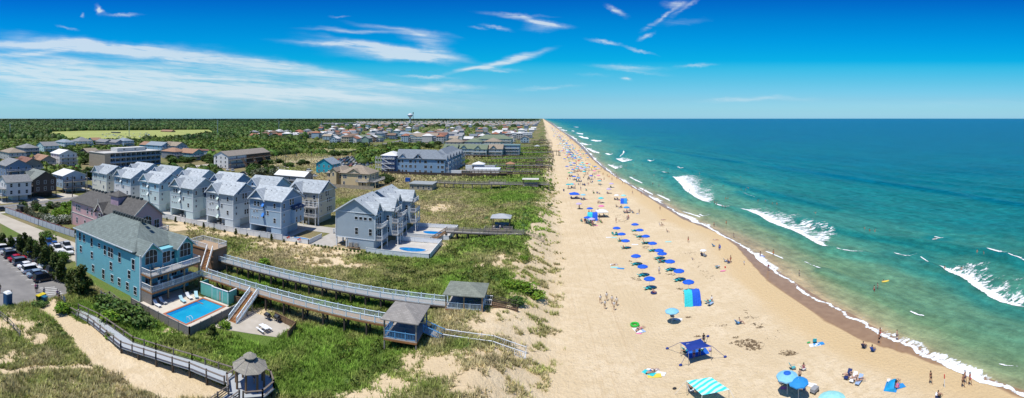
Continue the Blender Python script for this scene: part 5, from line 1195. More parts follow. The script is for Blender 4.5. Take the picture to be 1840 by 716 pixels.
cottage('blue-grey stilt cottage with pale roof and long front deck', 104, 345, 10, 12, 2, wmat('cadet', (.27,.36,.46)), RWH, stilts=2.3, railc=WOODG, rise=2.0, ax='x')
cottage('white gabled stilt cottage at the left edge near the street', 4, 360, 10, 11, 2, wmat('ivory', (.62,.62,.60)), RGRY, stilts=2.4, deckside='S')
cottage('taupe cottage with brown-red cross gable roof', 30, 318, 16, 13, 2, wmat('taupe', (.26,.22,.18)), RBR, kind='cross', stilts=2.2, rise=3.4)
cottage('cottage with terracotta roof and weathered deck beside tall shrubs', 64, 299, 17, 12, 1, wmat('driftwood', (.28,.25,.22)), RTC, kind='cross', stilts=2.2, rise=3.0)
cottage('white three storey cottage with wrapping balconies', 99, 298, 14, 14, 3, wmat('paper_white', (.60,.65,.68)), RWH, stilts=.4, kind='gable', ax='x', rise=2.6)
cottage('slate grey two storey cottage left of the terracotta roofed one', 36, 284, 18, 14, 3, wmat('slate', (.20,.22,.25)), RGRY, kind='hip', stilts=.4)
cottage('light blue gabled cottage behind the white three storey one', 72, 276, 17, 16, 2, wmat('ice', (.42,.55,.66)), RGRY, kind='gable', ax='y', stilts=2.0)
cottage('pale grey cottage with square cupola near the left woods', 107, 266, 24, 14, 2, wmat('pearl', (.48,.52,.56)), RBG, kind='hip', stilts=1.0)
cottage('white cottage with silver dome-like hip roof by the woods', 134, 263, 20, 20, 2, wmat('pearl2', (.52,.55,.58)), RGRY, kind='hip', stilts=.5, rise=5)
cottage('turquoise cottage with orange gable roof by the far field', 162, 260, 15, 14, 2, wmat('turq', (.05,.33,.50)), RTC, kind='gable', ax='y', stilts=0.2)
cottage('long grey cottage right of the orange roofed one', 180, 262, 22, 13, 1, wmat('smoke', (.32,.33,.34)), RGRY, kind='gable', ax='x', stilts=2.2)
cottage('second long grey cottage in line before the field', 199, 263, 22, 13, 1, wmat('lead', (.22,.26,.32)), RGRY, kind='gable', ax='x', stilts=2.2)
cottage('dusty blue cottage with pale hip roof in line before the field', 214, 263, 20, 15, 2, wmat('dusty', (.26,.36,.46)), RBG, kind='hip', stilts=1.0)
cottage('small brown cottage with tan roof beside the hotel', 150, 283, 14, 12, 1, wmat('walnut', (.12,.09,.07)), RTAN, kind='gable', ax='y', stilts=2.0, rise=3)
cottage('beige flat roofed annex partly behind the hotel', 172, 279, 26, 16, 1, wmat('beige', (.45,.40,.34)), RTAN, kind='flat', stilts=.2)
cottage('navy sided house at the left edge behind the white cottage', 3, 326, 14, 14, 3, wmat('denim', (.14,.20,.30)), RGRY, stilts=.5, kind='gable', ax='x')
cottage('grey house at the left edge with tan hip roof', 8, 291, 20, 14, 2, wmat('fog', (.36,.37,.37)), RTAN, kind='hip', stilts=2.0)
cottage('teal cottage with orange roof just above the hotel roof', 258, 268, 15, 14, 1, wmat('teal2', (.05,.30,.40)), RTC, kind='gable', ax='x', stilts=2.0)
cottage('blue cottage with long white deck behind the hotel penthouse', 276, 275, 24, 14, 2, wmat('cornflower', (.24,.36,.50)), RBG, kind='gable', ax='x', stilts=2)
cottage('grey cottage with tan cross gable roof right of the hotel', 304, 276, 20, 15, 2, wmat('ash2', (.33,.34,.35)), RTAN, kind='cross', stilts=2)
cottage('grey cottage with orange hip roof behind the hotel corner', 302, 287, 17, 13, 2, wmat('steel3', (.18,.20,.23)), RTC, kind='hip', stilts=1)
cottage('green cottage with orange roof right of the hotel', 333, 288, 17, 13, 2, wmat('sage2', (.20,.33,.32)), RTC, kind='gable', ax='x', stilts=.5)
cottage('low grey-blue cottage with brown flat roof by the shrubs', 357, 280, 26, 12, 1, wmat('grblue', (.28,.34,.40)), RBR, kind='flat', stilts=2)
cottage('white cottage with brown roof in the gap past the hotel', 470, 249, 22, 16, 2, wmat('linen', (.55,.54,.52)), RBR, kind='gable', ax='y', stilts=1, group=None)
# apartments with brown stairs
ap = cottage('white and brown apartment block with outside stairs and tan roofs', 0, 0, 13, 48, 3, wmat('chalk', (.60,.62,.66)), shingle('tan_brown', (.33,.29,.25)), kind='gable', ax='y', stilts=0.3, railc=WOODB, rise=2.8, pos=Vector((-201,228,1.9)), name='apartment_block', cat='apartments')
for k in range(3):
    m = MB(); y = 13+k*12; stairs_mb(m,(8.6,y,5.9),(12.8,y,0.1),1.6,'x'); rail_mb(m,(8.6,y-.8,5.9),(12.8,y-.8,.1),1,pick=.5); rail_mb(m,(8.6,y+.8,5.9),(12.8,y+.8,.1),1,pick=.5); m.build('outside_stair', WOODB, ap)
m = MB(); m.box(-6.45,9,.3,-1,26,10.9); m.box(6.51,20,.3,7.4,48,8.6); m.build('brown_wing', mat('brown_cladding', (.10,.075,.055), .8), ap)
# tan sea-front house
TANS = siding('sand_yellow', (.50,.40,.235), .22)
th_ = thing('beach_house', 'sand yellow beach house with brown hip roofs and arched porch', 'house', (-106.5, 202, 2.0)); wl = MB(); rf = MB(); ev = 6.6
wl.box(0,0,-.2,9,12,ev-.6); wl.box(9,-1.5,-.2,24,12,ev); wl.box(3.4,-2.6,-.2,6.8,0,ev+.9); wl.box(14.2,-1.56,-.2,17.6,-1.5,ev-2)
roof_hip(rf,0,10,0,12,ev-.6,3,.5,w1=False); roof_hip(rf,8,24,-1.5,12,ev,3.6,.5); roof_gable(rf,wl,12,20,-1.55,6,ev,2.4,'y',.4,ends=(1,0)); roof_gable(rf,wl,3.4,6.8,-2.6,5,ev+.9,1.4,'y',.4,ends=(1,0))
wl.build('wall', TANS, th_); rf.build('roof', RTAN, th_)
for u, z in ((1.6,5),(1.6,2),(7.9,4.6),(10.6,5),(11.6,5),(18.8,5.2),(19.8,5.2),(22.4,5.2),(10.6,1.8),(16,6.9),(15,6.9),(17,6.9),(5.1,6),(20.5,1.8)): window(th_,'S',u,z,.85,1.5 if z < 6.5 else .7,-2.6 if 3.4 < u < 6.8 else -1.5 if u > 9 else 0)
for u in (1,4.5,8,10.5):
    for z in (1.8,4.9): window(th_,'E',u,z,1.6,2.1,24,bars=2)
balcony(th_,'E',-1.2,12,24,3.1,3.4,rail=CREAMW,posts_to=-.1,posts=4,pmat=TANS); balcony(th_,'S',18,24,-1.5,3.1,2.4,rail=CREAMW,posts_to=-.1,posts=3,pmat=TANS)
vinyl_fence([(-103,194.5),(-78,195.5)], 'low tan wall in front of the sand yellow house', 1.8, m=mat('tan_block_wall', (.42,.36,.27), .9, (.35,.30,.22), 1), name='garden_wall')
# teal house and white metal roofs before it
cottage('small bright teal gabled house beside the packed parking lot', 582, 312, 11, 12, 2, wmat('brightteal', (.02,.28,.36)), RBG, kind='gable', ax='y', stilts=.3, railc=WHITE, rise=3.2)
cottage('two low houses joined under long white metal roofs', 520, 331, 18, 9, 1, wmat('greyl', (.25,.26,.28)), RWH, kind='gable', ax='x', stilts=1.6, deck=False)
# ================= blue condominium =================
CB = siding('condo_blue', (.16,.26,.38), .3); CBD = siding('condo_navy', (.05,.09,.19), .3); CRF = shingle('condo_grey', (.23,.27,.32))
co = thing('condominium', 'long slate blue oceanfront condominium with white stair towers', 'condominium', (-98.5, 261, 1.9)); wl = MB(); rf = MB(); ev = 9.2
wl.box(0,0,-.2,9,14,ev+1.6,1); wl.box(9,1.0,-.2,40,15,ev,0); wl.box(28,15,-.2,40,60,ev,0)
roof_hip(rf,9,40,1,15,ev,5.2,.6,w0=False); roof_hip(rf,27,41,10,60,ev,5.2,.6); roof_gable(rf,wl,20,26.5,.9,8,ev-.2,3.2,'y',.5,ends=(1,0)); roof_gable(rf,wl,10.5,16,.95,8,ev+.2,2.6,'y',.4,ends=(1,0))
for y in (4,12,22,32,42,52): roof_gable(rf,wl,34,40.8,y-3,y+3,ev-.2,2.8,'x',.4,ends=(0,1))
wl.build('wall', [CB, CBD], co); rf.build('roof', CRF, co); r2 = MB(); roof_hip(r2,0,9,0,14,ev+1.6,2.2,.8); r2.build('tower_roof', RWH, co)
for i, u in enumerate((11,13.2,15.6,18.4,21.5,24.5,28,31.5,36,38.5)):
    for z in (1.6,4.6,7.6): 
        if (i+int(z)) % 5 != 4: window(co,'S',u,z,1.2 if i % 3 else 1.8,1.6,1.0)
for u in (22.4,24.2): window(co,'S',u,10.2,1.2,1.6,.9)
for u in (2,4.5,7): window(co,'S',u,9.2,1.3,1.3,0); window(co,'S',u,1.6,1.3,1.8,0)
for k in range(3): balcony(co,'S',-6,-.2,6,2.6+3*k,2.2,posts_to=-.2 if k == 0 else 2.6+3*(k-1),posts=4,pick=.4)
m = MB()
for k in range(3): stairs_mb(m,(1-(k%2)*0,-1.4,3*k+3),(6.5,-1.4,3*k+.1),1.6,'x'); m.box(.2,-2.2,3*k+2.9,8.8,-.05,3*k+3.05); rail_mb(m,(.2,-2.2,3*k+3),(8.8,-2.2,3*k+3),1,pick=.4)
m.build('white_stairs', WHITE, co)
for y in (1,12,22,32,42,52):
    for k in range(3): balcony(co,'E',y+.5,y+7,40,3*k+.6,2.2,posts_to=-.2 if k == 0 else 3*(k-1)+.6,posts=3,pick=.4); window(co,'E',y+3.5,3*k+1.9,2.4,2,40,bars=2)
# pool decks in white
pdk = thing('pool_deck', 'white raised pool terrace of the blue condominium with fences and sun chairs', 'terrace', (-57, 264, 1.9)); m = MB(); m.box(-3,0,0,14,9,1.8); m.box(14,1,0,31,12,2.6); m.box(8,16,0,27,24,3.4); m.build('terrace', WHITE, pdk)
m = MB()
for (a,b) in (((-3,0,1.8),(14,0,1.8)),((14,1,2.6),(31,1,2.6)),((31,1,2.6),(31,12,2.6)),((8,16,3.4),(27,16,3.4)),((27,16,3.4),(27,24,3.4)),((14,12,2.6),(31,12,2.6))): m.beam(Vector(a)+Vector((0,0,.5)), Vector(b)+Vector((0,0,.5)), .06, 1.0)
m.build('railing', WHITE, pdk)
m = MB(); m.box(0,3,1.84,9,7,1.86); m.build('water', POOLW2, pdk); PB_ = mat('pool_blue', (.10,.30,.62), .6)
for k in range(9): MB().box(-2+k*1.7,.5,1.8,-1.4+k*1.7,2.2,2.3).build('sun_chair', PB_, pdk)
for k in range(7): MB().box(15+k*2.2,2,2.6,15.7+k*2.2,3.8,3.1).build('sun_chair', PB_, pdk)
bh2 = cottage('white pool bar pavilion with hip roof on the condominium terrace', 0,0,7,7,1,wmat('wht', (.62,.66,.68)), RWH, kind='hip', stilts=0, deck=False, pos=Vector((-41,280,2.0)), fh=4.6, name='pool_bar', cat='pavilion')
vinyl_fence([(-98,257.5),(-70,257.0),(-48,257.3),(-26,258.5),(-18,266)], 'dark post fence in front of the blue condominium', 1.7, m=mat('dark_fence', (.07,.055,.05), .8), name='timber_fence')
# flat grey garage with columns near fourth crossing
gg = cottage('low flat roofed garage with dark openings before the grey boardwalk', 756, 343, 11, 9, 1, mat('tan_block_wall', (.42,.36,.27)), mat('grey_flat', (.33,.36,.37), .8), kind='flat', stilts=.1, deck=False, name='garage', cat='garage', wins=4, rise=.3)
q = W(733,327,2.2); m = MB(); m.box(-1.2,-1,0,1.2,1,1.9); m.box(-1.3,-1.1,1.9,1.3,1.1,2.0); tag(m.build('dumpster', mat('royal_blue_metal', (.01,.09,.42), .5), loc=q), 'blue dumpster beside the flat roofed garage', 'dumpster')
# second condominiums
for k in range(4): cottage('green roofed condominium unit beyond the blue one, %s from the street' % ('first','second','third','fourth')[k], 0,0,12.5,16,2,wmat('cgreen%d'%k, ((.26,.36,.38),(.20,.31,.36),(.30,.38,.38),(.24,.30,.33))[k]), ROG if k < 3 else RTAN, kind='cross', stilts=1.4, pos=Vector((-82+k*13.4,388+(k%2)*5,1.9)), name='condominium', cat='condominium', wins=3, rise=3.6, deckside='S')
c3 = cottage('blue-grey four storey condominium with slanted glass end by the dune', 0,0,36,18,3,wmat('cblue2', (.14,.23,.32)), mat('teal_flat', (.16,.26,.27), .7), kind='flat', stilts=1.0, pos=Vector((-39,404,1.9)), name='condominium', cat='condominium', wins=7, deckside='S')
for k in range(3): cottage('tan roofed condominium block behind the green roofed units, %s from the street' % ('first','second','third')[k], 0,0,18,20,3,wmat('ctan%d'%k, ((.38,.33,.27),(.30,.33,.36),(.42,.38,.32))[k]), (RTAN,ROG,RTAN)[k], kind='hip', stilts=.5, pos=Vector((-94+k*20,462+k*7,1.9)), name='condominium', cat='condominium', wins=4, deckside='S')
c5 = cottage('grey-green flat hotel block right by the far dune', 0,0,44,22,3,wmat('cgg', (.30,.34,.32)), ROG, kind='hip', stilts=0.5, pos=Vector((-60,540,1.9)), name='condominium', cat='condominium', wins=8, deckside='S')
c6 = cottage('white and blue flat roofed hotel at the far end of the dune', 0,0,40,26,3,wmat('cw', (.50,.53,.56)), RWH, kind='flat', stilts=0.5, pos=Vector((-38,760,1.9)), name='hotel', cat='hotel', wins=8, deckside='S')
for k, (px, py, w_, lb, wc, rc) in enumerate(((745,254,34,'pale teal apartment row with brown gables near the water tower, left end',(.30,.42,.44),RTAN),(765,252,34,'blue apartment row with brown gables, second along',(.16,.27,.40),RTAN),(783,250,34,'grey-blue apartment row with brown gables, third along',(.24,.32,.42),RBR),(802,248,34,'navy apartment row with pale gables, fourth along',(.10,.18,.32),RGRY),(660,252,40,'long green roofed house group behind the scrub',(.36,.42,.42),ROG),(728,245,26,'light blue three storey house left of the brown gables',(.36,.50,.62),RBG))):
    cottage(lb, px, py+3, w_, 16, 3 if k < 4 else 2, wmat('ar%d'%k, wc), rc, kind='cross' if k < 4 else 'hip', stilts=.5, wins=6, deckside='S', name='apartment_block', cat='apartments')
# water tower
q = Vector((2000*math.sin((737-CX)/F), 2000*math.cos((737-CX)/F), 2)); wt = thing('water_tower', 'white water tower standing above the far woods', 'water tower', q); m = MB()
m.cone((0,0,0),(0,0,40),4.2,3.4,12); m.build('shaft', CONW, wt); m = MB(); m.loft([[(r*math.cos(6.2832*i/20), r*math.sin(6.2832*i/20), z) for i in range(20)] for r, z in ((3.4,38),(9,43),(11.5,47),(11.5,50),(8,54),(2,56.5))]); m.build('tank', mat('tank_white', (.70,.73,.76), .5), wt)
m = MB(); m.loft([[(r*math.cos(6.2832*i/20), r*math.sin(6.2832*i/20), z) for i in range(20)] for r, z in ((11.62,46.5),(11.62,49.5))]); m.build('tank_band', mat('tank_band', (.10,.22,.50), .5), wt)
q2 = q+Vector((14,0,0)); mm = thing('antenna_mast', 'dark antenna mast standing beside the water tower', 'mast', q2); m = MB(); m.cone((0,0,0),(0,0,62),1.2,.8,6); m.build('pole', WOODD, mm); m = MB(); m.cone((0,0,55),(0,0,61),2.4,2.4,8); m.build('antenna_array', WOODD, mm)
for k, (px, yt, r_, lb) in enumerate(((18,222,700,'tall thin steel pole at the far left of the woods'),(232,216,720,'tall thin steel pole beyond the hotel field'),(391,215,740,'tall thin steel pole left of the far cottages'),(501,217,900,'tall thin steel pole above the row of far cottages'),(578,218,980,'tall thin steel pole left of the far white building'),(684,217,1300,'tall thin steel pole near the green roofed houses'))):
    t_ = (px-CX)/F; q = Vector((r_*math.sin(t_), r_*math.cos(t_), 2)); ht = 34-(yt-213)*r_/800; o = thing('utility_pole', lb, 'pole', q, 0, 'steel transmission poles'); m = MB(); m.cone((0,0,0),(0,0,ht),.65,.35,8); m.build('pole', METAL, o); m = MB(); [m.box(-2.2,-.15,ht-2-2.4*i,2.2,.15,ht-1.7-2.4*i) for i in range(3)]; m.build('crossarm', METAL, o)
# ================= roads and paving =================
def road_x(y): return np.interp(y, [-100, 20, 58, 102, 247, 429, 1000, 3000], [-152, -155, -157.5, -163.6, -173, -189, -250, -420])
def road_strip(name, off0, off1, y0, y1, m, lift, step=8, f=road_x):
    n = max(2, int((y1-y0)/step)); b = MB(); vs = []
    for i in range(n+1):
        y = y0+(y1-y0)*i/n; x = float(f(y)); zz = max(gz(x+off0, y), gz(x+off1, y))+lift+(0 if y < 380 else .35)
        vs += [(x+off0, y, zz), (x+off1, y, zz)]
    b.add(vs, [(2*i, 2*i+1, 2*i+3, 2*i+2) for i in range(n)]); return b.build(name, m)
tag(road_strip('road', -5, 5, 0, 2600, ROAD, .03), kind='structure')
tag(road_strip('road_line', -.12, .12, 0, 700, YPAINT, .036), kind='structure')
for a in (-3.7, 3.6): tag(road_strip('road_line', a, a+.12, 0, 700, PAINT, .036), kind='structure')
tag(road_strip('pavement', 6.2, 8.4, 20, 300, CONC, .05), kind='structure')
slab('parking_lot', [(-118,26),(-75.5,27.5),(-74.5,31),(-75.5,41.5),(-86,46.5),(-118,46.5)], ASPH, 2.0, lift=.02)
slab('driveway', [(-152,48.8),(-92,52.3),(-90,58.5),(-106,60.5),(-152,54.5)], mat('sandy_concrete', (.46,.42,.35), .9, (.38,.34,.28), .25), 2.0, lift=.014)
slab('parking_lot', [(-118,46.6),(-95,46.6),(-92,52),(-118,50.6)], ASPH, 2.0, lift=.018)
slab('driveway', [(-128,62),(-125,75),(-140,78),(-146,62)], CONC, 2.0, lift=.01)
for k, (x, y, w_, d_) in enumerate(((-171,78,12,10),(-172,94,12,9),(-171,66,10,9),(-225,108,90,8),(-215,135,60,14),(-232,165,30,40),(-215,240,22,70))): slab('driveway', [(x-w_/2,y-d_/2),(x+w_/2,y-d_/2),(x+w_/2,y+d_/2),(x-w_/2,y+d_/2)], CONC if k != 3 else mat('sandy_concrete', (.46,.42,.35)), 2.0, lift=.012)
slab('parking_lot', [(-166,288),(-118,282),(-112,352),(-166,360)], ASPH, 2.0, lift=.018)
q = [G(*p) for p in ((181,251),(180,243),(262,239.5),(290,240),(270,246),(230,250))]; slab('parking_lot', [(v.x,v.y) for v in q], CONC, max(v.z for v in q)+.3)
st = MB()
for i in range(13): st.box(-116+i*2.75, 37.2, 2.024, -115.88+i*2.75, 42.6, 2.028)
for i in range(5): st.add([(-80.6+i*.9,38,2.026),(-80.4+i*.9,38,2.026),(-79.6+i*.9,41,2.026),(-79.8+i*.9,41,2.026)], [(0,1,2,3)])
tag(st.build('parking_line', PAINT), kind='structure')
# ================= grass tufts =================
GM = attr_mat('grass_blade', .85, trans=.25)
def lushcol(l, rnd):
    l = np.clip(l, 0, 1)[:, None]
    a = np.array([.52,.45,.25]); b = np.array([.34,.38,.11]); c = np.array([.22,.36,.055])
    t1 = np.clip(l/.42, 0, 1); t2 = np.clip((l-.42)/.4, 0, 1)
    col = (a*(1-t1)+b*t1)*(1-t2)+c*t2
    return np.clip(col*(.55+.85*rnd[:, None]), 0, 1)
def tufts(name, n, r0, r1, t0, t1, bl, hh, ww, thr=.35, rs=1, keep=None, label=None):
    rng = np.random.RandomState(rs); r = np.sqrt(rng.rand(n)*(r1*r1-r0*r0)+r0*r0); t = t0+(t1-t0)*rng.rand(n)
    x = r*np.sin(t); y = r*np.cos(t); z = hgt(x, y); cov, lush = vegmap(x, y, z); d_ = foot_x(y)-x
    px, py = topx(x, y, z); pth = inpoly(px, py, P_PATH) | inpoly(px, py, P_PATH2)
    cov = np.where(pth, cov, np.maximum(cov, .72*(fbm(x/2.0+3, y/2.0, 3) > .585)*smooth(-2.5, 3.5, d_+2*(fbm(x/6, y/6, 2)-.5)))); ok = (cov+.5*(rng.rand(n)-.5) > thr) & (py < 735)
    lawn = inpoly(px, py, P_LAWN) | inpoly(px, py, P_YARD); ok &= ~lawn
    for (a,b,c,d) in NOGRASS: ok &= ~((x>a)&(x<c)&(y>b)&(y<d))
    x, y, z, lush = x[ok], y[ok], z[ok], lush[ok]; n = len(x)
    s = (.6+.8*rng.rand(n)); k = bl
    an = rng.rand(n, k)*6.283; ln = (.25+.65*rng.rand(n, k)); br = rng.rand(n, k)*.25*s[:, None]
    bx = x[:, None]+np.cos(an)*br; by = y[:, None]+np.sin(an)*br; H_ = hh*s[:, None]*(.6+.6*rng.rand(n, k)); W_ = ww*s[:, None]*np.ones((n,k))
    pxv = -np.sin(an)*W_/2; pyv = np.cos(an)*W_/2
    v0 = np.stack([bx-pxv, by-pyv, z[:, None]-.05+0*bx], -1); v1 = np.stack([bx+pxv, by+pyv, z[:, None]-.05+0*bx], -1)
    v2 = np.stack([bx+np.cos(an)*ln*H_, by+np.sin(an)*ln*H_, z[:, None]+H_], -1)
    V_ = np.stack([v0, v1, v2], 2).reshape(-1, 3); Fc = np.arange(n*k*3).reshape(-1, 3)
    cl_ = .55+.95*fbm(x/1.9, y/1.9, 3)
    tint = np.clip(np.repeat(lushcol(lush+.5*(fbm(x/2.6+9, y/2.6, 2)-.5)+.25*(rng.rand(n)-.5), rng.rand(n))*cl_[:,None], k, 0), 0, 1)
    return tag(link(name, bulk(name, V_, Fc, tint, GM)), label, None, None, 'stuff')
# footprints of decks, houses and paving where nothing grows
NOGRASS = [(-92,50.6,-60,64.2),(-64.4,48.4,-49.3,61.5),(-49,53.6,-38.7,62),(-118,25,-75.2,46.5),(-126,66,-84,81),(-169,101,-60,137),(-61,104,-40,136),(-42,104,-26,134.5),(-108,199,-78,216),(-100,258,-56,325),(-56,262,-20,290),(-118,45,-90,60),(-75,70,-65,78),(-106,194,-75,217),(-152,47,-88,62),(-73,326,-62,345)]
tufts('dune_grass', 88000, 40, 108, -1.25, .12, 6, .42, .125, .42, 1, label='clumps of beach grass covering the near dunes')
tufts('dune_grass', 62000, 100, 230, -.80, .12, 5, .5, .25, .40, 2, label='clumps of beach grass on the dunes behind the boardwalks')
tufts('dune_grass', 22000, 225, 520, -.62, .06, 4, .9, .7, .42, 3, label='coarse grass on the far dunes and lots')
# ================= leafy crowns =================
LM = attr_mat('leaf', .6, trans=.2)
def crown(n, rx, ry, rz, cz, leaf, col, rs, lumps=9, shape='round', flower=None):
    """leaf cloud: many small leaf faces around uneven lumps"""
    rng = np.random.RandomState(rs); Vs = []; T = []
    cen = []; 
    for i in range(lumps):
        a = rng.rand()*6.283; q = rng.rand()**.6; h = rng.rand()
        if shape == 'flame': rr = (1-h)**.8*.75; cen.append((rx*rr*math.cos(a)*q, ry*rr*math.sin(a)*q, cz-rz+2*rz*h*.92, (.30+.30*(1-h))*min(rx,ry), .30*rz*(.6+.5*rng.rand())))
        else: 
            e = math.sqrt(max(0, 1-(2*h-1)**2)); cen.append((rx*.62*e*math.cos(a)*q, ry*.62*e*math.sin(a)*q, cz+rz*.55*(2*h-1)*(1 if shape=='round' else .6), .5*min(rx,ry)*(.7+.5*rng.rand()), .5*rz*(.7+.5*rng.rand())))
    c = np.array(cen); k = rng.randint(0, lumps, n); d = rng.randn(n, 3); d /= np.linalg.norm(d, axis=1)[:, None]+1e-9
    rad = .72+.36*rng.rand(n)
    P_ = np.stack([c[k,0]+d[:,0]*c[k,3]*rad, c[k,1]+d[:,1]*c[k,3]*rad, c[k,2]+d[:,2]*c[k,4]*rad], -1)
    nrm = d+.8*rng.randn(n, 3); nrm /= np.linalg.norm(nrm, axis=1)[:, None]
    u = np.cross(nrm, rng.randn(n, 3)); u /= np.linalg.norm(u, axis=1)[:, None]; v = np.cross(nrm, u); s = leaf*(.6+.8*rng.rand(n))[:, None]
    Q = np.stack([P_-u*s, P_+v*s*.6, P_+u*s, P_-v*s*.6], 1).reshape(-1, 3)
    lt = .65+.5*rng.rand(lumps); tint = np.array(col)[None]*(lt[k]*(.6+.8*rng.rand(n)))[:, None]
    tint[:,0] *= (.8+.5*rng.rand(n))
    if flower is not None: f_ = rng.rand(n) < flower[1]; tint[f_] = np.array(flower[0])*(.8+.2*rng.rand(f_.sum()))[:, None]
    return bulk('foliage', Q, np.arange(4*n).reshape(-1, 4), np.clip(tint, 0, 1), LM)
_cm = {}
def cr_mesh(kind, k):
    key = (kind, k)
    if key not in _cm:
        if kind == 'juniper': _cm[key] = crown(1500, 1.0, 1.0, 1.35, 1.5, .13, (.075,.11,.022), 10+k, 16, 'flame')
        elif kind == 'hedge': _cm[key] = crown(1900, 1.0, 1.0, .8, .62, .075, (.09,.19,.02), 20+k, 26)
        elif kind == 'shrub': _cm[key] = crown(900, 1.0, 1.0, .7, .55, .12, (.08,.15,.03), 30+k, 12)
        elif kind == 'bright': _cm[key] = crown(900, 1.0, 1.0, .7, .55, .11, (.17,.30,.03), 35+k, 12)
        elif kind == 'silver': _cm[key] = crown(900, 1.0, 1.0, .7, .55, .11, (.16,.19,.11), 40+k, 12)
        elif kind == 'flower': _cm[key] = crown(1000, 1.0, 1.0, .7, .55, .10, (.12,.16,.07), 50+k, 14, flower=((.55,.58,.50), .45))
        elif kind == 'oleander': _cm[key] = crown(1000, 1.0, 1.0, .9, 1.0, .10, (.07,.10,.03), 60+k, 12, flower=((.55,.22,.28), .4))
        else: _cm[key] = crown(1500, 1.0, 1.0, .85, 1.15, .13, (.05,.09,.02), 70+k, 18)
    return _cm[key]
BARK = mat('bark', (.13,.10,.075), .9, (.07,.055,.04), 4)
_tm = {}
def plant(kind, label, p, r, h, k=None, name=None, cat=None, group=None):
    """crown of radius r and height h on short stems"""
    k = random.randint(0, 2) if k is None else k; hh = {'juniper': 2.85, 'hedge': 1.3, 'oleander': 1.9, 'tree': 2.0}.get(kind, 1.25)
    t = thing(name or {'juniper': 'juniper_tree', 'tree': 'tree', 'oleander': 'flowering_shrub'}.get(kind, 'shrub'), label, cat or ('tree' if kind in ('juniper', 'tree') else 'shrub'), p, random.random()*6.28, group)
    t.scale = (r, r, h/hh); link('crown', cr_mesh(kind, k), t)
    if 'stem' not in _tm:
        m = MB(); m.cone((0,0,-.1),(0.03,0,.75),.10,.05,6); 
        for a in range(4): m.cone((.02,0,.4),(.42*math.cos(a*1.6),.42*math.sin(a*1.6),1.05),.05,.02,5)
        _tm['stem'] = m.mesh('trunk', BARK)
    link('trunk', _tm['stem'], t); return t
J = [(4,447,1.9,4.6),(20,450,1.7,4.2),(36,457,2.0,5.0),(53,463,1.9,5.2),(66,471,1.8,4.6),(83,482,2.1,5.4),(98,493,2.0,5.2),(111,506,1.9,5.0),(127,517,1.6,4.2),(146,527,2.6,6.0),(75,455,1.6,4.4),(44,444,1.6,4.2),(92,470,1.5,4.0)]
JL = ['at the far left end of the row','second from the left edge','third from the left edge, beyond the white cars','fourth in the row behind the dark cars','fifth in the row behind the red car','sixth in the row, tall and full','seventh in the row behind the white cars','eighth in the row beside the last dark car','small one just left of the biggest','biggest and nearest, at the right end of the row','in the back rank between hedges','in the back rank at the lawn','small one in the back rank before the white pickup']
for (px, py, r, h), lb in zip(J, JL): plant('juniper', 'dark windswept juniper '+lb, G(px,py), r, h, group='junipers along the parking lot')
plant('hedge', 'large rounded clipped hedge beside the blue cars', G(86,436), 3.0, 3.0); plant('hedge', 'smaller rounded hedge left of the big one', G(58,446), 2.0, 2.2); plant('hedge', 'rounded clipped hedge in front of the white pickup', G(112,470), 2.2, 2.4)
plant('shrub', 'small round bush by the corner of the low wall', G(131,420), 1.3, 1.6)
GS = [(50,378,'silver'),(58,385,'silver'),(66,372,'shrub'),(72,389,'silver'),(80,378,'shrub'),(84,393,'flower'),(92,396,'flower'),(98,385,'bright'),(100,399,'flower'),(110,396,'flower'),(108,378,'bright'),(118,396,'flower'),(118,383,'bright'),(128,394,'flower'),(126,378,'bright'),(132,386,'silver'),(62,366,'silver'),(90,368,'shrub'),(44,370,'shrub'),(102,370,'silver'),(116,370,'bright'),(128,366,'bright')]
for i, (a, b, kd) in enumerate(GS):
    plant(kd, {'silver': 'silvery grey-green garden shrub in the plot behind the driveway wall','shrub':'dark green garden shrub in the plot behind the driveway wall','flower':'white flowering garden shrub on the near side of the plot by the pink house','bright':'bright green garden shrub in the plot beside the pink house'}[kd], G(a,b+6), 2.3, 2.4+.5*random.random(), group='%s garden shrubs beyond the driveway wall' % kd)
for (a,b,r,h,kd,lb) in ((190,556,3.0,2.3,'shrub','big green shrub at the top of the thicket by the ramp'),(212,566,3.6,2.5,'shrub','broad green shrub in the middle of the thicket by the ramp'),(240,580,3.2,2.4,'shrub','green shrub toward the pool wall in the thicket by the ramp'),(262,588,2.4,2.0,'shrub','right-hand green shrub of the thicket below the pool wall'),(198,578,2.6,1.8,'bright','light green shrub at the foot of the thicket by the ramp'),
    (112,563,2.0,1.9,'bright','yellow-green bush between sand path and the ramp start'),(383,604,1.0,2.0,'juniper','small dark conifer at the corner of the pool wall'),(404,590,1.3,1.2,'bright','light green bush against the pool wall'),(70,551,1.8,.9,'shrub','low shrub by the portable toilet'),(915,515,2.0,1.3,'bright','green dune shrub above the short dark stair, left part'),(938,522,2.8,1.5,'bright','widest green dune shrub seaward of the green roofed pavilion'),(962,535,2.4,1.4,'bright','green dune shrub at the right end of the patch above the beach'),(930,547,1.8,1.3,'shrub','dark low shrub below the green dune patch'),
    (475,478,2.0,1.8,'bright','green bush between the two boardwalks near their start'),(395,478,1.6,1.6,'shrub','bush beside the deck platform stair'),(463,545,2.0,2.6,'tree','dark bush beneath the raised boardwalk by the stair'),(941,466,1.6,.8,'bright','flat round green patch shrub on the bare dune slope'),(196,608,.9,.9,'bright','small bright bush beside the ramp railing'),
    (163,322,7.5,7,'tree','large dark round tree in front of the brick hotel'),(32,388,1.5,2.5,'oleander','pink flowering shrub before the dark stilt cottage')):
    plant(kd, lb, G(a,b), r, h)
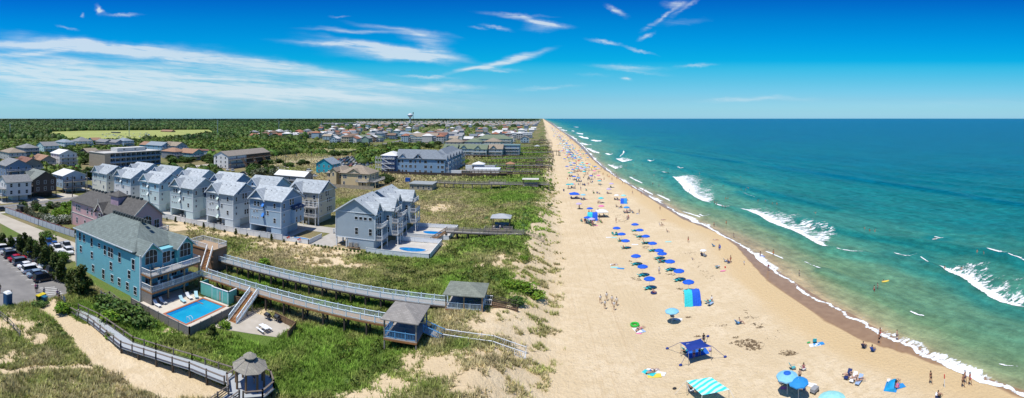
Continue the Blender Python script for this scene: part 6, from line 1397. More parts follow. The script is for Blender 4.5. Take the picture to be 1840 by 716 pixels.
# two hundred mid-distance trees in named thickets
def thicket(n, poly, r, h, kinds, label, group, rs=0, name=None):
    rng = random.Random(rs); xs_ = [p[0] for p in poly]; ys_ = [p[1] for p in poly]; c = 0; tr = 0
    while c < n and tr < 5000:
        tr += 1; a = rng.uniform(min(xs_), max(xs_)); b = rng.uniform(min(ys_), max(ys_))
        if not inpoly(a, b, poly): continue
        s = rng.uniform(.75, 1.25); plant(rng.choice(kinds), label, G(a, b), r*s, h*s, group=group, name=name); c += 1
thicket(14, [(50,322),(88,322),(86,304),(52,302)], 4.2, 4.4, ['tree','shrub'], 'dark green coastal shrub in the thicket between the street cottages', 'thicket between the cottages', 1, 'coastal_shrub')
thicket(20, [(100,292),(155,297),(150,276),(104,272)], 6, 5.5, ['tree','shrub'], 'dark green coastal shrub in the thicket beside the white three storey cottage', 'thicket beside the white cottage', 2, 'coastal_shrub')
thicket(14, [(288,293),(386,298),(380,283),(322,286)], 5, 4.5, ['tree','shrub'], 'green coastal shrub between the hotel and the apartment block', 'thicket past the hotel', 3, 'coastal_shrub')
thicket(14, [(448,322),(500,322),(496,308),(452,306)], 4.2, 5.0, ['tree','silver','shrub'], 'bushy tree standing behind the back row of pale roofs', 'trees behind the back row', 4)
thicket(12, [(462,303),(556,300),(556,292),(470,294)], 3.6, 3.0, ['shrub','tree'], 'low bush on the sandy lot beside the bending street', 'bushes on the sandy lot', 5, 'coastal_shrub')
thicket(16, [(590,281),(672,284),(672,276),(594,275)], 4.0, 2.6, ['tree','shrub'], 'round dark bush on the verge behind the packed parking lot', 'bushes behind the packed lot', 6)
thicket(7, [(684,332),(705,332),(705,322),(684,320)], 2.6, 2.8, ['tree'], 'dark shrub between the sand yellow house and the blue condominium', 'shrubs by the blue condominium', 7, 'coastal_shrub')
thicket(10, [(818,296),(842,298),(842,288),(820,287)], 2.6, 2.2, ['bright'], 'low palm-like green shrub in the condominium courtyard', 'courtyard shrubs', 8, 'coastal_shrub')
thicket(16, [(700,275),(790,270),(790,262),(710,262)], 6, 5, ['tree','shrub'], 'dark green bush on the verge behind the blue condominium roof', 'bushes behind the condominium roof', 9, 'coastal_shrub')
# little conifers along the white fence
for i in range(15):
    x = -119+i*4.0; y = float(np.interp(x, [-128,-115.8,-92,-68.5], [98.8,99.8,101.2,103.3]))-1.3; plant('juniper', 'small planted conifer in the line before the long white fence', Vector((x,y,gz(x,y))), .42 if i % 3 else .6, 1.0 if i % 3 else 1.9, group='young conifers before the white fence')
for i in range(16):
    x = -58+i*1.05; plant('hedge', 'tiny round hedge plant below the grey-blue gable house', Vector((x,103.2,gz(x,103.2))), .38, .6, group='round hedge plants before the gable house')
# ================= woods =================
P_FIELD = [(70,252),(92,237.5),(150,235.5),(375,233.5),(396,243),(330,252),(262,255),(178,256)]
HLOC = np.array([tuple(o.location)[:2] for o in COL.objects if o.parent is None and o.get('category') in ('house','hotel','apartments','condominium') and o.location.x < -120])
def nearhouse(x, y, d): return (np.hypot(x[:,None]-HLOC[:,0], y[:,None]-HLOC[:,1]-6).min(1) < d)
P_OPEN = [P_FIELD, [(470,300),(470,283),(545,276),(645,281),(645,296),(560,305)], [(540,274),(560,268),(660,267),(680,272),(600,276)], [(540,262),(560,232),(600,220),(990,214),(990,262),(700,262),(640,262)], [(-60,420),(-60,262),(60,262),(250,262),(345,272),(400,290),(480,300),(480,330),(200,420)]]
def woods(name, n, r0, r1, t0, t1, cr, ch, k, col, rs, rej=1.0, label=None, openp=P_OPEN, lowamp=0, strip=False):
    if rej == 0: rej = 1
    rng = np.random.RandomState(rs); r = np.sqrt(rng.rand(n)*(r1*r1-r0*r0)+r0*r0); t = t0+(t1-t0)*rng.rand(n); x = r*np.sin(t); y = r*np.cos(t); z = hgt(x, y)
    px, py = topx(x, y, z); ok = (x < -60) & (px > -60)
    if strip == 2:
        cv_, lu_ = vegmap(x, y, z); ok = (cv_ > .55) & (lu_ > .36) & (fbm(x/4.5, y/4.5, 3) > .50) & (py < 740) & ~(inpoly(px, py, P_LAWN) | inpoly(px, py, P_YARD))
        for (a,b,c,d) in NOGRASS: ok &= ~((x>a-1)&(x<c+1)&(y>b-1)&(y<d+1))
    elif strip: d_ = foot_x(y)-x; ok = (d_ > 3) & (d_ < 26) & (fbm(x/6, y/7, 3) > .53) & (blobs(px, py, BARE) < .3)
    for P_ in openp: ok &= ~(inpoly(px, py, P_) & (rng.rand(n) < rej))
    ok &= (x < road_x(y)-12) | (x > road_x(y)+12)
    ok &= ~nearhouse(x, y, 15); x, y, z = x[ok], y[ok], z[ok]; n = len(x); s = .6+.8*rng.rand(n); cl = fbm(x/(cr*9), y/(cr*9), 3); hgt_ = ch*s*(.55+.9*cl)
    z = z + lowamp*6*np.maximum(fbm(x/60, y/60, 3)-.45, 0)
    Vs = []; Fs = []; Ts = []
    # lumpy core
    m = 7; an = np.arange(m)/m*6.283; rings = [(1.0,.0),(.95,.45),(.62,.85),(.15,1.0)]
    vv = []
    for (a, b) in rings:
        jr = a*(.8+.4*rng.rand(n, m)); vv.append(np.stack([x[:,None]+cr*s[:,None]*jr*np.cos(an), y[:,None]+cr*s[:,None]*jr*np.sin(an), z[:,None]+hgt_[:,None]*b*(.85+.3*rng.rand(n,m))-.3], -1))
    V_ = np.stack(vv, 1).reshape(n, -1, 3); base = (np.arange(n)*4*m)[:,None]; fl_ = []
    for q in range(3):
        for i in range(m): fl_.append([q*m+i, q*m+(i+1)%m, (q+1)*m+(i+1)%m, (q+1)*m+i])
    fl_ = np.array(fl_); Fc = (base[:,:,None]+fl_[None]).reshape(-1, 4)
    var = (.5+.8*rng.rand(n))*(.55+.9*fbm(x/(cr*14)+50, y/(cr*14), 3)); hue = rng.rand(n)
    c_ = np.array(col)[None]*var[:,None]; c_[:,0] *= .8+.6*hue
    tint = np.repeat(c_, len(fl_), 0)*(.75+.5*rng.rand(n*len(fl_)))[:,None]
    # loose leaf clumps
    d = rng.randn(n, k, 3); d[:,:,2] = np.abs(d[:,:,2]); d /= np.linalg.norm(d, axis=2)[:,:,None]; C_ = np.stack([x[:,None]+d[:,:,0]*cr*s[:,None]*1.0, y[:,None]+d[:,:,1]*cr*s[:,None]*1.0, z[:,None]+d[:,:,2]*hgt_[:,None]*1.04], -1)
    u = rng.randn(n, k, 3)*.26*cr; w_ = rng.randn(n, k, 3)*.26*cr
    T_ = np.stack([C_-u, C_+u, C_+w_, C_-u*.2-w_*.5], 2).reshape(-1, 3); o_ = len(V_.reshape(-1,3))
    F2 = np.arange(n*k*4).reshape(-1, 4)+o_; t2 = np.repeat(c_, k, 0)*(.7+.9*rng.rand(n*k))[:,None]
    me = bulk(name, np.concatenate([V_.reshape(-1,3), T_]), np.concatenate([Fc, F2]), np.clip(np.concatenate([tint, t2]), 0, 1), LM)
    return tag(link(name, me), label, None, None, 'stuff')
woods('coastal_scrub', 9000, 330, 720, -1.25, -.28, 3.6, 3.6, 14, (.10,.175,.028), 1, 1.0, 'dense green maritime scrub filling the middle ground', lowamp=1)
woods('coastal_scrub', 1500, 190, 520, -1.25, -.72, 3.0, 3.2, 16, (.10,.175,.028), 8, 0, 'loose scrub filling gaps between the cottages west of the street', openp=[[(120,420),(300,420),(300,285),(240,262),(150,290)],[(290,300),(480,310),(480,285),(400,282),(300,284)]])
woods('woodland', 8500, 640, 1500, -1.25, -.40, 5.5, 7.5, 12, (.06,.125,.024), 2, 1.0, 'dark green woodland behind the cottages')
woods('woodland', 8500, 1400, 4200, -1.25, -.06, 10, 9.5, 8, (.048,.11,.026), 3, .9, 'far woodland reaching toward the horizon', openp=[P_FIELD, [(560,262),(560,232),(600,222),(990,216.5),(990,262)]])
woods('woodland', 7000, 4000, 14000, -1.25, -.01, 36, 11, 5, (.034,.088,.04), 4, 0, 'farthest woodland under the horizon', openp=[])
woods('dune_shrubs', 9000, 86, 700, -.30, .08, .8, .7, 10, (.09,.15,.03), 12, 1, 'low dark shrubs scattered along the dune crest', openp=[], strip=True)
woods('ground_cover', 14000, 46, 125, -1.2, -.02, .55, .42, 9, (.10,.16,.028), 14, 1, 'low leafy ground cover between the grass of the near dunes', openp=[], strip=2)
woods('town_greenery', 1300, 480, 2600, -.55, -.07, 3.6, 4, 10, (.10,.17,.035), 5, 0, 'scattered shrubs and trees between the far town houses', openp=[])
# sound beyond the woods and pale field
q = [W(a,b,.0) for a,b in ((470,213.9),(150,213.9),(150,214.9),(470,214.75))]
m = MB(); m.add([(-34000,14500,9.5),(-15500,14500,9.5),(-30000,46000,9.5),(-90000,46000,9.5)], [(0,1,2,3)]); tag(m.build('sound', mat('sound_water', (.10,.30,.42), .3)), kind='structure')
m = MB(); q = [G(a,b) for a,b in P_FIELD]; cxm = sum(v.x for v in q)/len(q)
m.add([(v.x,v.y,v.z+.6) for v in q], [tuple(range(len(q)))[::-1]]); tag(m.build('meadow', mat('meadow_grass', (.34,.36,.11), .9, (.27,.31,.08), .01)), kind='structure')
for P_ in ([(545,273),(560,268),(655,268),(640,272),(600,274)],[(480,300),(485,292),(540,286),(600,284),(600,290),(540,297)],[(700,264),(735,257),(770,256),(790,259),(760,264)]):
    q = [G(a,b) for a,b in P_]; m = MB(); m.add([(v.x,v.y,v.z+.35) for v in q], [tuple(range(len(q)))[::-1]]); tag(m.build('sandy_ground', mat('pale_sandy_soil', (.42,.34,.22), .9, (.28,.26,.13), .05)), kind='structure')
# ================= far town =================
TW = [('white',(.72,.74,.75)),('pale grey',(.42,.44,.46)),('beige',(.50,.43,.33)),('pale blue',(.34,.46,.56)),('slate blue',(.17,.25,.35)),('weathered brown',(.20,.155,.12)),('sand yellow',(.52,.42,.24)),('sea green',(.25,.38,.34)),('dusty pink',(.48,.32,.30))]
TR = [('grey',(.30,.31,.33)),('tan',(.37,.31,.24)),('brown',(.22,.15,.11)),('white',(.66,.66,.66)),('rust red',(.36,.15,.09)),('slate',(.17,.20,.24))]
tproto = {}
def town_proto(i, j, kd):
    key = (i, j, kd)
    if key not in tproto:
        w, d, fl = [(11,12,2),(14,10,2),(10,14,3)][kd]; ev = fl*2.8+1.2; m = MB(); r_ = MB()
        m.box(-w/2,-d/2,1.0,w/2,d/2,ev,0); m.box(-w/2+2,-d/2+3,-1,w/2-1,d/2,1,0)
        (roof_gable(r_, m, -w/2,w/2,-d/2,d/2,ev,2.8,'x' if kd else 'y',.5) if kd < 2 else roof_hip(r_,-w/2,w/2,-d/2,d/2,ev,2.8,.5))
        b0 = len(m.v); m.v += r_.v; m.f += [tuple(b0+q for q in f) for f in r_.f]; m.m += [1]*len(r_.f)
        for k in range(fl):
            z = 1.0+k*2.8+1.5
            for u in (-w*.33,0,w*.33): m.box(u-.6,-d/2-.06,z-.7,u+.6,-d/2-.01,z+.7,2)
            for u in (-d*.33,0,d*.33): m.box(w/2+.01,u-.6,z-.8,w/2+.06,u+.6,z+.8,2)
            m.box(w/2+.07,-d/2,1.0+k*2.8-.2,w/2+1.8,d/2,1.0+k*2.8,3); m.box(w/2+1.7,-d/2,1+k*2.8,w/2+1.8,d/2,1.9+k*2.8,3)
        for u in (-w/2+.2,w/2-.2): m.box(u-.2,-d/2,-1,u+.2,-d/2+.4,1,3)
        tproto[key] = m.mesh('town_house', [mat('town_wall_%d'%i, TW[i][1], .7), mat('town_roof_%d'%j, TR[j][1], .8), GLASS, WHITE])
    return tproto[key]
rng = random.Random(11); spots = []; tries = 0
def far_ok(x, y, dmin):
    return all((x-a)**2+(y-b)**2 > dmin*dmin for a, b in spots)
BLK = [(-92,375,-8,412),(-106,455,-40,500),(-84,530,-34,566),(-60,750,-15,790),(-170,280,-110,362)]
FARW = []
while len(spots) < 232 and tries < 20000:
    tries += 1
    if rng.random() < .30: px = rng.uniform(455,640); py = rng.uniform(243,252)
    else: py = 213+ (rng.random()**1.1)*44+3; px = rng.uniform(560+ (py-220)*.9, 972)
    v = W(px, py, 2); x, y = v.x, v.y
    xr = float(road_x(y)); 
    if x > -22 or abs(x-xr) < 15 or math.hypot(x,y) > 3600 or far_ok(x, y, 17+0*y) is False: continue
    if any(a-8 < x < c+8 and b-8 < y < d+8 for a,b,c,d in BLK): continue
    if y < 420 and x > -165: continue
    spots.append((x, y))
for (x, y) in spots:
    i = rng.choice([0,0,0,1,1,2,3,3,4,5,6,7,8]); j = rng.choice([0,0,1,2,3,3,4,5]); kd = rng.randint(0,2); d_ = math.hypot(x,y)
    zone = 'in the row beyond the scrub' if (math.atan2(x,y) < -.42) else ('close behind the dunes' if x > -90 else 'in the near town' if d_ < 900 else 'in the middle town' if d_ < 1700 else 'in the farthest town')
    o = link('town_house', town_proto(i, j, kd), None, (x, y, gz(x, y)+.4), rng.choice([0,0,0,math.pi/2])); tag(o, '%s house with %s roof %s' % (TW[i][0], TR[j][0], zone), 'house', 'far town houses')
# the remaining farthest roofs as one mass
m = MB(); rng = random.Random(5)
for _ in range(2400):
    py = 213+rng.random()**1.2*13+1.2; px = rng.uniform(640, 976); v = W(px, py, 2)
    if v.x > -30 or v.length > 12000: continue
    w = rng.uniform(5,9); hh = rng.uniform(6,11); k = rng.randint(0,3); m.box(v.x-w,v.y-w,0,v.x+w,v.y+w,hh,k); m.add([(v.x-w-1,v.y-w-1,hh),(v.x+w+1,v.y-w-1,hh),(v.x+w+1,v.y+w+1,hh),(v.x-w-1,v.y+w+1,hh),(v.x,v.y,hh+4)], [(0,1,4),(1,2,4),(2,3,4),(3,0,4)], 4+k % 2)
tag(m.build('distant_town', [mat('town_wall_%d'%i, TW[i][1]) for i in (0,2,4,5)]+[mat('town_roof_%d'%j, TR[j][1]) for j in (0,1)]), 'unresolved mass of roofs at the far end of the coast', None, None, 'stuff')
for k, (x0_, x1_, y_, r_, lb) in enumerate(((581,672,227.5,2100,'long low white roofed shopping building in the far woods'),(722,775,223.5,2700,'white roofed store complex beside the water tower'))):
    a = (x0_-CX)/F; b = (x1_-CX)/F; wdt = r_*(b-a); mid_ = (a+b)/2; t = thing('store_building', lb, 'store', (r_*math.sin(mid_), r_*math.cos(mid_), 3), -mid_); m = MB(); m.box(-wdt/2,0,0,wdt/2,50,9.0); m.box(-wdt*.1,-6,0,wdt*.2,0,11.5); m.build('wall', mat('store_wall', (.55,.50,.44), .8), t); m = MB(); m.box(-wdt/2-2,-2,9,wdt/2+2,52,10.4); m.box(-wdt*.1-1,-7,11.5,wdt*.2+1,1,12.3); m.build('roof', RWH, t)
    if k == 0: m = MB(); m.box(wdt*.28,-2.4,5.4,wdt*.44,-2.0,8.6); m.build('sign_band', mat('red_band', (.45,.04,.03), .6), t)
# ================= cars =================
def car_proto(kind):
    t = thing('parked_car', 'car', 'car', (0,0,-500)); L_, w, h = {'sedan': (4.6,1.8,1.42), 'suv': (4.7,1.9,1.72), 'pickup': (5.6,1.95,1.82)}[kind]; hl = L_/2
    def sec(y, zt, zb=.32, ww=1.0, tw=.86): a = w/2*ww; return [(-a,y,zb),(a,y,zb),(a*1.0,y,zb+(zt-zb)*.55),(a*tw,y,zt),(-a*tw,y,zt),(-a,y,zb+(zt-zb)*.55)]
    m = MB(); hb = .95 if kind != 'sedan' else .85
    m.loft([sec(-hl,.62,.42,.86),sec(-hl+.12,hb-.05,.34,.95),sec(-hl+1.2,hb+.05,.3),sec(0,hb+.07,.3),sec(hl-1.0,hb+.05,.3),sec(hl-.1,hb,.34,.95),sec(hl,.66,.42,.88)])
    c0, c1 = {'sedan': (-1.25,1.55), 'suv': (-1.2,2.2), 'pickup': (-1.1,1.0)}[kind]; rt = h
    roof = lambda y, z, q: [(-w/2*q,y,z),(w/2*q,y,z),(w/2*q,y,z+.07),(-w/2*q,y,z+.07)]
    m.loft([roof(c0+.65,rt-.07,.70),roof((c0+c1)/2,rt-.03,.72),roof(c1-(.5 if kind=='sedan' else .25),rt-.08,.70)])
    if kind == 'pickup': m.box(-w/2+.02,c1+.1,hb,-w/2+.14,hl-.05,hb+.18); m.box(w/2-.14,c1+.1,hb,w/2-.02,hl-.05,hb+.18); m.box(-w/2+.02,hl-.14,hb,w/2-.02,hl-.03,hb+.18)
    m.build('body', WHITE, t); g = MB()
    def gs(y, z, q): return [(-w/2*q,y,z),(w/2*q,y,z)]
    b_ = hb+.03; T_ = rt-.05
    g.add([(-w/2*.86,c0,b_),(w/2*.86,c0,b_),(w/2*.86,c1,b_),(-w/2*.86,c1,b_),(-w/2*.69,c0+.62,T_),(w/2*.69,c0+.62,T_),(w/2*.69,c1-(.48 if kind=='sedan' else .2),T_),(-w/2*.69,c1-(.48 if kind=='sedan' else .2),T_)], [(0,1,5,4),(1,2,6,5),(2,3,7,6),(3,0,4,7)])
    g.build('windows', GLASS, t)
    for sx_ in (-1,1):
        for yy_ in (-hl+.9, hl-.95):
            q = MB(); q.cone((sx_*(w/2-.2),yy_,.33),(sx_*(w/2+.02),yy_,.33),.33,.33,12); wo_ = q.build('wheel', BLACK, t); q = MB(); q.cone((sx_*(w/2+.021),yy_,.33),(sx_*(w/2+.03),yy_,.33),.2,.2,10); q.build('rim', METAL, wo_)
        q = MB(); q.box(sx_*w*.30-.16,-hl-.02,.6,sx_*w*.30+.16,-hl+.06,.74); q.build('headlight', WHITE, t)
        q = MB(); q.box(sx_*w*.36-.12,hl-.06,.62,sx_*w*.36+.12,hl+.02,.82); q.build('tail_light', mat('tail_red', (.35,.01,.01), .3), t)
    return proto(t)
CP = {k: car_proto(k) for k in ('sedan','suv','pickup')}
CC = {'white': (.72,.73,.74), 'silver': (.42,.44,.46), 'dark grey': (.05,.055,.06), 'black': (.015,.015,.018), 'red': (.38,.012,.02), 'blue': (.02,.07,.25), 'slate grey': (.12,.14,.17), 'silver blue': (.22,.30,.38), 'beige': (.42,.37,.29), 'navy': (.01,.02,.07)}
def carm(c): return mat('car_paint_'+c.replace(' ','_'), CC[c], .22, tuple(v*.95 for v in CC[c]), 1, spec=.7)
def car(kind, c, p, rz, label, group=None): return copy_tree(CP[kind], None, p, rz, None, label, group, 'car', {'body': carm(c)})
ROWC = [('suv','white','white station wagon at the left edge of the near row'),('suv','white','white car second in the near row'),('sedan','silver','silver car third in the near row'),('suv','dark grey','dark grey car fourth in the near row, left of the red one'),('sedan','red','bright red car in the middle of the near row'),('suv','slate grey','slate grey car right of the red car'),('sedan','white','white sedan two places right of the red car'),('suv','white','white sport utility car three places right of the red one'),('sedan','silver blue','silver blue car next to the last in the near row'),('suv','black','black sport utility car at the right end of the near row')]
for i, (k, c, lb) in enumerate(ROWC): car(k, c, (-109.6+i*2.85, 40.3+.3*random.random(), 2.02), math.pi+.05*(random.random()-.5), lb, 'cars in the near parking row')
R2 = [('sedan','silver','silver car in the back row under the leftmost junipers'),('sedan','navy','navy car in the back row near the left edge'),('sedan','dark grey','dark grey car in the back row behind the white ones'),('suv','blue','blue car in the back row behind the red one'),('sedan','dark grey','charcoal car in the back row behind the slate one'),('sedan','silver blue','pale blue car in the back row near the junipers end'),('suv','dark grey','dark van at the right end of the back row')]
for i, (k, c, lb) in enumerate(R2): car(k, c, (-110.5+i*3.9, 45.1, 2.02), math.pi+.05*(random.random()-.5), lb, 'cars in the back parking row')
for (k,c,px,py,rz,lb) in (('suv','blue',88,441,1.4,'royal blue car beyond the big rounded hedge'),('sedan','blue',98,444.5,1.4,'second blue car beside the first, closer to the driveway'),('pickup','white',103,452,1.45,'white crew cab pickup parked near the turquoise house'),('pickup','silver',120,447,1.45,'silver pickup bed seen behind the white pickup'),('sedan','white',122,455,1.45,'white sedan against the corner of the turquoise house'),
    ('pickup','red',132,304,.3,'dark red pickup parked before the brick hotel'),('sedan','black',115,311,.4,'black car on the hotel forecourt, left of the red pickup'),('suv','dark grey',98,307,.4,'dark car beside the thicket near the hotel'),('sedan','white',136,314,.9,'white car at the hotel entrance under the dark tree'),('sedan','navy',160,338,1.9,'dark blue car on the drive beside the street lamp'),('sedan','dark grey',1,379,0,'dark car on the street at the left edge'),
    ('suv','white',317,301,.6,'white car on the lot right of the hotel'),('suv','silver',340,303,.6,'silver car right of the white one past the hotel'),('suv','black',362,307,.8,'black car before the apartment block'),('suv','dark grey',377,308,.8,'charcoal car nearest the apartment block wall'),('sedan','white',409,307,.9,'white car under the apartment stairs'),('suv','silver',418,308,.9,'silver car under the apartment stairs'),('suv','black',447,305,1.3,'black car right of the apartment stairs'),('pickup','black',437,314,1.1,'black pickup just behind the back row roofs'),('suv','white',556,309,1.2,'white car left of the small teal house'),('sedan','silver',565,318,1.2,'silver car in front of the small teal house'),('suv','navy',655,264,1.2,'blue car on the far bend of the street')):
    car(k, c, G(px,py)+Vector((0,0,.04)), rz, lb)
rg = random.Random(3)
for r_ in range(7):
    for i in range(13):
        if rg.random() < .1: continue
        c = rg.choice(['white','white','silver','dark grey','black','blue','slate grey','navy','silver blue','red']); x = -160+i*3.15; y = 291+r_*8.6-i*.4
        car(rg.choice(['sedan','suv','suv']), c, (x, y, 2.03), rg.choice([0, math.pi]), '%s car in the packed lot beyond the sand yellow house' % c, 'cars in the packed lot')
rg = random.Random(4); tinyc = {}
for i in range(46):
    px = rg.uniform(184,268); py = rg.uniform(241.5,248.5)-max(0,(px-230))*.05; c = rg.choice(['white','silver','dark grey','navy','white','blue'])
    p = G(px,py); o = link('parked_car', CP['suv'].children[0].data, None, p+Vector((0,0,.5)), rg.random()*3); o.material_slots[0].link = 'OBJECT'; o.material_slots[0].material = carm(c); tag(o, 'tiny %s vehicle in the far lot by the meadow' % c, 'car', 'vehicles by the meadow')
fl_ = G(300,247); m = MB()
cottage('low orange-tan building at the far side of the meadow', 298, 238, 40, 14, 1, wmat('rust', (.35,.20,.13)), RTC, kind='gable', ax='x', stilts=.2, deck=False)
cottage('dark shed building standing in the meadow', 205, 240, 24, 10, 1, wmat('darksh', (.06,.07,.07)), RGRY, kind='flat', stilts=.2, deck=False)
# ================= poles and lamps =================
def pole(px, yb, yt, label, arm=False):
    b = G(px, yb); r = math.hypot(b.x, b.y); zt = H-(yt-CY)*r/F; o = thing('street_lamp' if arm else 'utility_pole', label, 'lamp' if arm else 'pole', b, .4); hh = zt-b.z; m = MB(); m.cone((0,0,-.2),(0,0,hh),.16 if arm else .2,.1 if arm else .14,8); m.build('pole', METAL if arm else WOODD, o); m = MB()
    if arm: m.beam((0,0,hh),(1.8,0,hh+.35),.08,.08); m.build('arm', METAL, o); m = MB(); m.box(1.6,-.18,hh+.28,2.4,.18,hh+.42); m.build('lamp_head', METAL, o)
    else: m.box(-1.2,-.06,hh-1,1.2,.06,hh-.85); m.build('crossarm', WOODD, o); m = MB(); m.cone((.5,0,hh-2.4),(.5,0,hh-1.5),.25,.25,8); m.build('transformer', METAL, o)
pole(130,354,316,'wooden utility pole right of the blue-grey stilt cottage'); pole(156,347,309,'grey street lamp in front of the dark round tree',True); pole(513,304,276,'utility pole standing left of the white metal roofs'); pole(532,297,274,'utility pole on the sandy lot, second from the right'); pole(559,290,272,'rightmost utility pole on the sandy lot'); pole(496,297,280,'thin utility pole right of the apartment block'); pole(456,306,283,'utility pole before the apartment decks'); pole(600,279,267,'utility pole by the round bushes'); pole(687,273,252,'tall utility pole before the condominium tower'); pole(663,275,258,'utility pole left of the condominium by the road'); pole(388,303,280,'utility pole at the left end of the apartment block'); pole(60,345,300,'utility pole between dark cottage and blue-grey cottage')
# near street furniture
tq = W(15,549,2); tl = thing('portable_toilet', 'blue portable toilet with white domed roof at the lot corner', 'portable toilet', (tq.x-.3,tq.y,2.02), .3); PB = mat('toilet_blue', (.02,.09,.24), .5)
m = MB(); m.box(-.6,-.6,0,.6,.6,2.05); m.build('body', PB, tl); m = MB(); m.loft([[(a*.65,b*.65,2.05) for a,b in ((-1,-1),(1,-1),(1,1),(-1,1))],[(a*.65,b*.65,2.15) for a,b in ((-1,-1),(1,-1),(1,1),(-1,1))],[(a*.35,b*.45,2.4) for a,b in ((-1,-1),(1,-1),(1,1),(-1,1))]]); m.build('roof', WHITE, tl); m = MB(); m.box(-.42,-.63,.1,.42,-.601,1.9); m.build('door', mat('toilet_door', (.03,.12,.30), .5), tl); m = MB(); m.cone((.5,.5,1.9),(.5,.5,2.7),.05,.05,6); m.build('vent_pipe', BLACK, tl)
def binm(px, py, c, lc, lb, s=1.0):
    p = G(px,py); o = thing('trash_bin', lb, 'trash bin', p, .3, 'bins at the path entrance'); m = MB(); m.loft([[(a*.32*s,b*.34*s,.05) for a,b in ((-1,-1),(1,-1),(1,1),(-1,1))],[(a*.42*s,b*.45*s,1.15*s) for a,b in ((-1,-1),(1,-1),(1,1),(-1,1))]]); m.build('bin_body', c, o); m = MB(); m.box(-.46*s,-.5*s,1.15*s,.46*s,.48*s,1.25*s); m.build('lid', lc, o)
    for sx_ in (-.3,.3): m = MB(); m.cone((sx_-.05,.4,.12),(sx_+.05,.4,.12),.14,.14,10); m.build('wheel', BLACK, o)
YL = mat('bin_yellow', (.70,.55,.01), .5); binm(70,543,mat('bin_green', (.01,.06,.03), .5),YL,'dark green bin with yellow lid at the path entrance, left one'); binm(77,540,BLACK,YL,'black bin with yellow lid behind the green ones'); binm(80,545,mat('bin_teal', (.02,.15,.25), .5),mat('bin_teal', (.02,.15,.25), .5),'blue-green bin at the path entrance, right one')
sp = G(116,553); o = thing('sign_post', 'small dark sign on a wooden post beside the sand path', 'sign', sp); m = MB(); m.box(-.06,-.06,-.2,.06,.06,1.9); m.build('post', WOODG, o); m = MB(); m.box(-.4,-.1,1.2,.4,-.06,2.0); m.build('sign_panel', mat('slate_sign', (.10,.14,.18), .6), o)
hy = W(38,380,2); m = MB(); m.box(-1.6,-1,0,1.6,1,1.9); m.box(-1.7,-1.1,1.9,1.7,1.1,2.1); tag(m.build('dumpster', mat('dark_bin', (.04,.05,.06), .6), loc=(hy.x,hy.y,2)), 'dark dumpster at the end of the driveway wall', 'dumpster')
# ================= people =================
def skin_mesh(name, joints, radii, edges, mats, sub=1, extra=None):
    me = bpy.data.meshes.new(name+'_src'); names = list(joints); ix = {n: i for i, n in enumerate(names)}
    me.from_pydata([joints[n] for n in names], [(ix[a], ix[b]) for a, b in edges], [])
    o = bpy.data.objects.new(name+'_src', me); COL.objects.link(o)
    mod = o.modifiers.new('skin', 'SKIN'); mod.use_smooth_shade = True
    if not me.skin_vertices: me.attributes  # layer is made by the modifier
    sv_ = me.skin_vertices[0].data if me.skin_vertices else None
    if sv_ is None:
        bpy.context.view_layer.objects.active = o; bpy.ops.mesh.customdata_skin_add(); sv_ = me.skin_vertices[0].data
    for n, i in ix.items():
        r = radii[n]; sv_[i].radius = r if isinstance(r, tuple) else (r, r); sv_[i].use_root = (i == 0)
    if sub: s = o.modifiers.new('sub', 'SUBSURF'); s.levels = sub; s.render_levels = sub
    bpy.context.view_layer.update(); dg = bpy.context.evaluated_depsgraph_get()
    m2 = bpy.data.meshes.new_from_object(o.evaluated_get(dg)); bpy.data.objects.remove(o)
    vs = [tuple(v.co) for v in m2.vertices]; fs = [tuple(p.vertices) for p in m2.polygons]
    mb = MB(); mb.add(vs, fs, 0)
    if extra: extra(mb)
    r_ = mb.mesh(name, mats); r_.polygons.foreach_set('use_smooth', [True]*len(r_.polygons)); bpy.data.meshes.remove(m2); return r_
SKINS = [mat('skin_light', (.50,.30,.21), .6, (.44,.26,.18), 3), mat('skin_tan', (.36,.19,.115), .6, (.31,.16,.10), 3), mat('skin_brown', (.19,.095,.055), .6, (.16,.08,.045), 3)]
EYE = mat('eye_dark', (.02,.015,.012), .3); LIP = mat('lip', (.35,.12,.10), .6)
HAIRS = {'dark': mat('hair_dark', (.025,.018,.013), .6), 'brown': mat('hair_brown', (.09,.05,.025), .6), 'blond': mat('hair_blond', (.42,.30,.14), .6), 'grey': mat('hair_grey', (.40,.39,.38), .6)}
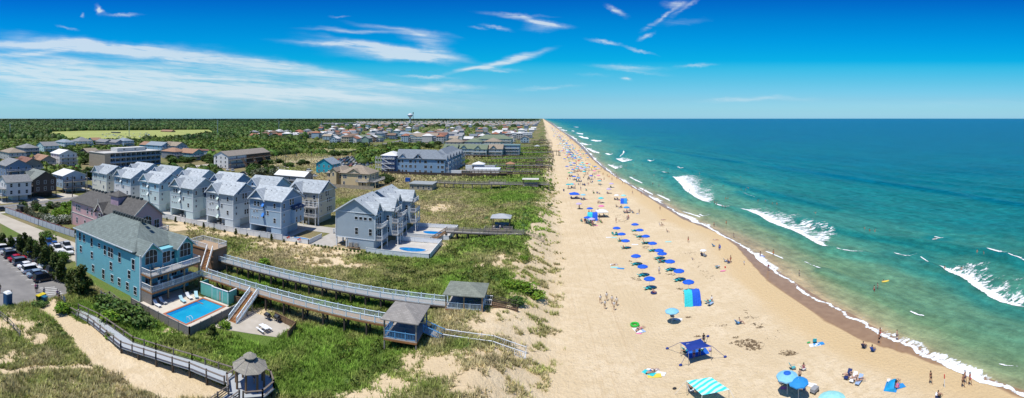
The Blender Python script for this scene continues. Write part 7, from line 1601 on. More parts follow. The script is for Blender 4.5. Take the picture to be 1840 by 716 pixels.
def pose(kind):
    """joint positions, metres, person faces -y"""
    s = {}
    if kind in ('stand', 'walk', 'bend', 'arms_out'):
        lean = {'bend': .55}.get(kind, 0)
        pel = Vector((0,0,.93)); up = Vector((0,-math.sin(lean),math.cos(lean)))
        s['pelvis'] = pel; s['waist'] = pel+up*.18; s['chest'] = pel+up*.40; s['collar'] = pel+up*.52; s['neck'] = pel+up*.58; s['head'] = pel+up*.70+Vector((0,-.01,0)); s['crown'] = pel+up*.80
        st = .22 if kind == 'walk' else .03
        for k, sg in (('l',-1),('r',1)):
            q = sg*st; s['hip'+k] = Vector((sg*.09,0,.88)); s['knee'+k] = Vector((sg*.10,-.5*q-.03,.48)); s['ank'+k] = Vector((sg*.10,-q+.02 if kind == 'walk' else .02,.08+(.06 if kind=='walk' and sg<0 else 0))); s['toe'+k] = s['ank'+k]+Vector((0,-.17,-.045))
            sh = pel+up*.49; s['sho'+k] = sh+Vector((sg*.17,0,0))
            if kind == 'arms_out': s['elb'+k] = sh+Vector((sg*.42,-.02,.03)); s['wri'+k] = sh+Vector((sg*.62,-.12,.14))
            elif kind == 'bend': s['elb'+k] = sh+Vector((sg*.20,-.16,-.22)); s['wri'+k] = sh+Vector((sg*.18,-.28,-.44))
            else: s['elb'+k] = sh+Vector((sg*.24,q*.6+.03,-.28)); s['wri'+k] = sh+Vector((sg*.25,q*1.1-.07,-.52))
    elif kind == 'sit':     # in a low chair, seat .28
        s['pelvis'] = Vector((0,.08,.40)); s['waist'] = Vector((0,.14,.56)); s['chest'] = Vector((0,.22,.76)); s['collar'] = Vector((0,.26,.88)); s['neck'] = Vector((0,.27,.94)); s['head'] = Vector((0,.25,1.05)); s['crown'] = Vector((0,.25,1.16))
        for k, sg in (('l',-1),('r',1)):
            s['hip'+k] = Vector((sg*.09,.03,.38)); s['knee'+k] = Vector((sg*.12,-.40,.50)); s['ank'+k] = Vector((sg*.12,-.62,.12)); s['toe'+k] = Vector((sg*.12,-.80,.05)); s['sho'+k] = Vector((sg*.17,.24,.84)); s['elb'+k] = Vector((sg*.27,.06,.62)); s['wri'+k] = Vector((sg*.2,-.16,.56))
    elif kind == 'lie':
        s['pelvis'] = Vector((0,0,.12)); s['waist'] = Vector((0,.18,.13)); s['chest'] = Vector((0,.40,.14)); s['collar'] = Vector((0,.52,.14)); s['neck'] = Vector((0,.58,.14)); s['head'] = Vector((0,.70,.15)); s['crown'] = Vector((0,.80,.16))
        for k, sg in (('l',-1),('r',1)):
            s['hip'+k] = Vector((sg*.09,-.05,.12)); s['knee'+k] = Vector((sg*.13,-.44,.16+(.14 if sg>0 else 0))); s['ank'+k] = Vector((sg*.13,-.86,.09)); s['toe'+k] = Vector((sg*.15,-.95,.16)); s['sho'+k] = Vector((sg*.17,.47,.13)); s['elb'+k] = Vector((sg*.32,.28,.10)); s['wri'+k] = Vector((sg*.30,.02,.10))
    elif kind == 'swim':    # prone at the surface
        s['pelvis'] = Vector((0,.35,-.10)); s['waist'] = Vector((0,.18,-.06)); s['chest'] = Vector((0,-.04,.0)); s['collar'] = Vector((0,-.14,.07)); s['neck'] = Vector((0,-.19,.13)); s['head'] = Vector((0,-.24,.24)); s['crown'] = Vector((0,-.24,.34))
        for k, sg in (('l',-1),('r',1)):
            s['hip'+k] = Vector((sg*.09,.38,-.12)); s['knee'+k] = Vector((sg*.12,.8,-.1)); s['ank'+k] = Vector((sg*.12,1.2,-.05)); s['toe'+k] = Vector((sg*.12,1.35,-.05)); s['sho'+k] = Vector((sg*.18,-.08,.06)); s['elb'+k] = Vector((sg*.38,-.26,.05)); s['wri'+k] = Vector((sg*.30,-.5,.04))
    return s
RAD = dict(pelvis=(.135,.10), waist=(.115,.085), chest=(.145,.10), collar=(.10,.075), neck=.052, head=(.082,.095), crown=(.06,.065))
for k in 'lr': RAD.update({'hip'+k: .085, 'knee'+k: .055, 'ank'+k: .037, 'toe'+k: .032, 'sho'+k: .052, 'elb'+k: .037, 'wri'+k: .026, 'palm'+k: .03})
EDG = [('pelvis','waist'),('waist','chest'),('chest','collar'),('collar','neck'),('neck','head'),('head','crown')]
for k in 'lr': EDG += [('pelvis','hip'+k),('hip'+k,'knee'+k),('knee'+k,'ank'+k),('ank'+k,'toe'+k),('collar','sho'+k),('sho'+k,'elb'+k),('elb'+k,'wri'+k),('wri'+k,'palm'+k)]
def body_meshes(kind):
    J_ = pose(kind); rad = dict(RAD); ed = list(EDG)
    for k in 'lr':
        d = (J_['wri'+k]-J_['elb'+k]).normalized(); J_['palm'+k] = J_['wri'+k]+d*.055; sd_ = d.cross(Vector((1,.2,.3))).normalized()
        for f_ in range(4):
            b_ = J_['palm'+k]+d*.03+sd_*(.030*(f_-1.5)*.66); ln = (.055,.068,.062,.045)[f_]; n1 = 'f%s%d'%(k,f_); n2 = n1+'t'
            J_[n1] = b_+d*ln*.5; J_[n2] = b_+d*ln+Vector((0,-.008,-.006)); rad[n1] = .0085; rad[n2] = .007; ed += [('palm'+k,n1),(n1,n2)]
        J_['th'+k] = J_['palm'+k]-d*.01+sd_*.045; J_['tt'+k] = J_['th'+k]+d*.035+sd_*.008; rad['th'+k] = .0095; rad['tt'+k] = .008; ed += [('palm'+k,'th'+k),('th'+k,'tt'+k)]
    hd = J_['head']; fw = Vector((0,-1,0)) if kind != 'lie' else Vector((0,0,1)); upv = Vector((0,0,1)) if kind != 'lie' else Vector((0,1,0))
    if kind == 'bend': fw = Vector((0,-.85,-.5)); upv = Vector((0,-.5,.85))
    rt = fw.cross(upv)
    def face(mb):
        for sg in (-1, 1):
            c = hd+fw*.088+upv*.015+rt*.032*sg; mb.ball(c, .013,.013,.010,6,4,1); c = hd+rt*.087*sg; mb.ball(c, .014,.02,.03,6,4,0)
        mb.ball(hd+fw*.104-upv*.012, .014,.02,.022,6,4,0); mb.ball(hd+fw*.088-upv*.045, .026,.01,.008,6,4,2)
    body = skin_mesh('body', J_, rad, ed, [SKINS[0], EYE, LIP], 1, face)
    def sub(name, pts, mul, ed2, add=.014):
        js = {p: J_[p] for p in pts}; rr = {}
        for p in pts: r = RAD.get(p, .05); rr[p] = tuple(v*mul+add for v in r) if isinstance(r, tuple) else r*mul+add
        return skin_mesh(name, js, rr, ed2, [WHITE], 1)
    mids = {}
    for k in 'lr':
        J_['thigh'+k] = J_['hip'+k].lerp(J_['knee'+k], .6); J_['uarm'+k] = J_['sho'+k].lerp(J_['elb'+k], .6); RAD['thigh'+k] = .072; RAD['uarm'+k] = .045
    shorts = sub('shorts', ['pelvis','hipl','hipr','thighl','thighr'], 1.05, [('pelvis','hipl'),('pelvis','hipr'),('hipl','thighl'),('hipr','thighr')])
    shirt = sub('shirt', ['chest','waist','pelvis','collar','shol','shor','uarml','uarmr'], 1.03, [('chest','waist'),('waist','pelvis'),('chest','collar'),('collar','shol'),('collar','shor'),('shol','uarml'),('shor','uarmr')], .012)
    brief = sub('swimwear', ['pelvis','hipl','hipr'], 1.0, [('pelvis','hipl'),('pelvis','hipr')], .012)
    top = MB(); c = J_['chest']; ax = (J_['collar']-J_['waist']).normalized(); ax2 = Vector((1,0,0)).cross(ax)
    top.loft([[c+ax*z+Vector((1,0,0))*.158*math.cos(6.2832*i/12)+ax2*.115*math.sin(6.2832*i/12) for i in range(12)] for z in (-.05,.05)])
    hm = MB(); hc = hd+upv*.045-fw*.022; hm.ball(hc, .098,.108 if kind != 'lie' else .1,.092,10,6); 
    hl = MB(); hl.ball(hc, .10,.11,.095,10,6); hl.ball(hd-upv*.07-fw*.06, .085,.06,.12 if kind != 'lie' else .06,8,5)
    hat = MB(); b0 = hd+upv*.05; 
    def ring(r, z): return [b0+upv*z+rt*r*math.cos(6.2832*i/14)+fw*r*math.sin(6.2832*i/14) for i in range(14)]
    hat.loft([ring(.21,0), ring(.20,.015), ring(.105,.025), ring(.095,.10), ring(.04,.12)])
    mk = lambda m, n: m.mesh(n, [HAIRS['dark']])
    return dict(body=body, shorts=shorts, shirt=shirt, swimwear=brief, bikini_top=mk(top,'bikini_top'), hair=mk(hm,'hair'), long_hair=mk(hl,'hair'), hat=mk(hat,'hat'))
BODY = {k: body_meshes(k) for k in ('stand','walk','bend','arms_out','sit','lie','swim')}
CLC = {'white': (.72,.72,.72), 'black': (.015,.015,.018), 'navy': (.015,.03,.11), 'red': (.50,.03,.03), 'pink': (.65,.14,.28), 'blue': (.02,.12,.45), 'teal': (.02,.32,.34), 'khaki': (.42,.34,.22), 'yellow': (.70,.52,.08), 'orange': (.65,.22,.04), 'green': (.06,.26,.08), 'grey': (.28,.29,.31), 'purple': (.18,.07,.32), 'sky blue': (.25,.48,.70)}
def clm(c): return mat('cloth_'+c.replace(' ','_'), CLC[c], .8, tuple(v*.85 for v in CLC[c]), 6)
def person(kind, loc, face, label, shirt=None, bottom='blue', fem=False, hair='dark', skin=0, hat=None, scale=1.0, group=None, scr=False):
    """face = heading in degrees clockwise from up the beach"""
    B = BODY[kind]; t = link('person', B['body'], None, loc, math.pi-R(face)); tag(t, label, 'person', group); t.scale = (scale,)*3
    t.material_slots[0].link = 'OBJECT'; t.material_slots[0].material = SKINS[skin]
    def put(part, me, m):
        o = link(part, me, t); o.material_slots[0].link = 'OBJECT'; o.material_slots[0].material = m
    if shirt: put('shirt', B['shirt'], clm(shirt)); put('shorts', B['shorts'], clm(bottom))
    elif fem: put('swimwear', B['swimwear'], clm(bottom)); put('bikini_top', B['bikini_top'], clm(bottom))
    else: put('swim_shorts', B['shorts'], clm(bottom))
    put('hair', B['long_hair'] if fem else B['hair'], HAIRS[hair])
    if hat: put('hat', B['hat'], clm(hat))
    return t
def at(px, py, z=None):
    p = G(px, py)
    if z is not None: p.z = z
    return p
def inwater(px, py, deep=None):
    p = W(px, py, SEA); s = p.x-float(shore_x(p.y)); d = .2+ .022*s if deep is None else deep
    p.z = float(wave_z(np.array([p.x]), np.array([p.y]))[0])-min(.95, max(.12, d)); return p
# ================= beach gear prototypes =================
def umbrella_proto(segs=8, r=1.25, hgt_=2.15):
    t = thing('beach_umbrella', 'u', 'umbrella', (0,0,-500)); m = MB(); m.cone((0,0,-.2),(0,0,hgt_+.42),.024,.024,6); m.build('pole', WHITE, t)
    m = MB(); n = segs*2; tp = (0,0,hgt_+.38); ring1 = []; ring2 = []
    for i in range(n):
        a = 6.2832*i/n; q = 1 if i % 2 == 0 else .955; ring1.append((r*q*math.cos(a), r*q*math.sin(a), hgt_-.06+(.0 if i%2==0 else .05))); ring2.append((r*.55*math.cos(a), r*.55*math.sin(a), hgt_+.24-(.02 if i%2 else 0)))
    m.add(ring1+ring2+[tp], [(i,(i+1)%n,n+(i+1)%n,n+i) for i in range(n)]+[(n+i,n+(i+1)%n,2*n) for i in range(n)])
    m.add([(a,b,c-.03) for a,b,c in ring1+ring2+[tp]], [(n+i,n+(i+1)%n,(i+1)%n,i) for i in range(n)]+[(2*n,n+(i+1)%n,n+i) for i in range(n)])
    m.add([(a,b,c) for a,b,c in ring1]+[(a,b,c-.14) for a,b,c in ring1], [(i,n+i,n+(i+1)%n,(i+1)%n) for i in range(n)])
    m.build('canopy', WHITE, t)
    m = MB(); [m.beam((0,0,hgt_-.1),(r*.9*math.cos(6.2832*i/segs), r*.9*math.sin(6.2832*i/segs), hgt_-.02),.02,.02) for i in range(segs)]; m.build('ribs', METAL, t)
    return proto(t)
UP = umbrella_proto()
def chair_proto():
    t = thing('beach_chair', 'c', 'chair', (0,0,-500)); m = MB()
    m.add([(-.28,-.3,.30),(.28,-.3,.30),(.28,.2,.22),(-.28,.2,.22),(-.28,.62,.92),(.28,.62,.92),(-.28,-.3,.27),(.28,-.3,.27),(.28,.22,.19),(-.28,.22,.19),(-.28,.65,.90),(.28,.65,.90)], [(0,1,2,3),(3,2,5,4),(9,8,7,6),(10,11,8,9),(0,6,7,1),(4,5,11,10),(0,3,9,6),(3,4,10,9),(1,7,8,2),(2,8,11,5)]); m.build('fabric', WHITE, t)
    for s in (-.3,.3):
        m = MB(); m.beam((s,-.32,.28),(s,.22,.2),.03,.03); m.beam((s,.2,.2),(s,.63,.92),.03,.03); m.beam((s,-.25,.27),(s,.25,0),.03,.03); m.beam((s,-.3,0),(s,.12,.22),.03,.03); m.beam((s,-.28,.42),(s,.36,.47),.05,.03); m.beam((s,-.28,.28),(s,-.28,.42),.03,.03); m.build('side_frame', METAL, t)
    return proto(t)
CHP = chair_proto()
def lounge_proto():
    t = thing('beach_lounger', 'l', 'lounger', (0,0,-500)); m = MB(); m.box(-.3,-.95,.26,.3,.3,.31); m.add([(-.3,.3,.31),(.3,.3,.31),(.3,.85,.75),(-.3,.85,.75),(-.3,.33,.26),(.3,.33,.26),(.3,.9,.71),(-.3,.9,.71)], [(0,1,2,3),(7,6,5,4),(0,3,7,4),(1,5,6,2),(2,6,7,3)]); m.build('fabric', WHITE, t)
    for y in (-.8,.15): m = MB(); m.box(-.3,y,0,-.26,y+.04,.26); m.box(.26,y,0,.3,y+.04,.26); m.box(-.3,y,.0,.3,y+.04,.04); m.build('leg_frame', METAL, t)
    return proto(t)
LGP = lounge_proto()
FC = {'blue': (.012,.12,.55), 'teal': (.02,.42,.48), 'turquoise': (.03,.55,.60), 'light blue': (.22,.52,.72), 'lilac': (.48,.40,.66), 'pink': (.75,.20,.40), 'white': (.75,.76,.77), 'red': (.60,.04,.04), 'green': (.05,.35,.10), 'navy': (.012,.03,.14), 'azure': (.02,.25,.62), 'yellow': (.75,.58,.08), 'striped blue and white': (.30,.42,.62), 'aqua': (.30,.66,.66), 'orange': (.72,.28,.05), 'grey': (.30,.31,.33), 'royal blue': (.008,.10,.62)}
def fcm(c): return mat('fabric_'+c.replace(' ','_'), FC[c], .75, tuple(v*.88 for v in FC[c]), 3)
def umbrella(px, py, c, label, group=None, canopy=True, s=1.0, tilt=(0,0)):
    """px,py = centre of the canopy in the photograph"""
    p = W(px, py, 2.4*s) if canopy else G(px,py); p.z = gz(p.x,p.y)
    o = copy_tree(UP, None, p, random.random(), s, label, group, 'umbrella', {'canopy': fcm(c)}); o.rotation_euler = (tilt[0], tilt[1], random.random()); return o
def chair(px, py, rz, c, label, group=None, world=None):
    p = world or G(px,py); return copy_tree(CHP, None, p, rz, None, label, group, 'chair', {'fabric': fcm(c)})
def lounge(px, py, rz, c, label, group=None, world=None):
    p = world or G(px,py); return copy_tree(LGP, None, p, rz, None, label, group, 'lounger', {'fabric': fcm(c)})
def towel(px, py, c, label, rz=0, w=.9, l=1.8, group=None):
    p = G(px,py); m = MB(); n = 6; vs = []; 
    for i in range(n+1):
        for j in range(4): x = -w/2+w*j/3; y = -l/2+l*i/n; vs.append((x, y, .03+.015*math.sin(i*2.1+j*1.7)))
    m.add(vs, [(i*4+j,i*4+j+1,i*4+j+5,i*4+j+4) for i in range(n) for j in range(3)]); return tag(m.build('towel', fcm(c), None, p, rz), label, 'towel', group)
def bag(px, py, c, label, s=.45):
    p = G(px,py); t = thing('cooler', label, 'cooler', p, random.random()); m = MB(); m.box(-s*.6,-s*.4,0,s*.6,s*.4,s*.7); m.build('box', fcm(c), t); m = MB(); m.box(-s*.63,-s*.43,s*.7,s*.63,s*.43,s*.82); m.build('lid', WHITE, t); return t
# ---- the rental umbrellas
LEFT = [(1108,409),(1117,419.5),(1124,431.5),(1142.7,458.6),(1154.8,477.2),(1167,499)]
RIGHT = [(1141,402),(1149.5,412),(1160.3,423),(1172.6,435.7),(1184.3,448.4),(1189.6,454),(1203.9,468),(1220,485),(1237,504.6)]
ON = ['first','second','third','fourth','fifth','sixth','seventh','eighth','ninth']
for row, nm in ((LEFT,'landward'),(RIGHT,'seaward')):
    for i, (a, b) in enumerate(row):
        last = ' and nearest' if i == len(row)-1 else ''
        o = umbrella(a, b, 'royal blue', 'royal blue rental umbrella, %s%s of the %s line counted from the far end' % (ON[i], last, nm), 'rental umbrellas in two lines')
        for s in (-.55,.5):
            w_ = Vector((o.location.x+s-.1, o.location.y-.35, gz(o.location.x+s, o.location.y-.35)))
            lounge(0,0,2.2+.1*s,'turquoise','turquoise rental lounger under the %s %s line umbrella, %s side' % (ON[i], nm, 'left' if s < 0 else 'right'), 'rental loungers under the umbrellas', w_)
def sitter(p, rz, face, label, **k):
    q = Vector(p); return person('sit', q, face, label, **k)
for (i, row, lb, fm, bc) in ((1,LEFT,'person sitting in shade under the second landward rental umbrella',True,'black'),(2,LEFT,'person sitting in shade under the third landward rental umbrella',False,'red'),(2,RIGHT,'person sitting under the third seaward rental umbrella',False,'navy'),(5,RIGHT,'person in pink sitting under the sixth seaward rental umbrella',True,'pink')):
    p = W(*row[i], 2.4); p = Vector((p.x-.6, p.y-.55, gz(p.x,p.y)+.02)); person('sit', p, 45, lb, bottom=bc, fem=fm)
for px, py, c, rz in ((1101,421.5,'turquoise',.3),(1108,421.5,'turquoise',.2)): chair(px,py,rz+2.5,c,'turquoise folded-back chair %s of the towels by the second landward umbrella' % ('left' if px < 1105 else 'right'))
towel(1094,427,'white','white towel left of the three towels beside the turquoise chairs',1.4); towel(1103,427.5,'aqua','pale green towel between white and blue ones beside the turquoise chairs',1.3); towel(1141,440,'white','white towel right of the third landward rental umbrella',1.3,.9,1.9)
towel(1103,476,'white','white towel on open sand left of the landward umbrella line',1.4); towel(1104,481,'aqua','pale mint towel on open sand left of the landward umbrella line',1.3); person('lie', at(1104,477,None)+Vector((0,0,.02)), 80, 'person lying on the white towel on open sand', fem=True, bottom='black')
towel(1115,483,'azure','dark blue towel on open sand by the mint towel',1.2); towel(1201,435,'aqua','striped aqua towel alone seaward of the rental umbrellas',1.35)
# ---- people and groups with their own label
for k, (px, py, hc) in enumerate(((1079,546,'brown'),(1090,541,'dark'),(1099.5,547,'blond'),(1087,556,'dark'),(1103.5,558,'brown'),(1108,550,'dark'))):
    person('walk', at(px,py), (350,10,20,355,15,30)[k], 'walker in white shirt and khaki shorts, '+('leftmost of the group of six','at the back left of the group of six','farthest right at the back of the group','nearest left of the group of six','nearest right of the group of six','rightmost of the group of six')[k], shirt='white', bottom='khaki', hair=hc, skin=k % 2, group='six walkers in white shirts')
fr = G(1140.6,586); m = MB(); rs = []
for i in range(20):
    a = 6.2832*i/20; rs.append([((.62+.2*math.cos(6.2832*j/8))*math.cos(a), (.62+.2*math.cos(6.2832*j/8))*math.sin(a), .22+.2*math.sin(6.2832*j/8)) for j in range(8)])
rs.append(rs[0]); m.loft(rs, cap=False); tag(m.build('swim_ring', mat('lime_vinyl', (.05,.52,.06), .3), loc=fr), 'bright green inflatable swim ring beside two sunbathers', 'swim ring')
towel(1145,594,'white','white towel under the left sunbather near the green ring',.3,1.1,1.9); towel(1151,594,'striped blue and white','blue patterned towel under the right sunbather near the green ring',.3,1.1,1.9); towel(1148,600,'pink','small pink towel below the sunbathers near the green ring',1.2,.4,.9)
person('lie', at(1145.5,594)+Vector((0,0,.04)), 30, 'person lying on a white towel near the green ring', bottom='black'); person('lie', at(1152,592)+Vector((0,0,.04)), 60, 'person in pink lying near the green ring', bottom='pink', fem=True, hair='blond')
tb = G(1174.6,528); m = MB(); rs = []
for i in range(16):
    a = 6.2832*i/16; rs.append([((.5+.17*math.cos(6.2832*j/8))*math.cos(a), (.5+.17*math.cos(6.2832*j/8))*math.sin(a), .18+.17*math.sin(6.2832*j/8)) for j in range(8)])
rs.append(rs[0]); m.loft(rs, cap=False); tag(m.build('inflatable_seat', fcm('navy'), loc=tb), 'dark blue inflatable seat with a person alone below the landward umbrellas', 'inflatable seat'); person('sit', tb+Vector((0,0,-.06)), 140, 'person sitting in the dark inflatable seat', bottom='red')
umbrella(1207.6,556.7,'light blue','light blue umbrella standing alone on open sand'); chair(1208,570,2.5,'navy','dark blue chair in the shade of the lone light blue umbrella'); towel(1217,574.5,'white','white towel beside the lone light blue umbrella',1.2)
# draped wind shade
def windshade(px, py, w, h, c1, c2, label):
    p = G(px,py); t = thing('beach_shelter', label, 'beach shelter', p, -.15); m = MB(); n = 10
    for half, mi in ((0,0),(1,1)):
        vs = []; a0, a1 = (-w/2,0) if half == 0 else (0,w/2)
        for i in range(6):
            for j in range(n+1):
                v = j/n; x = a0+(a1-a0)*i/5; y = -.9+2.0*v+.1*math.sin(i*1.3+j); z = h*math.sin(min(1,v*1.15)*1.57)+.08*math.sin(i*2+j*.8)*v; 
                vs.append((x*(1+.10*(1-v)), y, max(.02,z)))
        m.add(vs, [(i*(n+1)+j,(i+1)*(n+1)+j,(i+1)*(n+1)+j+1,i*(n+1)+j+1) for i in range(5) for j in range(n)], mi)
    m.build('canopy', [fcm(c1), fcm(c2)], t); m = MB(); m.beam((-w/2,1.0,h),(w/2,1.0,h),.06,.06)
    for x in (-w/2,w/2): m.beam((x,1.0,0),(x,1.0,h),.05,.05)
    m.build('frame', METAL, t); return t
windshade(1244,548,3.0,2.6,'turquoise','royal blue','tall half turquoise half blue wind shelter near the last rental umbrella')
lounge(1272,545,2.0,'turquoise','turquoise lounger with a person right of the tall blue wind shelter'); lounge(1276,549,2.2,'striped blue and white','striped lounger in front of the turquoise one by the wind shelter'); person('lie', at(1272,545)+Vector((0,0,.3)), 20, 'person lying on the turquoise lounger by the wind shelter', bottom='black'); person('sit', at(1279,543), 200, 'person sitting on sand behind the striped lounger', shirt='white', bottom='navy')
chair(1326,583,1.9,'azure','blue lounge chair holding a person alone on the open sand'); person('sit', at(1331,583), 120, 'person sitting on the sand by the lone blue lounge chair', bottom='navy'); 
person('sit', at(1244.6,468), 100, 'small child in blue sitting on sand seaward of the umbrellas', shirt='blue', bottom='navy', scale=.65)
person('stand', at(1184.3,492.5), 200, 'person with white top standing between the two umbrella lines', shirt='white', bottom='grey')
person('walk', at(1107,400.5), 200, 'person striding alone left of the blue and turquoise tent group', bottom='black', fem=True)
person('walk', at(1236.7,436), 170, 'sunburnt person walking alone on the seaward sand', bottom='red', skin=1)
for (px,py,lb,kd,fm,bc,sh) in ((1192,396,'person reclining on the sand, farthest group near the wet line','lie',True,'purple',None),(1186,407,'seated person left of a pair near the waterline','sit',False,'white','white'),(1190,406,'seated person right of a pair near the waterline','sit',True,'black',None),(1199,418,'seated person in a dark chair near the waterline pair','sit',False,'navy',None),(1286,432,'person sunbathing close to the wet sand','lie',True,'white',None)): person(kd, at(px,py), 110, lb, bottom=bc, fem=fm, shirt=sh)
chair(1282.7,443.5,1.9,'azure','empty blue chair near the wet sand'); person('stand', at(1292,450.5), 160, 'person holding a blue board near the empty blue chair', bottom='blue')
bd = at(1292,448)+Vector((0,-.4,.75)); m = MB(); m.loft([[(-.3,0,-.5),(.3,0,-.5),(.3,.06,-.5),(-.3,.06,-.5)],[(-.35,0,.1),(.35,0,.1),(.35,.06,.1),(-.35,.06,.1)],[(-.2,0,.55),(.2,0,.55),(.2,.06,.55),(-.2,.06,.55)]]); tag(m.build('bodyboard', fcm('royal blue'), loc=bd), 'royal blue bodyboard carried by the person near the empty chair', 'bodyboard')
umbrella(1263.5,449,'white','small white umbrella over a seated group near the wet sand',s=.7); chair(1262,460,2.2,'navy','dark chair left under the small white umbrella'); chair(1267,462,2.2,'striped blue and white','striped chair right of the small white umbrella'); person('sit', at(1262,460), 60, 'person seated in the dark chair under the small white umbrella', bottom='red'); person('sit', at(1267,462), 60, 'person in white seated in the striped chair', shirt='white', bottom='grey')
chair(1304,471,1.6,'striped blue and white','striped chair left of two by the curve of wet sand'); chair(1309.5,473.5,1.6,'blue','blue chair right of two by the curve of wet sand'); person('sit', at(1309.5,473.5), 90, 'person in red seated in the blue chair by the wet sand curve', shirt='red', bottom='navy'); person('stand', at(1313,471.5), 260, 'tanned person standing by the two chairs at the wet sand curve', bottom='red', skin=1)
lounge(1289,482,2.4,'light blue','light blue lounger with sunbather above the pink float'); person('lie', at(1289,482)+Vector((0,0,.3)), 330, 'person sunbathing on the light blue lounger', bottom='navy'); m = MB(); m.ball((0,0,.1),.75,.32,.1,12,5); tag(m.build('pool_float', fcm('pink'), loc=G(1299,488)), 'long pink float lying on the sand below the lounger', 'float'); m = MB(); m.cone((0,0,0),(0,0,.35),.16,.2,10); tag(m.build('bucket', fcm('red'), loc=G(1303,482)), 'small red bucket on the sand by the pink float', 'bucket')
person('stand', at(1337,477), 180, 'small child in white at the edge of the wet sand', shirt='white', bottom='white', scale=.7, hair='blond')
person('bend', at(1380.4,487), 200, 'person in a red top bending down on the wet sand', shirt='red', bottom='white')
# big navy canopy
p0 = G(1237,640); tc_ = thing('beach_canopy', 'large navy stretch canopy with sand anchors and a small white emblem', 'canopy', G(1250,632)); o = tc_.location.copy()
cz = 2.2; cn = [W(1221.6,616,cz)-o, W(1259,609,cz+.15)-o, W(1280,623,cz)-o, W(1236,633,cz)-o]; n = 8; vs = []
for i in range(n+1):
    for j in range(n+1):
        u, v = i/n, j/n; q = cn[0]*(1-u)*(1-v)+cn[1]*u*(1-v)+cn[2]*u*v+cn[3]*(1-u)*v; c_ = (cn[0]+cn[1]+cn[2]+cn[3])/4
        e = 1-.16*(math.sin(math.pi*u)*(abs(2*v-1)**3)+math.sin(math.pi*v)*(abs(2*u-1)**3)); q = Vector((c_.x+(q.x-c_.x)*e, c_.y+(q.y-c_.y)*e, q.z+.22*math.sin(math.pi*u)*math.sin(math.pi*v))); vs.append(q)
m = MB(); m.add(vs, [(i*(n+1)+j,i*(n+1)+j+1,(i+1)*(n+1)+j+1,(i+1)*(n+1)+j) for i in range(n) for j in range(n)]); NV = mat('navy_canopy', (.012,.04,.26), .6, (.01,.032,.21), 2); m.build('cloth', NV, tc_)
em = MB(); q = (cn[0]*.72+cn[3]*.28)*.8+cn[2]*.2; q = Vector((q.x,q.y,cz+.16)); em.beam(q+Vector((-.25,0,0)),q+Vector((-.12,.3,0)),.02,.06); em.beam(q+Vector((-.12,.3,.0)),q+Vector((0,.05,0)),.02,.06); em.beam(q+Vector((0,.05,0)),q+Vector((.12,.3,0)),.02,.06); em.beam(q+Vector((.12,.3,0)),q+Vector((.25,0,0)),.02,.06); em.build('emblem', WHITE, tc_)
for k, (a, b) in enumerate(((1199,628),(1272,606),(1303,643),(1223,658))):
    g_ = G(a,b)-o; m = MB(); m.beam(cn[k], g_+Vector((0,0,.1)), .05,.05); m.build('guy_rope', NV, tc_)
    m = MB(); m.ball(g_+Vector((0,0,.12)),.28,.2,.16,8,5); m.build('sand_anchor', NV, tc_)
    m = MB(); f_ = cn[k]*.93; m.beam((f_.x,f_.y,gz(o.x+f_.x,o.y+f_.y)-o.z), (f_.x,f_.y,cz), .06,.06); m.build('pole', METAL, tc_)
g1 = [G(1237,646),G(1275,636),G(1268,626),G(1232,632)]; m = MB(); m.add([(v.x,v.y,v.z+.05) for v in g1], [(0,1,2,3)]); tag(m.build('blanket', fcm('blue')), 'blue ground sheet under the navy canopy', 'blanket')
chair(1232,633,2.0,'turquoise','turquoise chair under the left edge of the navy canopy'); person('sit', at(1230,636), 300, 'person in white seated left under the navy canopy', shirt='white', bottom='black'); person('sit', at(1247,641), 200, 'person in red shorts sitting under the navy canopy', bottom='red'); person('sit', at(1257,636), 200, 'person in yellow sitting deep under the navy canopy', shirt='yellow', bottom='navy'); person('stand', at(1264.5,619), 190, 'dark clad person standing behind the navy canopy corner', shirt='black', bottom='black', skin=2)
m = MB(); m.ball((0,0,.25),.25,.25,.25,10,6); tag(m.build('beach_ball', fcm('lilac'), loc=G(1276,632)), 'purple ball by the right edge of the navy canopy', 'ball'); bag(1262,630,'green','green cooler under the navy canopy')
# turquoise canopy
tc_ = thing('beach_canopy', 'turquoise and white patterned canopy at the bottom of the sand', 'canopy', G(1275,715)); o = tc_.location.copy(); cz = 2.0
cn = [W(1233,685,cz)-o, W(1277.5,678.4,cz+.2)-o, W(1311,700.6,cz)-o, W(1261.5,711,cz-.1)-o]; vs = []
for i in range(n+1):
    for j in range(n+1):
        u, v = i/n, j/n; q = cn[0]*(1-u)*(1-v)+cn[1]*u*(1-v)+cn[2]*u*v+cn[3]*(1-u)*v; q.z += .15*math.sin(math.pi*u)*math.sin(math.pi*v); vs.append(q)
m = MB(); m.add(vs, [(i*(n+1)+j,i*(n+1)+j+1,(i+1)*(n+1)+j+1,(i+1)*(n+1)+j) for i in range(n) for j in range(n)]); TQ = bpy.data.materials.new('turquoise_print'); TQ.use_nodes = True; nt = TQ.node_tree; p_ = nt.nodes['Principled BSDF']; p_.inputs['Roughness'].default_value = .7
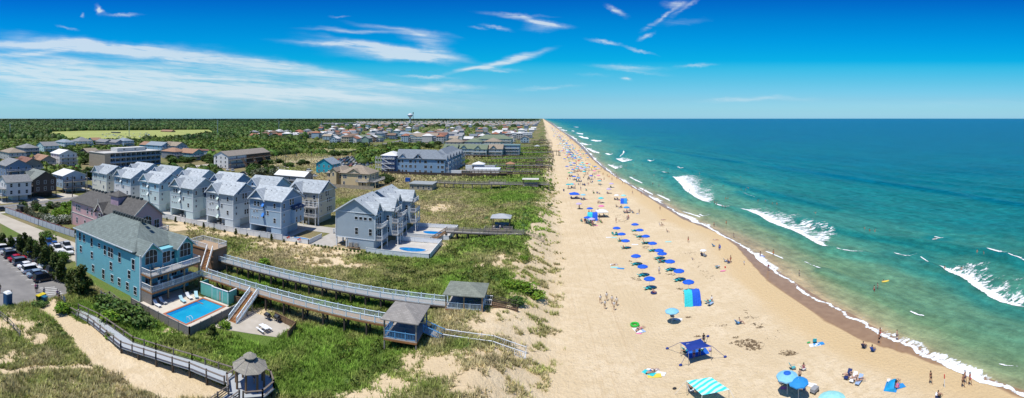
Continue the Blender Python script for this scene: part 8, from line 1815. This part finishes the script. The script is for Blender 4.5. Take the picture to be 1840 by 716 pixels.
t1 = _n(nt,'ShaderNodeTexCoord'); w1_ = _n(nt,'ShaderNodeTexWave',wave_type='BANDS'); w1_.inputs['Scale'].default_value = .42; w1_.inputs['Distortion'].default_value = 2.5; w1_.inputs['Detail'].default_value = 3; mp_ = _n(nt,'ShaderNodeMapping'); mp_.inputs['Rotation'].default_value = (0,0,1.2); nt.links.new(t1.outputs['Object'],mp_.inputs[0]); nt.links.new(mp_.outputs[0],w1_.inputs[0]); cr_ = _n(nt,'ShaderNodeValToRGB'); cr_.color_ramp.elements[0].position=.35; cr_.color_ramp.elements[0].color=(.04,.60,.62,1); cr_.color_ramp.elements[1].position=.62; cr_.color_ramp.elements[1].color=(.50,.85,.82,1); nt.links.new(w1_.outputs['Fac'],cr_.inputs[0]); nt.links.new(cr_.outputs[0],p_.inputs['Base Color'])
m.build('cloth', TQ, tc_)
for k in range(4): f_ = cn[k]*.97; m = MB(); m.beam((f_.x,f_.y,gz(o.x+f_.x,o.y+f_.y)-o.z), (f_.x,f_.y,cn[k].z), .05,.05); m.build('pole', METAL, tc_); g_ = cn[k]*1.5; g_.z = gz(o.x+g_.x,o.y+g_.y)-o.z; m = MB(); m.beam(cn[k],g_,.03,.03); m.build('guy_rope', WHITE, tc_)
chair(1243,705,1.2,'white','white chair at the left side of the turquoise canopy'); person('sit', at(1241,703), 90, 'person seated at the left side of the turquoise canopy', bottom='black'); person('sit', at(1252,711), 90, 'second person seated under the turquoise canopy edge', bottom='grey', fem=True)
m = MB(); m.ball((0,0,.1),.3,.2,.12,8,4); tag(m.build('bag', BLACK, loc=G(1212,700)), 'small black bag alone on the sand left of the turquoise canopy', 'bag')
# sunbathers
for (px,py,c,rz,lb) in ((1166,671,'turquoise',.8,'turquoise mat under the sunbathing pair near the bottom'),(1173,667,'white',1.2,'white towel under the sunbathing pair near the bottom'),(1184,672,'white',1.0,'pale towel at the right of the sunbathing pair'),(1176,676,'yellow',1.4,'yellow towel below the sunbathing pair')): towel(px,py,c,lb,rz,1.0,1.9)
person('lie', at(1168,670)+Vector((0,0,.04)), 60, 'person in blue trunks sunbathing on the turquoise mat', bottom='blue'); person('lie', at(1175,669)+Vector((0,0,.04)), 70, 'person sunbathing beside them on the white towel', bottom='black', fem=True, hair='blond')
# umbrella pair at the bottom
umbrella(1414.5,672,'light blue','light blue umbrella with dark blue centre over a packed group',s=1.15); uq = W(1414.5,669.5,2.7); m = MB(); m.cone((0,0,0),(0,0,.16),.5,.1,12); tag(m.build('umbrella_vent', fcm('blue'), loc=(W(1414.5,672,2.4*1.15).x,W(1414.5,672,2.4*1.15).y,gz(19,58)+2.78)), 'dark blue vent cap on top of the light blue umbrella', 'umbrella vent')
umbrella(1434.8,683,'azure','azure umbrella beside the light blue one with dark centre',s=1.05)
for k, (px,py,c,lb) in enumerate(((1405,690,'lilac','purple chair left beneath the light blue umbrella'),(1412,691,'teal','teal chair in the middle beneath the light blue umbrella'),(1421,693,'navy','dark chair right beneath the light blue umbrella'),(1432,698,'navy','dark chair beneath the azure umbrella'),(1443,697,'royal blue','royal blue chair right of the azure umbrella'),(1425.7,664,'teal','teal chair left of the two standing apart above the umbrellas'),(1444,666,'white','white chair right of the two standing apart above the umbrellas'))): chair(px,py,.2+.2*k,c,lb)
for (px,py,lb,bc,fm) in ((1405,691,'person seated in the purple chair','pink',True),(1412,692,'person seated in the teal chair under the light blue umbrella','navy',False),(1432,699,'person seated in the dark chair under the azure umbrella','black',False),(1445,704,'person in blue shorts seated at the right of the azure umbrella','blue',False),(1444,665,'person seated in the white chair above the umbrellas','pink',True),(1437,686,'person standing half hidden behind the azure umbrella','black',False)): person('sit' if 'seated' in lb else 'stand', at(px,py), 30, lb, bottom=bc, fem=fm)
towel(1455,692,'white','white towel right of the azure umbrella',.6); towel(1408,698,'pink','small pink towel beneath the light blue umbrella',1,.6,.8)
wg = thing('beach_cart', 'grey folding beach cart right of the azure umbrella', 'cart', G(1463.6,706), .4); m = MB(); m.box(-.55,-.35,.25,.55,.35,.65); m.build('basket', fcm('grey'), wg)
for a in (-.4,.4):
    for b in (-.36,.36): m = MB(); m.cone((a,b-.04,.15),(a,b+.04,.15),.15,.15,10); m.build('wheel', BLACK, wg)
umbrella(1495,712,'aqua','pale aqua umbrella cut by the bottom edge of the photo',s=1.35)
chair(1464,616,2.6,'turquoise','turquoise chair beside a blue towel near the middle sand'); towel(1471,619,'azure','blue towel in front of the lone turquoise chair',1.3); towel(1464,621,'white','white towel beneath the lone turquoise chair',1.2); m = MB(); m.ball((0,0,.1),.35,.2,.1,8,4); tag(m.build('bag', fcm('green'), loc=G(1453,617)), 'small olive bag left of the lone turquoise chair', 'bag')
for k, (px,py,c,lb) in enumerate(((1553,626,'navy','dark chair left of two near the wet sand'),(1569,632,'royal blue','blue chair right of two near the wet sand'))): chair(px,py,1.9,c,lb); person('sit', at(px,py), 75, ('dark haired person seated in the dark chair near the wet sand','person seated in the blue chair near the wet sand')[k], bottom=('black','navy')[k], fem=bool(k))
for k, (px,py) in enumerate(((1524,678),(1534,683.5),(1544,688))): lounge(px,py,-1.1,('navy','white','striped blue and white')[k],('dark blue lounger','white lounger','striped lounger')[k]+' of the three sunbathers near the bottom right'); person('lie', at(px,py)+Vector((0,0,.3)), 120, 'person sunbathing on the '+('dark blue lounger of three','white lounger, middle of three','striped lounger, right of three')[k], bottom=('navy','white','black')[k], fem=k > 0)
pp = G(1601,696); pt_ = thing('pop_up_tent', 'small bright blue pop-up tent with a sunbather beside it', 'tent', pp, .6); m = MB(); vs = []
for i in range(9):
    for j in range(6): a = math.pi*i/8; b = j/5*1.35; vs.append((1.1*math.cos(a), .9*math.cos(a*0)*(b/1.35)*1.3-.6, 1.0*math.sin(a)*math.cos(b*.95)))
m.add(vs, [(i*6+j,i*6+j+1,(i+1)*6+j+1,(i+1)*6+j) for i in range(8) for j in range(5)]); m.build('canopy', mat('bright_azure', (.01,.35,.70), .5), pt_); m = MB(); m.box(-1.1,-.9,0,1.1,.8,.04); m.build('floor', fcm('azure'), pt_)
towel(1613,696,'azure','blue towel right of the pop-up tent',1.2,1,2); person('lie', at(1613,695)+Vector((0,0,.04)), 60, 'person in pink lying right of the pop-up tent', bottom='pink', shirt='pink'); person('lie', at(1610,689)+Vector((0,0,.02)), 80, 'person lying behind the pop-up tent', bottom='black'); bag(1597,689,'navy','dark bag behind the pop-up tent',.5)
person('walk', at(1672.5,690), 200, 'person in dark bikini with a red bag walking on the sand', bottom='black', fem=True, skin=1); 
mk_ = G(1697,697); m = MB(); m.cone((0,0,-.2),(0,0,1.5),.05,.05,6); o = thing('marker_post', 'thin white marker post with red top on the sand', 'post', mk_); m.build('post', WHITE, o); m = MB(); m.cone((0,0,1.2),(0,0,1.75),.07,.07,6); m.build('post_cap', fcm('red'), o)
for k, (px,py,lb) in enumerate(((1730.5,696,'front left of three walkers in swimwear'),(1734,689,'rear left of three walkers in swimwear'),(1743,692.5,'right of three walkers in swimwear, slightly apart'))): person('walk', at(px,py), 190, lb[0].upper().lower()+lb[1:]+' near the foam', bottom=('black','navy','red')[k], fem=k == 2, skin=1)
for k, (px,py,lb) in enumerate(((1579.4,617.5,'tanned walker without shirt at the wet sand, nearer of two'),(1581.6,608,'walker in dark red suit, farther of two on the wet sand'),(1612,612,'lone walker in the wash right of the pair'))): person('walk', at(px,py), (200,180,170)[k], lb, bottom=('black','red','navy')[k], fem=k == 1, skin=(1,1,0)[k])
bag(1684,714,'navy','dark bag at the very bottom edge of the sand',.5); person('sit', at(1688,716.5), 80, 'person seated at the bottom edge right of the marker post', bottom='black')
# ---- in the water
WAT = [(1201.8,294.7),(1330.8,317),(1258,324.8),(1244.8,328.7),(1299.5,333),(1332,341),(1340,342),(1344.5,340),(1239,344),(1184,335),(1190.6,350),(1362,361),(1375.5,362),(1388,366),(1396,367),(1284,368),(1287.5,369),(1298,373),(1303,374),(1303.7,356),(1308,355.5),(1465.4,384),(1456.5,409.5),(1283,406.5),(1305,402.5),(1553.5,412.5),(1562.5,416),(1572,417),(1756,456),(1767.5,459.5),(1697.5,485),(1727.5,484),(1571,527.5),(1577,522),(1436,496),(1318.4,427),(1366,461),(1389.6,458.5)]
for i, (a, b) in enumerate(WAT):
    rng = random.Random(i); w_ = inwater(a, b+1.0); bc = rng.choice(['red','navy','black','blue','teal','orange']); fm = rng.random() < .4
    far = b < 350; lone = 'among the swimmers between the two nearer breakers' if 330 < b < 378 and a > 1320 else 'by the broken foam of the middle breaker' if b < 378 and a < 1320 else 'in the shallows near the wet sand' if a < 1470 and b > 395 and w_.x < 62 else 'out past the nearer breakers'
    person(rng.choice(['stand','arms_out','stand']), w_, rng.uniform(0,360), 'bather in %s %s standing %s' % (bc, 'swimsuit' if fm else 'trunks', lone), bottom=bc, fem=fm, skin=rng.choice([0,0,1]), group='bathers in the sea')
person('swim', inwater(1681,432,.0)+Vector((0,0,.22)), 290, 'surfer lying prone on a pale board paddling out', bottom='black'); m = MB(); m.ball((0,0,0),.3,1.05,.06,12,5); tag(m.build('surfboard', fcm('white'), loc=inwater(1681,432.6,.0)+Vector((0,.2,.2)), rz=1.2), 'pale surfboard under the prone surfer', 'surfboard')
m = MB(); m.ball((0,0,0),.42,1.0,.1,12,5); tag(m.build('bodyboard', fcm('yellow'), loc=inwater(1591,506.5,.0)+Vector((0,0,.2)), rz=1.3), 'yellow board floating on the green water', 'bodyboard'); person('swim', inwater(1589,506,.0)+Vector((0,0,.25)), 280, 'person lying on the yellow board', bottom='navy')
m = MB(); m.ball((0,0,0),.32,.8,.08,12,5); tag(m.build('bodyboard', fcm('royal blue'), loc=inwater(1370,461,.0)+Vector((0,0,.15)), rz=.6), 'blue bodyboard beside a bather in the foam', 'bodyboard')
# waterline walkers and paddlers farther along
WL = [(1104,316,'navy'),(1107,315,'black'),(1135.5,339,'red'),(1145,343,'navy'),(1157,343.5,'pink'),(1173,333,'black'),(1119,330,'black'),(1123,331,'navy'),(1136.5,348.5,'grey'),(1152,350,'red'),(1186,377,'black'),(1080,299.5,'navy'),(1064,287,'navy'),(1068,289,'red'),(1058,271,'pink'),(1070,275,'black'),(1076,283,'navy'),(1079,282,'blue')]
for i, (a,b,c) in enumerate(WL): p = at(a,b+1); p.z = max(p.z, SEA-.3); person(['walk','stand'][i % 2], p, 170, '%s far along the waterline in %s %s' % (['walker','paddler'][i % 2], c, 'swimwear'), bottom=c, fem=i % 3 == 0, group='people along the far waterline')
# ---- middle-distance camps: canopy, chairs and people together
CAMPS = [(1029.4,304.7,'blue',3),(1026,311,'light blue',3),(1031.6,317.3,'royal blue',3),(1039,319.8,'azure',4),(1062,315.4,'royal blue',2),(1077.2,324.3,'teal',1),(1098.6,329.3,'lilac',2),(1094,339,'lilac',2),(1047.8,350.3,'light blue',4),(1079.7,355.3,'turquoise',3),(1107.9,350,'white',3),(1120.4,350.3,'aqua',3),(1125.8,371.7,'azure',3),(1040.3,366.7,'lilac',2),(1060,374.6,'royal blue',3),(1080.5,369.6,'pink',2),(1027.7,331.3,'turquoise',3),(1021,332,'teal',1),(1029,331,'pink',2),(1055.4,391,'royal blue',3),(1063,393.5,'lilac',4)]
PCOL = ['black','navy','red','white','blue','pink','grey','teal','orange']
rg = random.Random(9)
def camp_people(p, n, where, grp, r=1.6):
    for i in range(n):
        a = rg.random()*6.283; q = rg.uniform(.4, r); v = Vector((p.x+q*math.cos(a), p.y+q*math.sin(a)-.6, 0)); v.z = gz(v.x,v.y); kd = rg.choice(['sit','sit','sit','lie','stand']); bc = rg.choice(PCOL); sh = rg.choice([None,None,None,'white','blue','grey','red']); fm = rg.random() < .45
        if kd == 'sit': chair(0,0,rg.choice([1.6,2.4,3.1]),(cc := rg.choice(['blue','navy','teal','striped blue and white','white','green'])),'%s beach chair %s' % (cc, where), grp.replace('people','chairs'), v.copy())
        if kd == 'lie': m_ = rg.choice(['white','aqua','pink','striped blue and white']); towel(*topx(v.x,v.y,v.z), m_, '%s towel with a sunbather %s' % (m_, where), rg.random()*3, group=grp.replace('people','towels'))
        person(kd, v+Vector((0,0,.03)), rg.uniform(40,200), 'person in %s %s %s' % (sh or bc, {'sit':'seated','lie':'lying','stand':'standing'}[kd], where), shirt=sh, bottom=bc, fem=fm and not sh, skin=rg.choice([0,0,1]), group=grp)
for i, (a, b, c, k) in enumerate(CAMPS):
    o = umbrella(a, b, c, '%s umbrella %s' % (c, 'in the crowded cluster by the blue and turquoise tent' if b > 365 else 'in the scattered middle camps of the beach' if b > 325 else 'at the near edge of the dense far crowd'), 'umbrellas of the middle camps'); camp_people(o.location, k, 'by the %s umbrella of the middle beach' % c, 'people of the middle camps')
def pop_canopy(px, py, w, c, label, legs=True):
    p = G(px,py); t = thing('pop_up_canopy', label, 'canopy', p, .1); m = MB(); h = 2.1; a = w/2; m.add([(-a,-a,h),(a,-a,h),(a,a,h),(-a,a,h),(0,0,h+.8)], [(0,1,4),(1,2,4),(2,3,4),(3,0,4)]); m.add([(-a,-a,h),(a,-a,h),(a,a,h),(-a,a,h),(-a,-a,h-.22),(a,-a,h-.22),(a,a,h-.22),(-a,a,h-.22)], [(0,4,5,1),(1,5,6,2),(2,6,7,3),(3,7,4,0)]); m.build('canopy', fcm(c), t)
    for x in (-a+.05,a-.05):
        for y in (-a+.05,a-.05): m = MB(); m.beam((x,y,0),(x,y,h),.05,.05); m.build('leg', METAL, t)
    return t
o = pop_canopy(1032,357,4.2,'royal blue','blue pop-up canopy with splayed legs left of the middle camps'); camp_people(o.location, 5, 'under the blue pop-up canopy', 'people of the middle camps')
o = pop_canopy(1081.5,390,4.0,'white','pale pink-white pop-up canopy right of the turquoise tent'); camp_people(o.location, 4, 'under the pale pop-up canopy', 'people of the middle camps')
windshade(1064.5,396,3.4,2.6,'turquoise','royal blue','half turquoise half blue wind shelter in the crowded cluster'); camp_people(G(1062,399), 12, 'in the crowded cluster before the turquoise shelter', 'people of the middle camps', 3.6)
windshade(1120.8,366,2.6,2.0,'royal blue','azure','small blue wind shelter seaward of the middle camps')
for (a,b,n_) in ((1045,333,5),(1053,333,3),(1049,342,3),(1067,347,3),(1082,335,1),(1081,349,1),(1112,373,4),(1128,379,4),(1140,384,3),(1135,393,2),(1022,318,3),(1062,328,3)): camp_people(G(a,b), n_, 'on open sand of the middle beach', 'people of the middle camps', 2.2)
tr_ = thing('trash_barrel', 'dark blue barrel standing alone on the landward sand', 'barrel', G(1013,344)); m = MB(); m.cone((0,0,0),(0,0,1.0),.3,.32,12); m.build('barrel_body', fcm('navy'), tr_); m = MB(); m.cone((0,0,1.0),(0,0,1.06),.35,.35,12); m.build('rim', BLACK, tr_)
# ---- the dense far beach
NFAR = [300-22-sum(1 for o in COL.objects if o.name.startswith('person') and o.parent is None)-8]
rg = random.Random(21); UC = ['blue','royal blue','azure','turquoise','teal','light blue','white','aqua','pink','red','lilac','striped blue and white','green','yellow']
fu = 0
for i in range(205):
    r = rg.choice([1,1,2]); y = 300+ (rg.random()**1.7)*1900 if r == 1 else 250+rg.random()*330; xf = float(foot_x(y)); xw = float(wet_x(y)); x = xf+ (xw-xf)*min(.93, max(.18, rg.gauss(.50,.17))); p = Vector((x,y,gz(x,y))); c = rg.choice(UC); d_ = 'in the dense crowd where the dune boardwalks end' if y < 700 else 'in the distant part of the crowded beach' if y < 1300 else 'in the farthest haze of the beach'
    o = link('beach_umbrella', [q for q in UP.children if q.name.startswith('canopy')][0].data, None, p) if y > 700 else copy_tree(UP, None, p, rg.random(), None, None, None, 'umbrella', {'canopy': fcm(c)})
    if y > 700: o.material_slots[0].link = 'OBJECT'; o.material_slots[0].material = fcm(c); o.scale = (1.1,1.1,1.0)
    tag(o, 'small %s umbrella %s' % (c, d_), 'umbrella', 'umbrellas of the far crowd'); fu += 1
for i in range(14):
    y = 345+rg.random()*500; xf = float(foot_x(y)); xw = float(wet_x(y)); px, py = topx(xf+(xw-xf)*rg.uniform(.3,.6), y, 0); c = rg.choice(['royal blue','white','azure','navy','aqua']); o = pop_canopy(float(px), float(py), 3.2, c, '%s pop-up canopy in the dense far crowd' % c); o['group'] = 'canopies of the far crowd'
FC_ = MB()
for i in range(300):
    y = 255+(rg.random()**1.6)*1500; xf = float(foot_x(y)); xw = float(wet_x(y)); q = rg.choice([rg.gauss(.5,.16), rg.uniform(.3,1.03)]); x = xf+(xw-xf)*min(1.05, max(.15, q)); bc = rg.choice(PCOL); kd = rg.choice(['stand','walk','sit']); B = BODY[kd]; z = gz(x,y)
    if y > 400 or NFAR[0] <= 0:
        k = rg.randint(0,4); h_ = 1.0 if kd == 'sit' else 1.7; FC_.loft([[(x+a*.16,y+b*.1,z) for a,b in ((-1,-1),(1,-1),(1,1),(-1,1))],[(x+a*.2,y+b*.12,z+h_*.5) for a,b in ((-1,-1),(1,-1),(1,1),(-1,1))],[(x+a*.22,y+b*.12,z+h_*.82) for a,b in ((-1,-1),(1,-1),(1,1),(-1,1))],[(x+a*.07,y+b*.06,z+h_*.86) for a,b in ((-1,-1),(1,-1),(1,1),(-1,1))]], k); FC_.ball((x,y,z+h_*.92),.1,.1,.12,6,4,0); continue
    NFAR[0] -= 1
    t = link('person', B['body'], None, (x,y,z), rg.random()*6); t.material_slots[0].link = 'OBJECT'; t.material_slots[0].material = rg.choice(SKINS[:2]+SKINS[:1]); tag(t, 'tiny figure in %s %s in the dense far crowd' % (bc, {'stand':'standing','walk':'walking','sit':'seated'}[kd]), 'person', 'people of the far crowd')
    o = link('clothing', B['shorts'] if rg.random() < .5 else B['shirt'], t); o.material_slots[0].link = 'OBJECT'; o.material_slots[0].material = clm(bc)
tag(FC_.build('distant_crowd', [SKINS[1], clm('navy'), clm('white'), SKINS[0], clm('red')]), 'mass of tiny figures on the far beach', None, None, 'stuff')
rg = random.Random(33)
for i in range(22):
    y = rg.uniform(260,520); x = float(shore_x(y))+rg.uniform(6,55); p = Vector((x,y,SEA-rg.uniform(.6,1.2))); bc = rg.choice(PCOL); person('arms_out' if i % 2 else 'stand', p, rg.uniform(0,360), 'distant bather in %s beyond the far shorebreak' % bc, bottom=bc, fem=i % 3 == 0, group='distant bathers')
# ---- dried wrack, plus dark strands laid as shadows of dug sand mounds
SW = mat('dry_seaweed_and_shade', (.21,.145,.08), .9, (.13,.09,.05), 5); rng = np.random.RandomState(4); V_ = []; 
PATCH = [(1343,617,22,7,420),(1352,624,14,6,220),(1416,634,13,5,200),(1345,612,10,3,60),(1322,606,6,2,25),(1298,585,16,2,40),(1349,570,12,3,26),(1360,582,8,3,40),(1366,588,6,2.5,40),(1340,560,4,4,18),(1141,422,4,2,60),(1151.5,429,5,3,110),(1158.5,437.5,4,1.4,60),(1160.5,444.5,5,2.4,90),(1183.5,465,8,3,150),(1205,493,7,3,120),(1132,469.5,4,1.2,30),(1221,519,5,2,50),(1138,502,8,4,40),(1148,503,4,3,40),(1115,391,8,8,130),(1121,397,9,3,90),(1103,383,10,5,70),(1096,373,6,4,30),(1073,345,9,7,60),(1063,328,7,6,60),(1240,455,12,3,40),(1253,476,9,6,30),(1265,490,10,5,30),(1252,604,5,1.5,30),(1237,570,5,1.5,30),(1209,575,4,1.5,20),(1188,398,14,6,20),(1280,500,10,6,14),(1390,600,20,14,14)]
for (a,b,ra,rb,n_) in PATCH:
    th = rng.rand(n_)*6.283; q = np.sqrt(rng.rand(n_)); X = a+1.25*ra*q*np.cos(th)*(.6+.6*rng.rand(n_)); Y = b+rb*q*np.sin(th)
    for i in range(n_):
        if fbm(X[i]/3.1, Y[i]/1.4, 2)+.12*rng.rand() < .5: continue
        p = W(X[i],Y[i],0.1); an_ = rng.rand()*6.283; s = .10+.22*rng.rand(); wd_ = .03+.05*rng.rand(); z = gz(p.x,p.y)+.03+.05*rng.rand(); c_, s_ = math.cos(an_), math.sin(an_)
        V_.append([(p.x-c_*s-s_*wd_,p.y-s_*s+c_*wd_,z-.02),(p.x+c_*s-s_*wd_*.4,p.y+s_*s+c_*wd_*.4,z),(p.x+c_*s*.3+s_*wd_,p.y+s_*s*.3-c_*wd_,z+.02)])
V_ = np.array(V_).reshape(-1,3); tag(link('seaweed_and_shade', bulk('seaweed_and_shade', V_, np.arange(len(V_)).reshape(-1,3), None, SW)), 'clumps of dried wrack and dark strands laid as shadows of dug mounds', None, None, 'stuff')
# people by the parking lot
for k, (px,py,lb,sh,bc) in enumerate(((64,526,'person in pink shirt behind the black car','pink','black'),(67,526,'person in dark clothes beside the pink shirt','navy','black'),(79,533,'person in grey standing behind the bins','grey','navy'),(103,537,'person in purple walking by the white lot markings','purple','black'),(0,527,'dark haired person standing at the left edge on the lot','black','navy'))): person('stand' if k % 2 else 'walk', at(px,py)+Vector((0,0,.03)), 120, lb, shirt=sh, bottom=bc)
person('walk', at(106,540)+Vector((0,0,.03)), 100, 'person pulling gear beside the purple shirted walker', shirt='grey', bottom='black')
person('stand', W(457,690,3.1), 200, 'person in blue standing in the shade of the octagonal gazebo', shirt='blue', bottom='navy')
for a, b, lb in ((897,408,'person sitting on the brown viewing deck bench'),):
    p = Vector((-12.0,125.6,4.12)); person('stand', p, 180, 'person standing before the grey metal roofed gazebo', shirt='white', bottom='black')
for o in PROTOS: drop_tree(o)
_seen = {}
for o in COL.objects:
    if o.parent is None and o.get('label') and not o.get('kind'): _seen.setdefault(o['label'], []).append(o)
for lb, l in _seen.items():
    if len(l) > 1 and any(not o.get('group') for o in l): print('DUP', lb, len(l))
    if len(lb.split()) > 16: print('LONG', lb)
print('OBJECTS', len(bpy.data.objects))
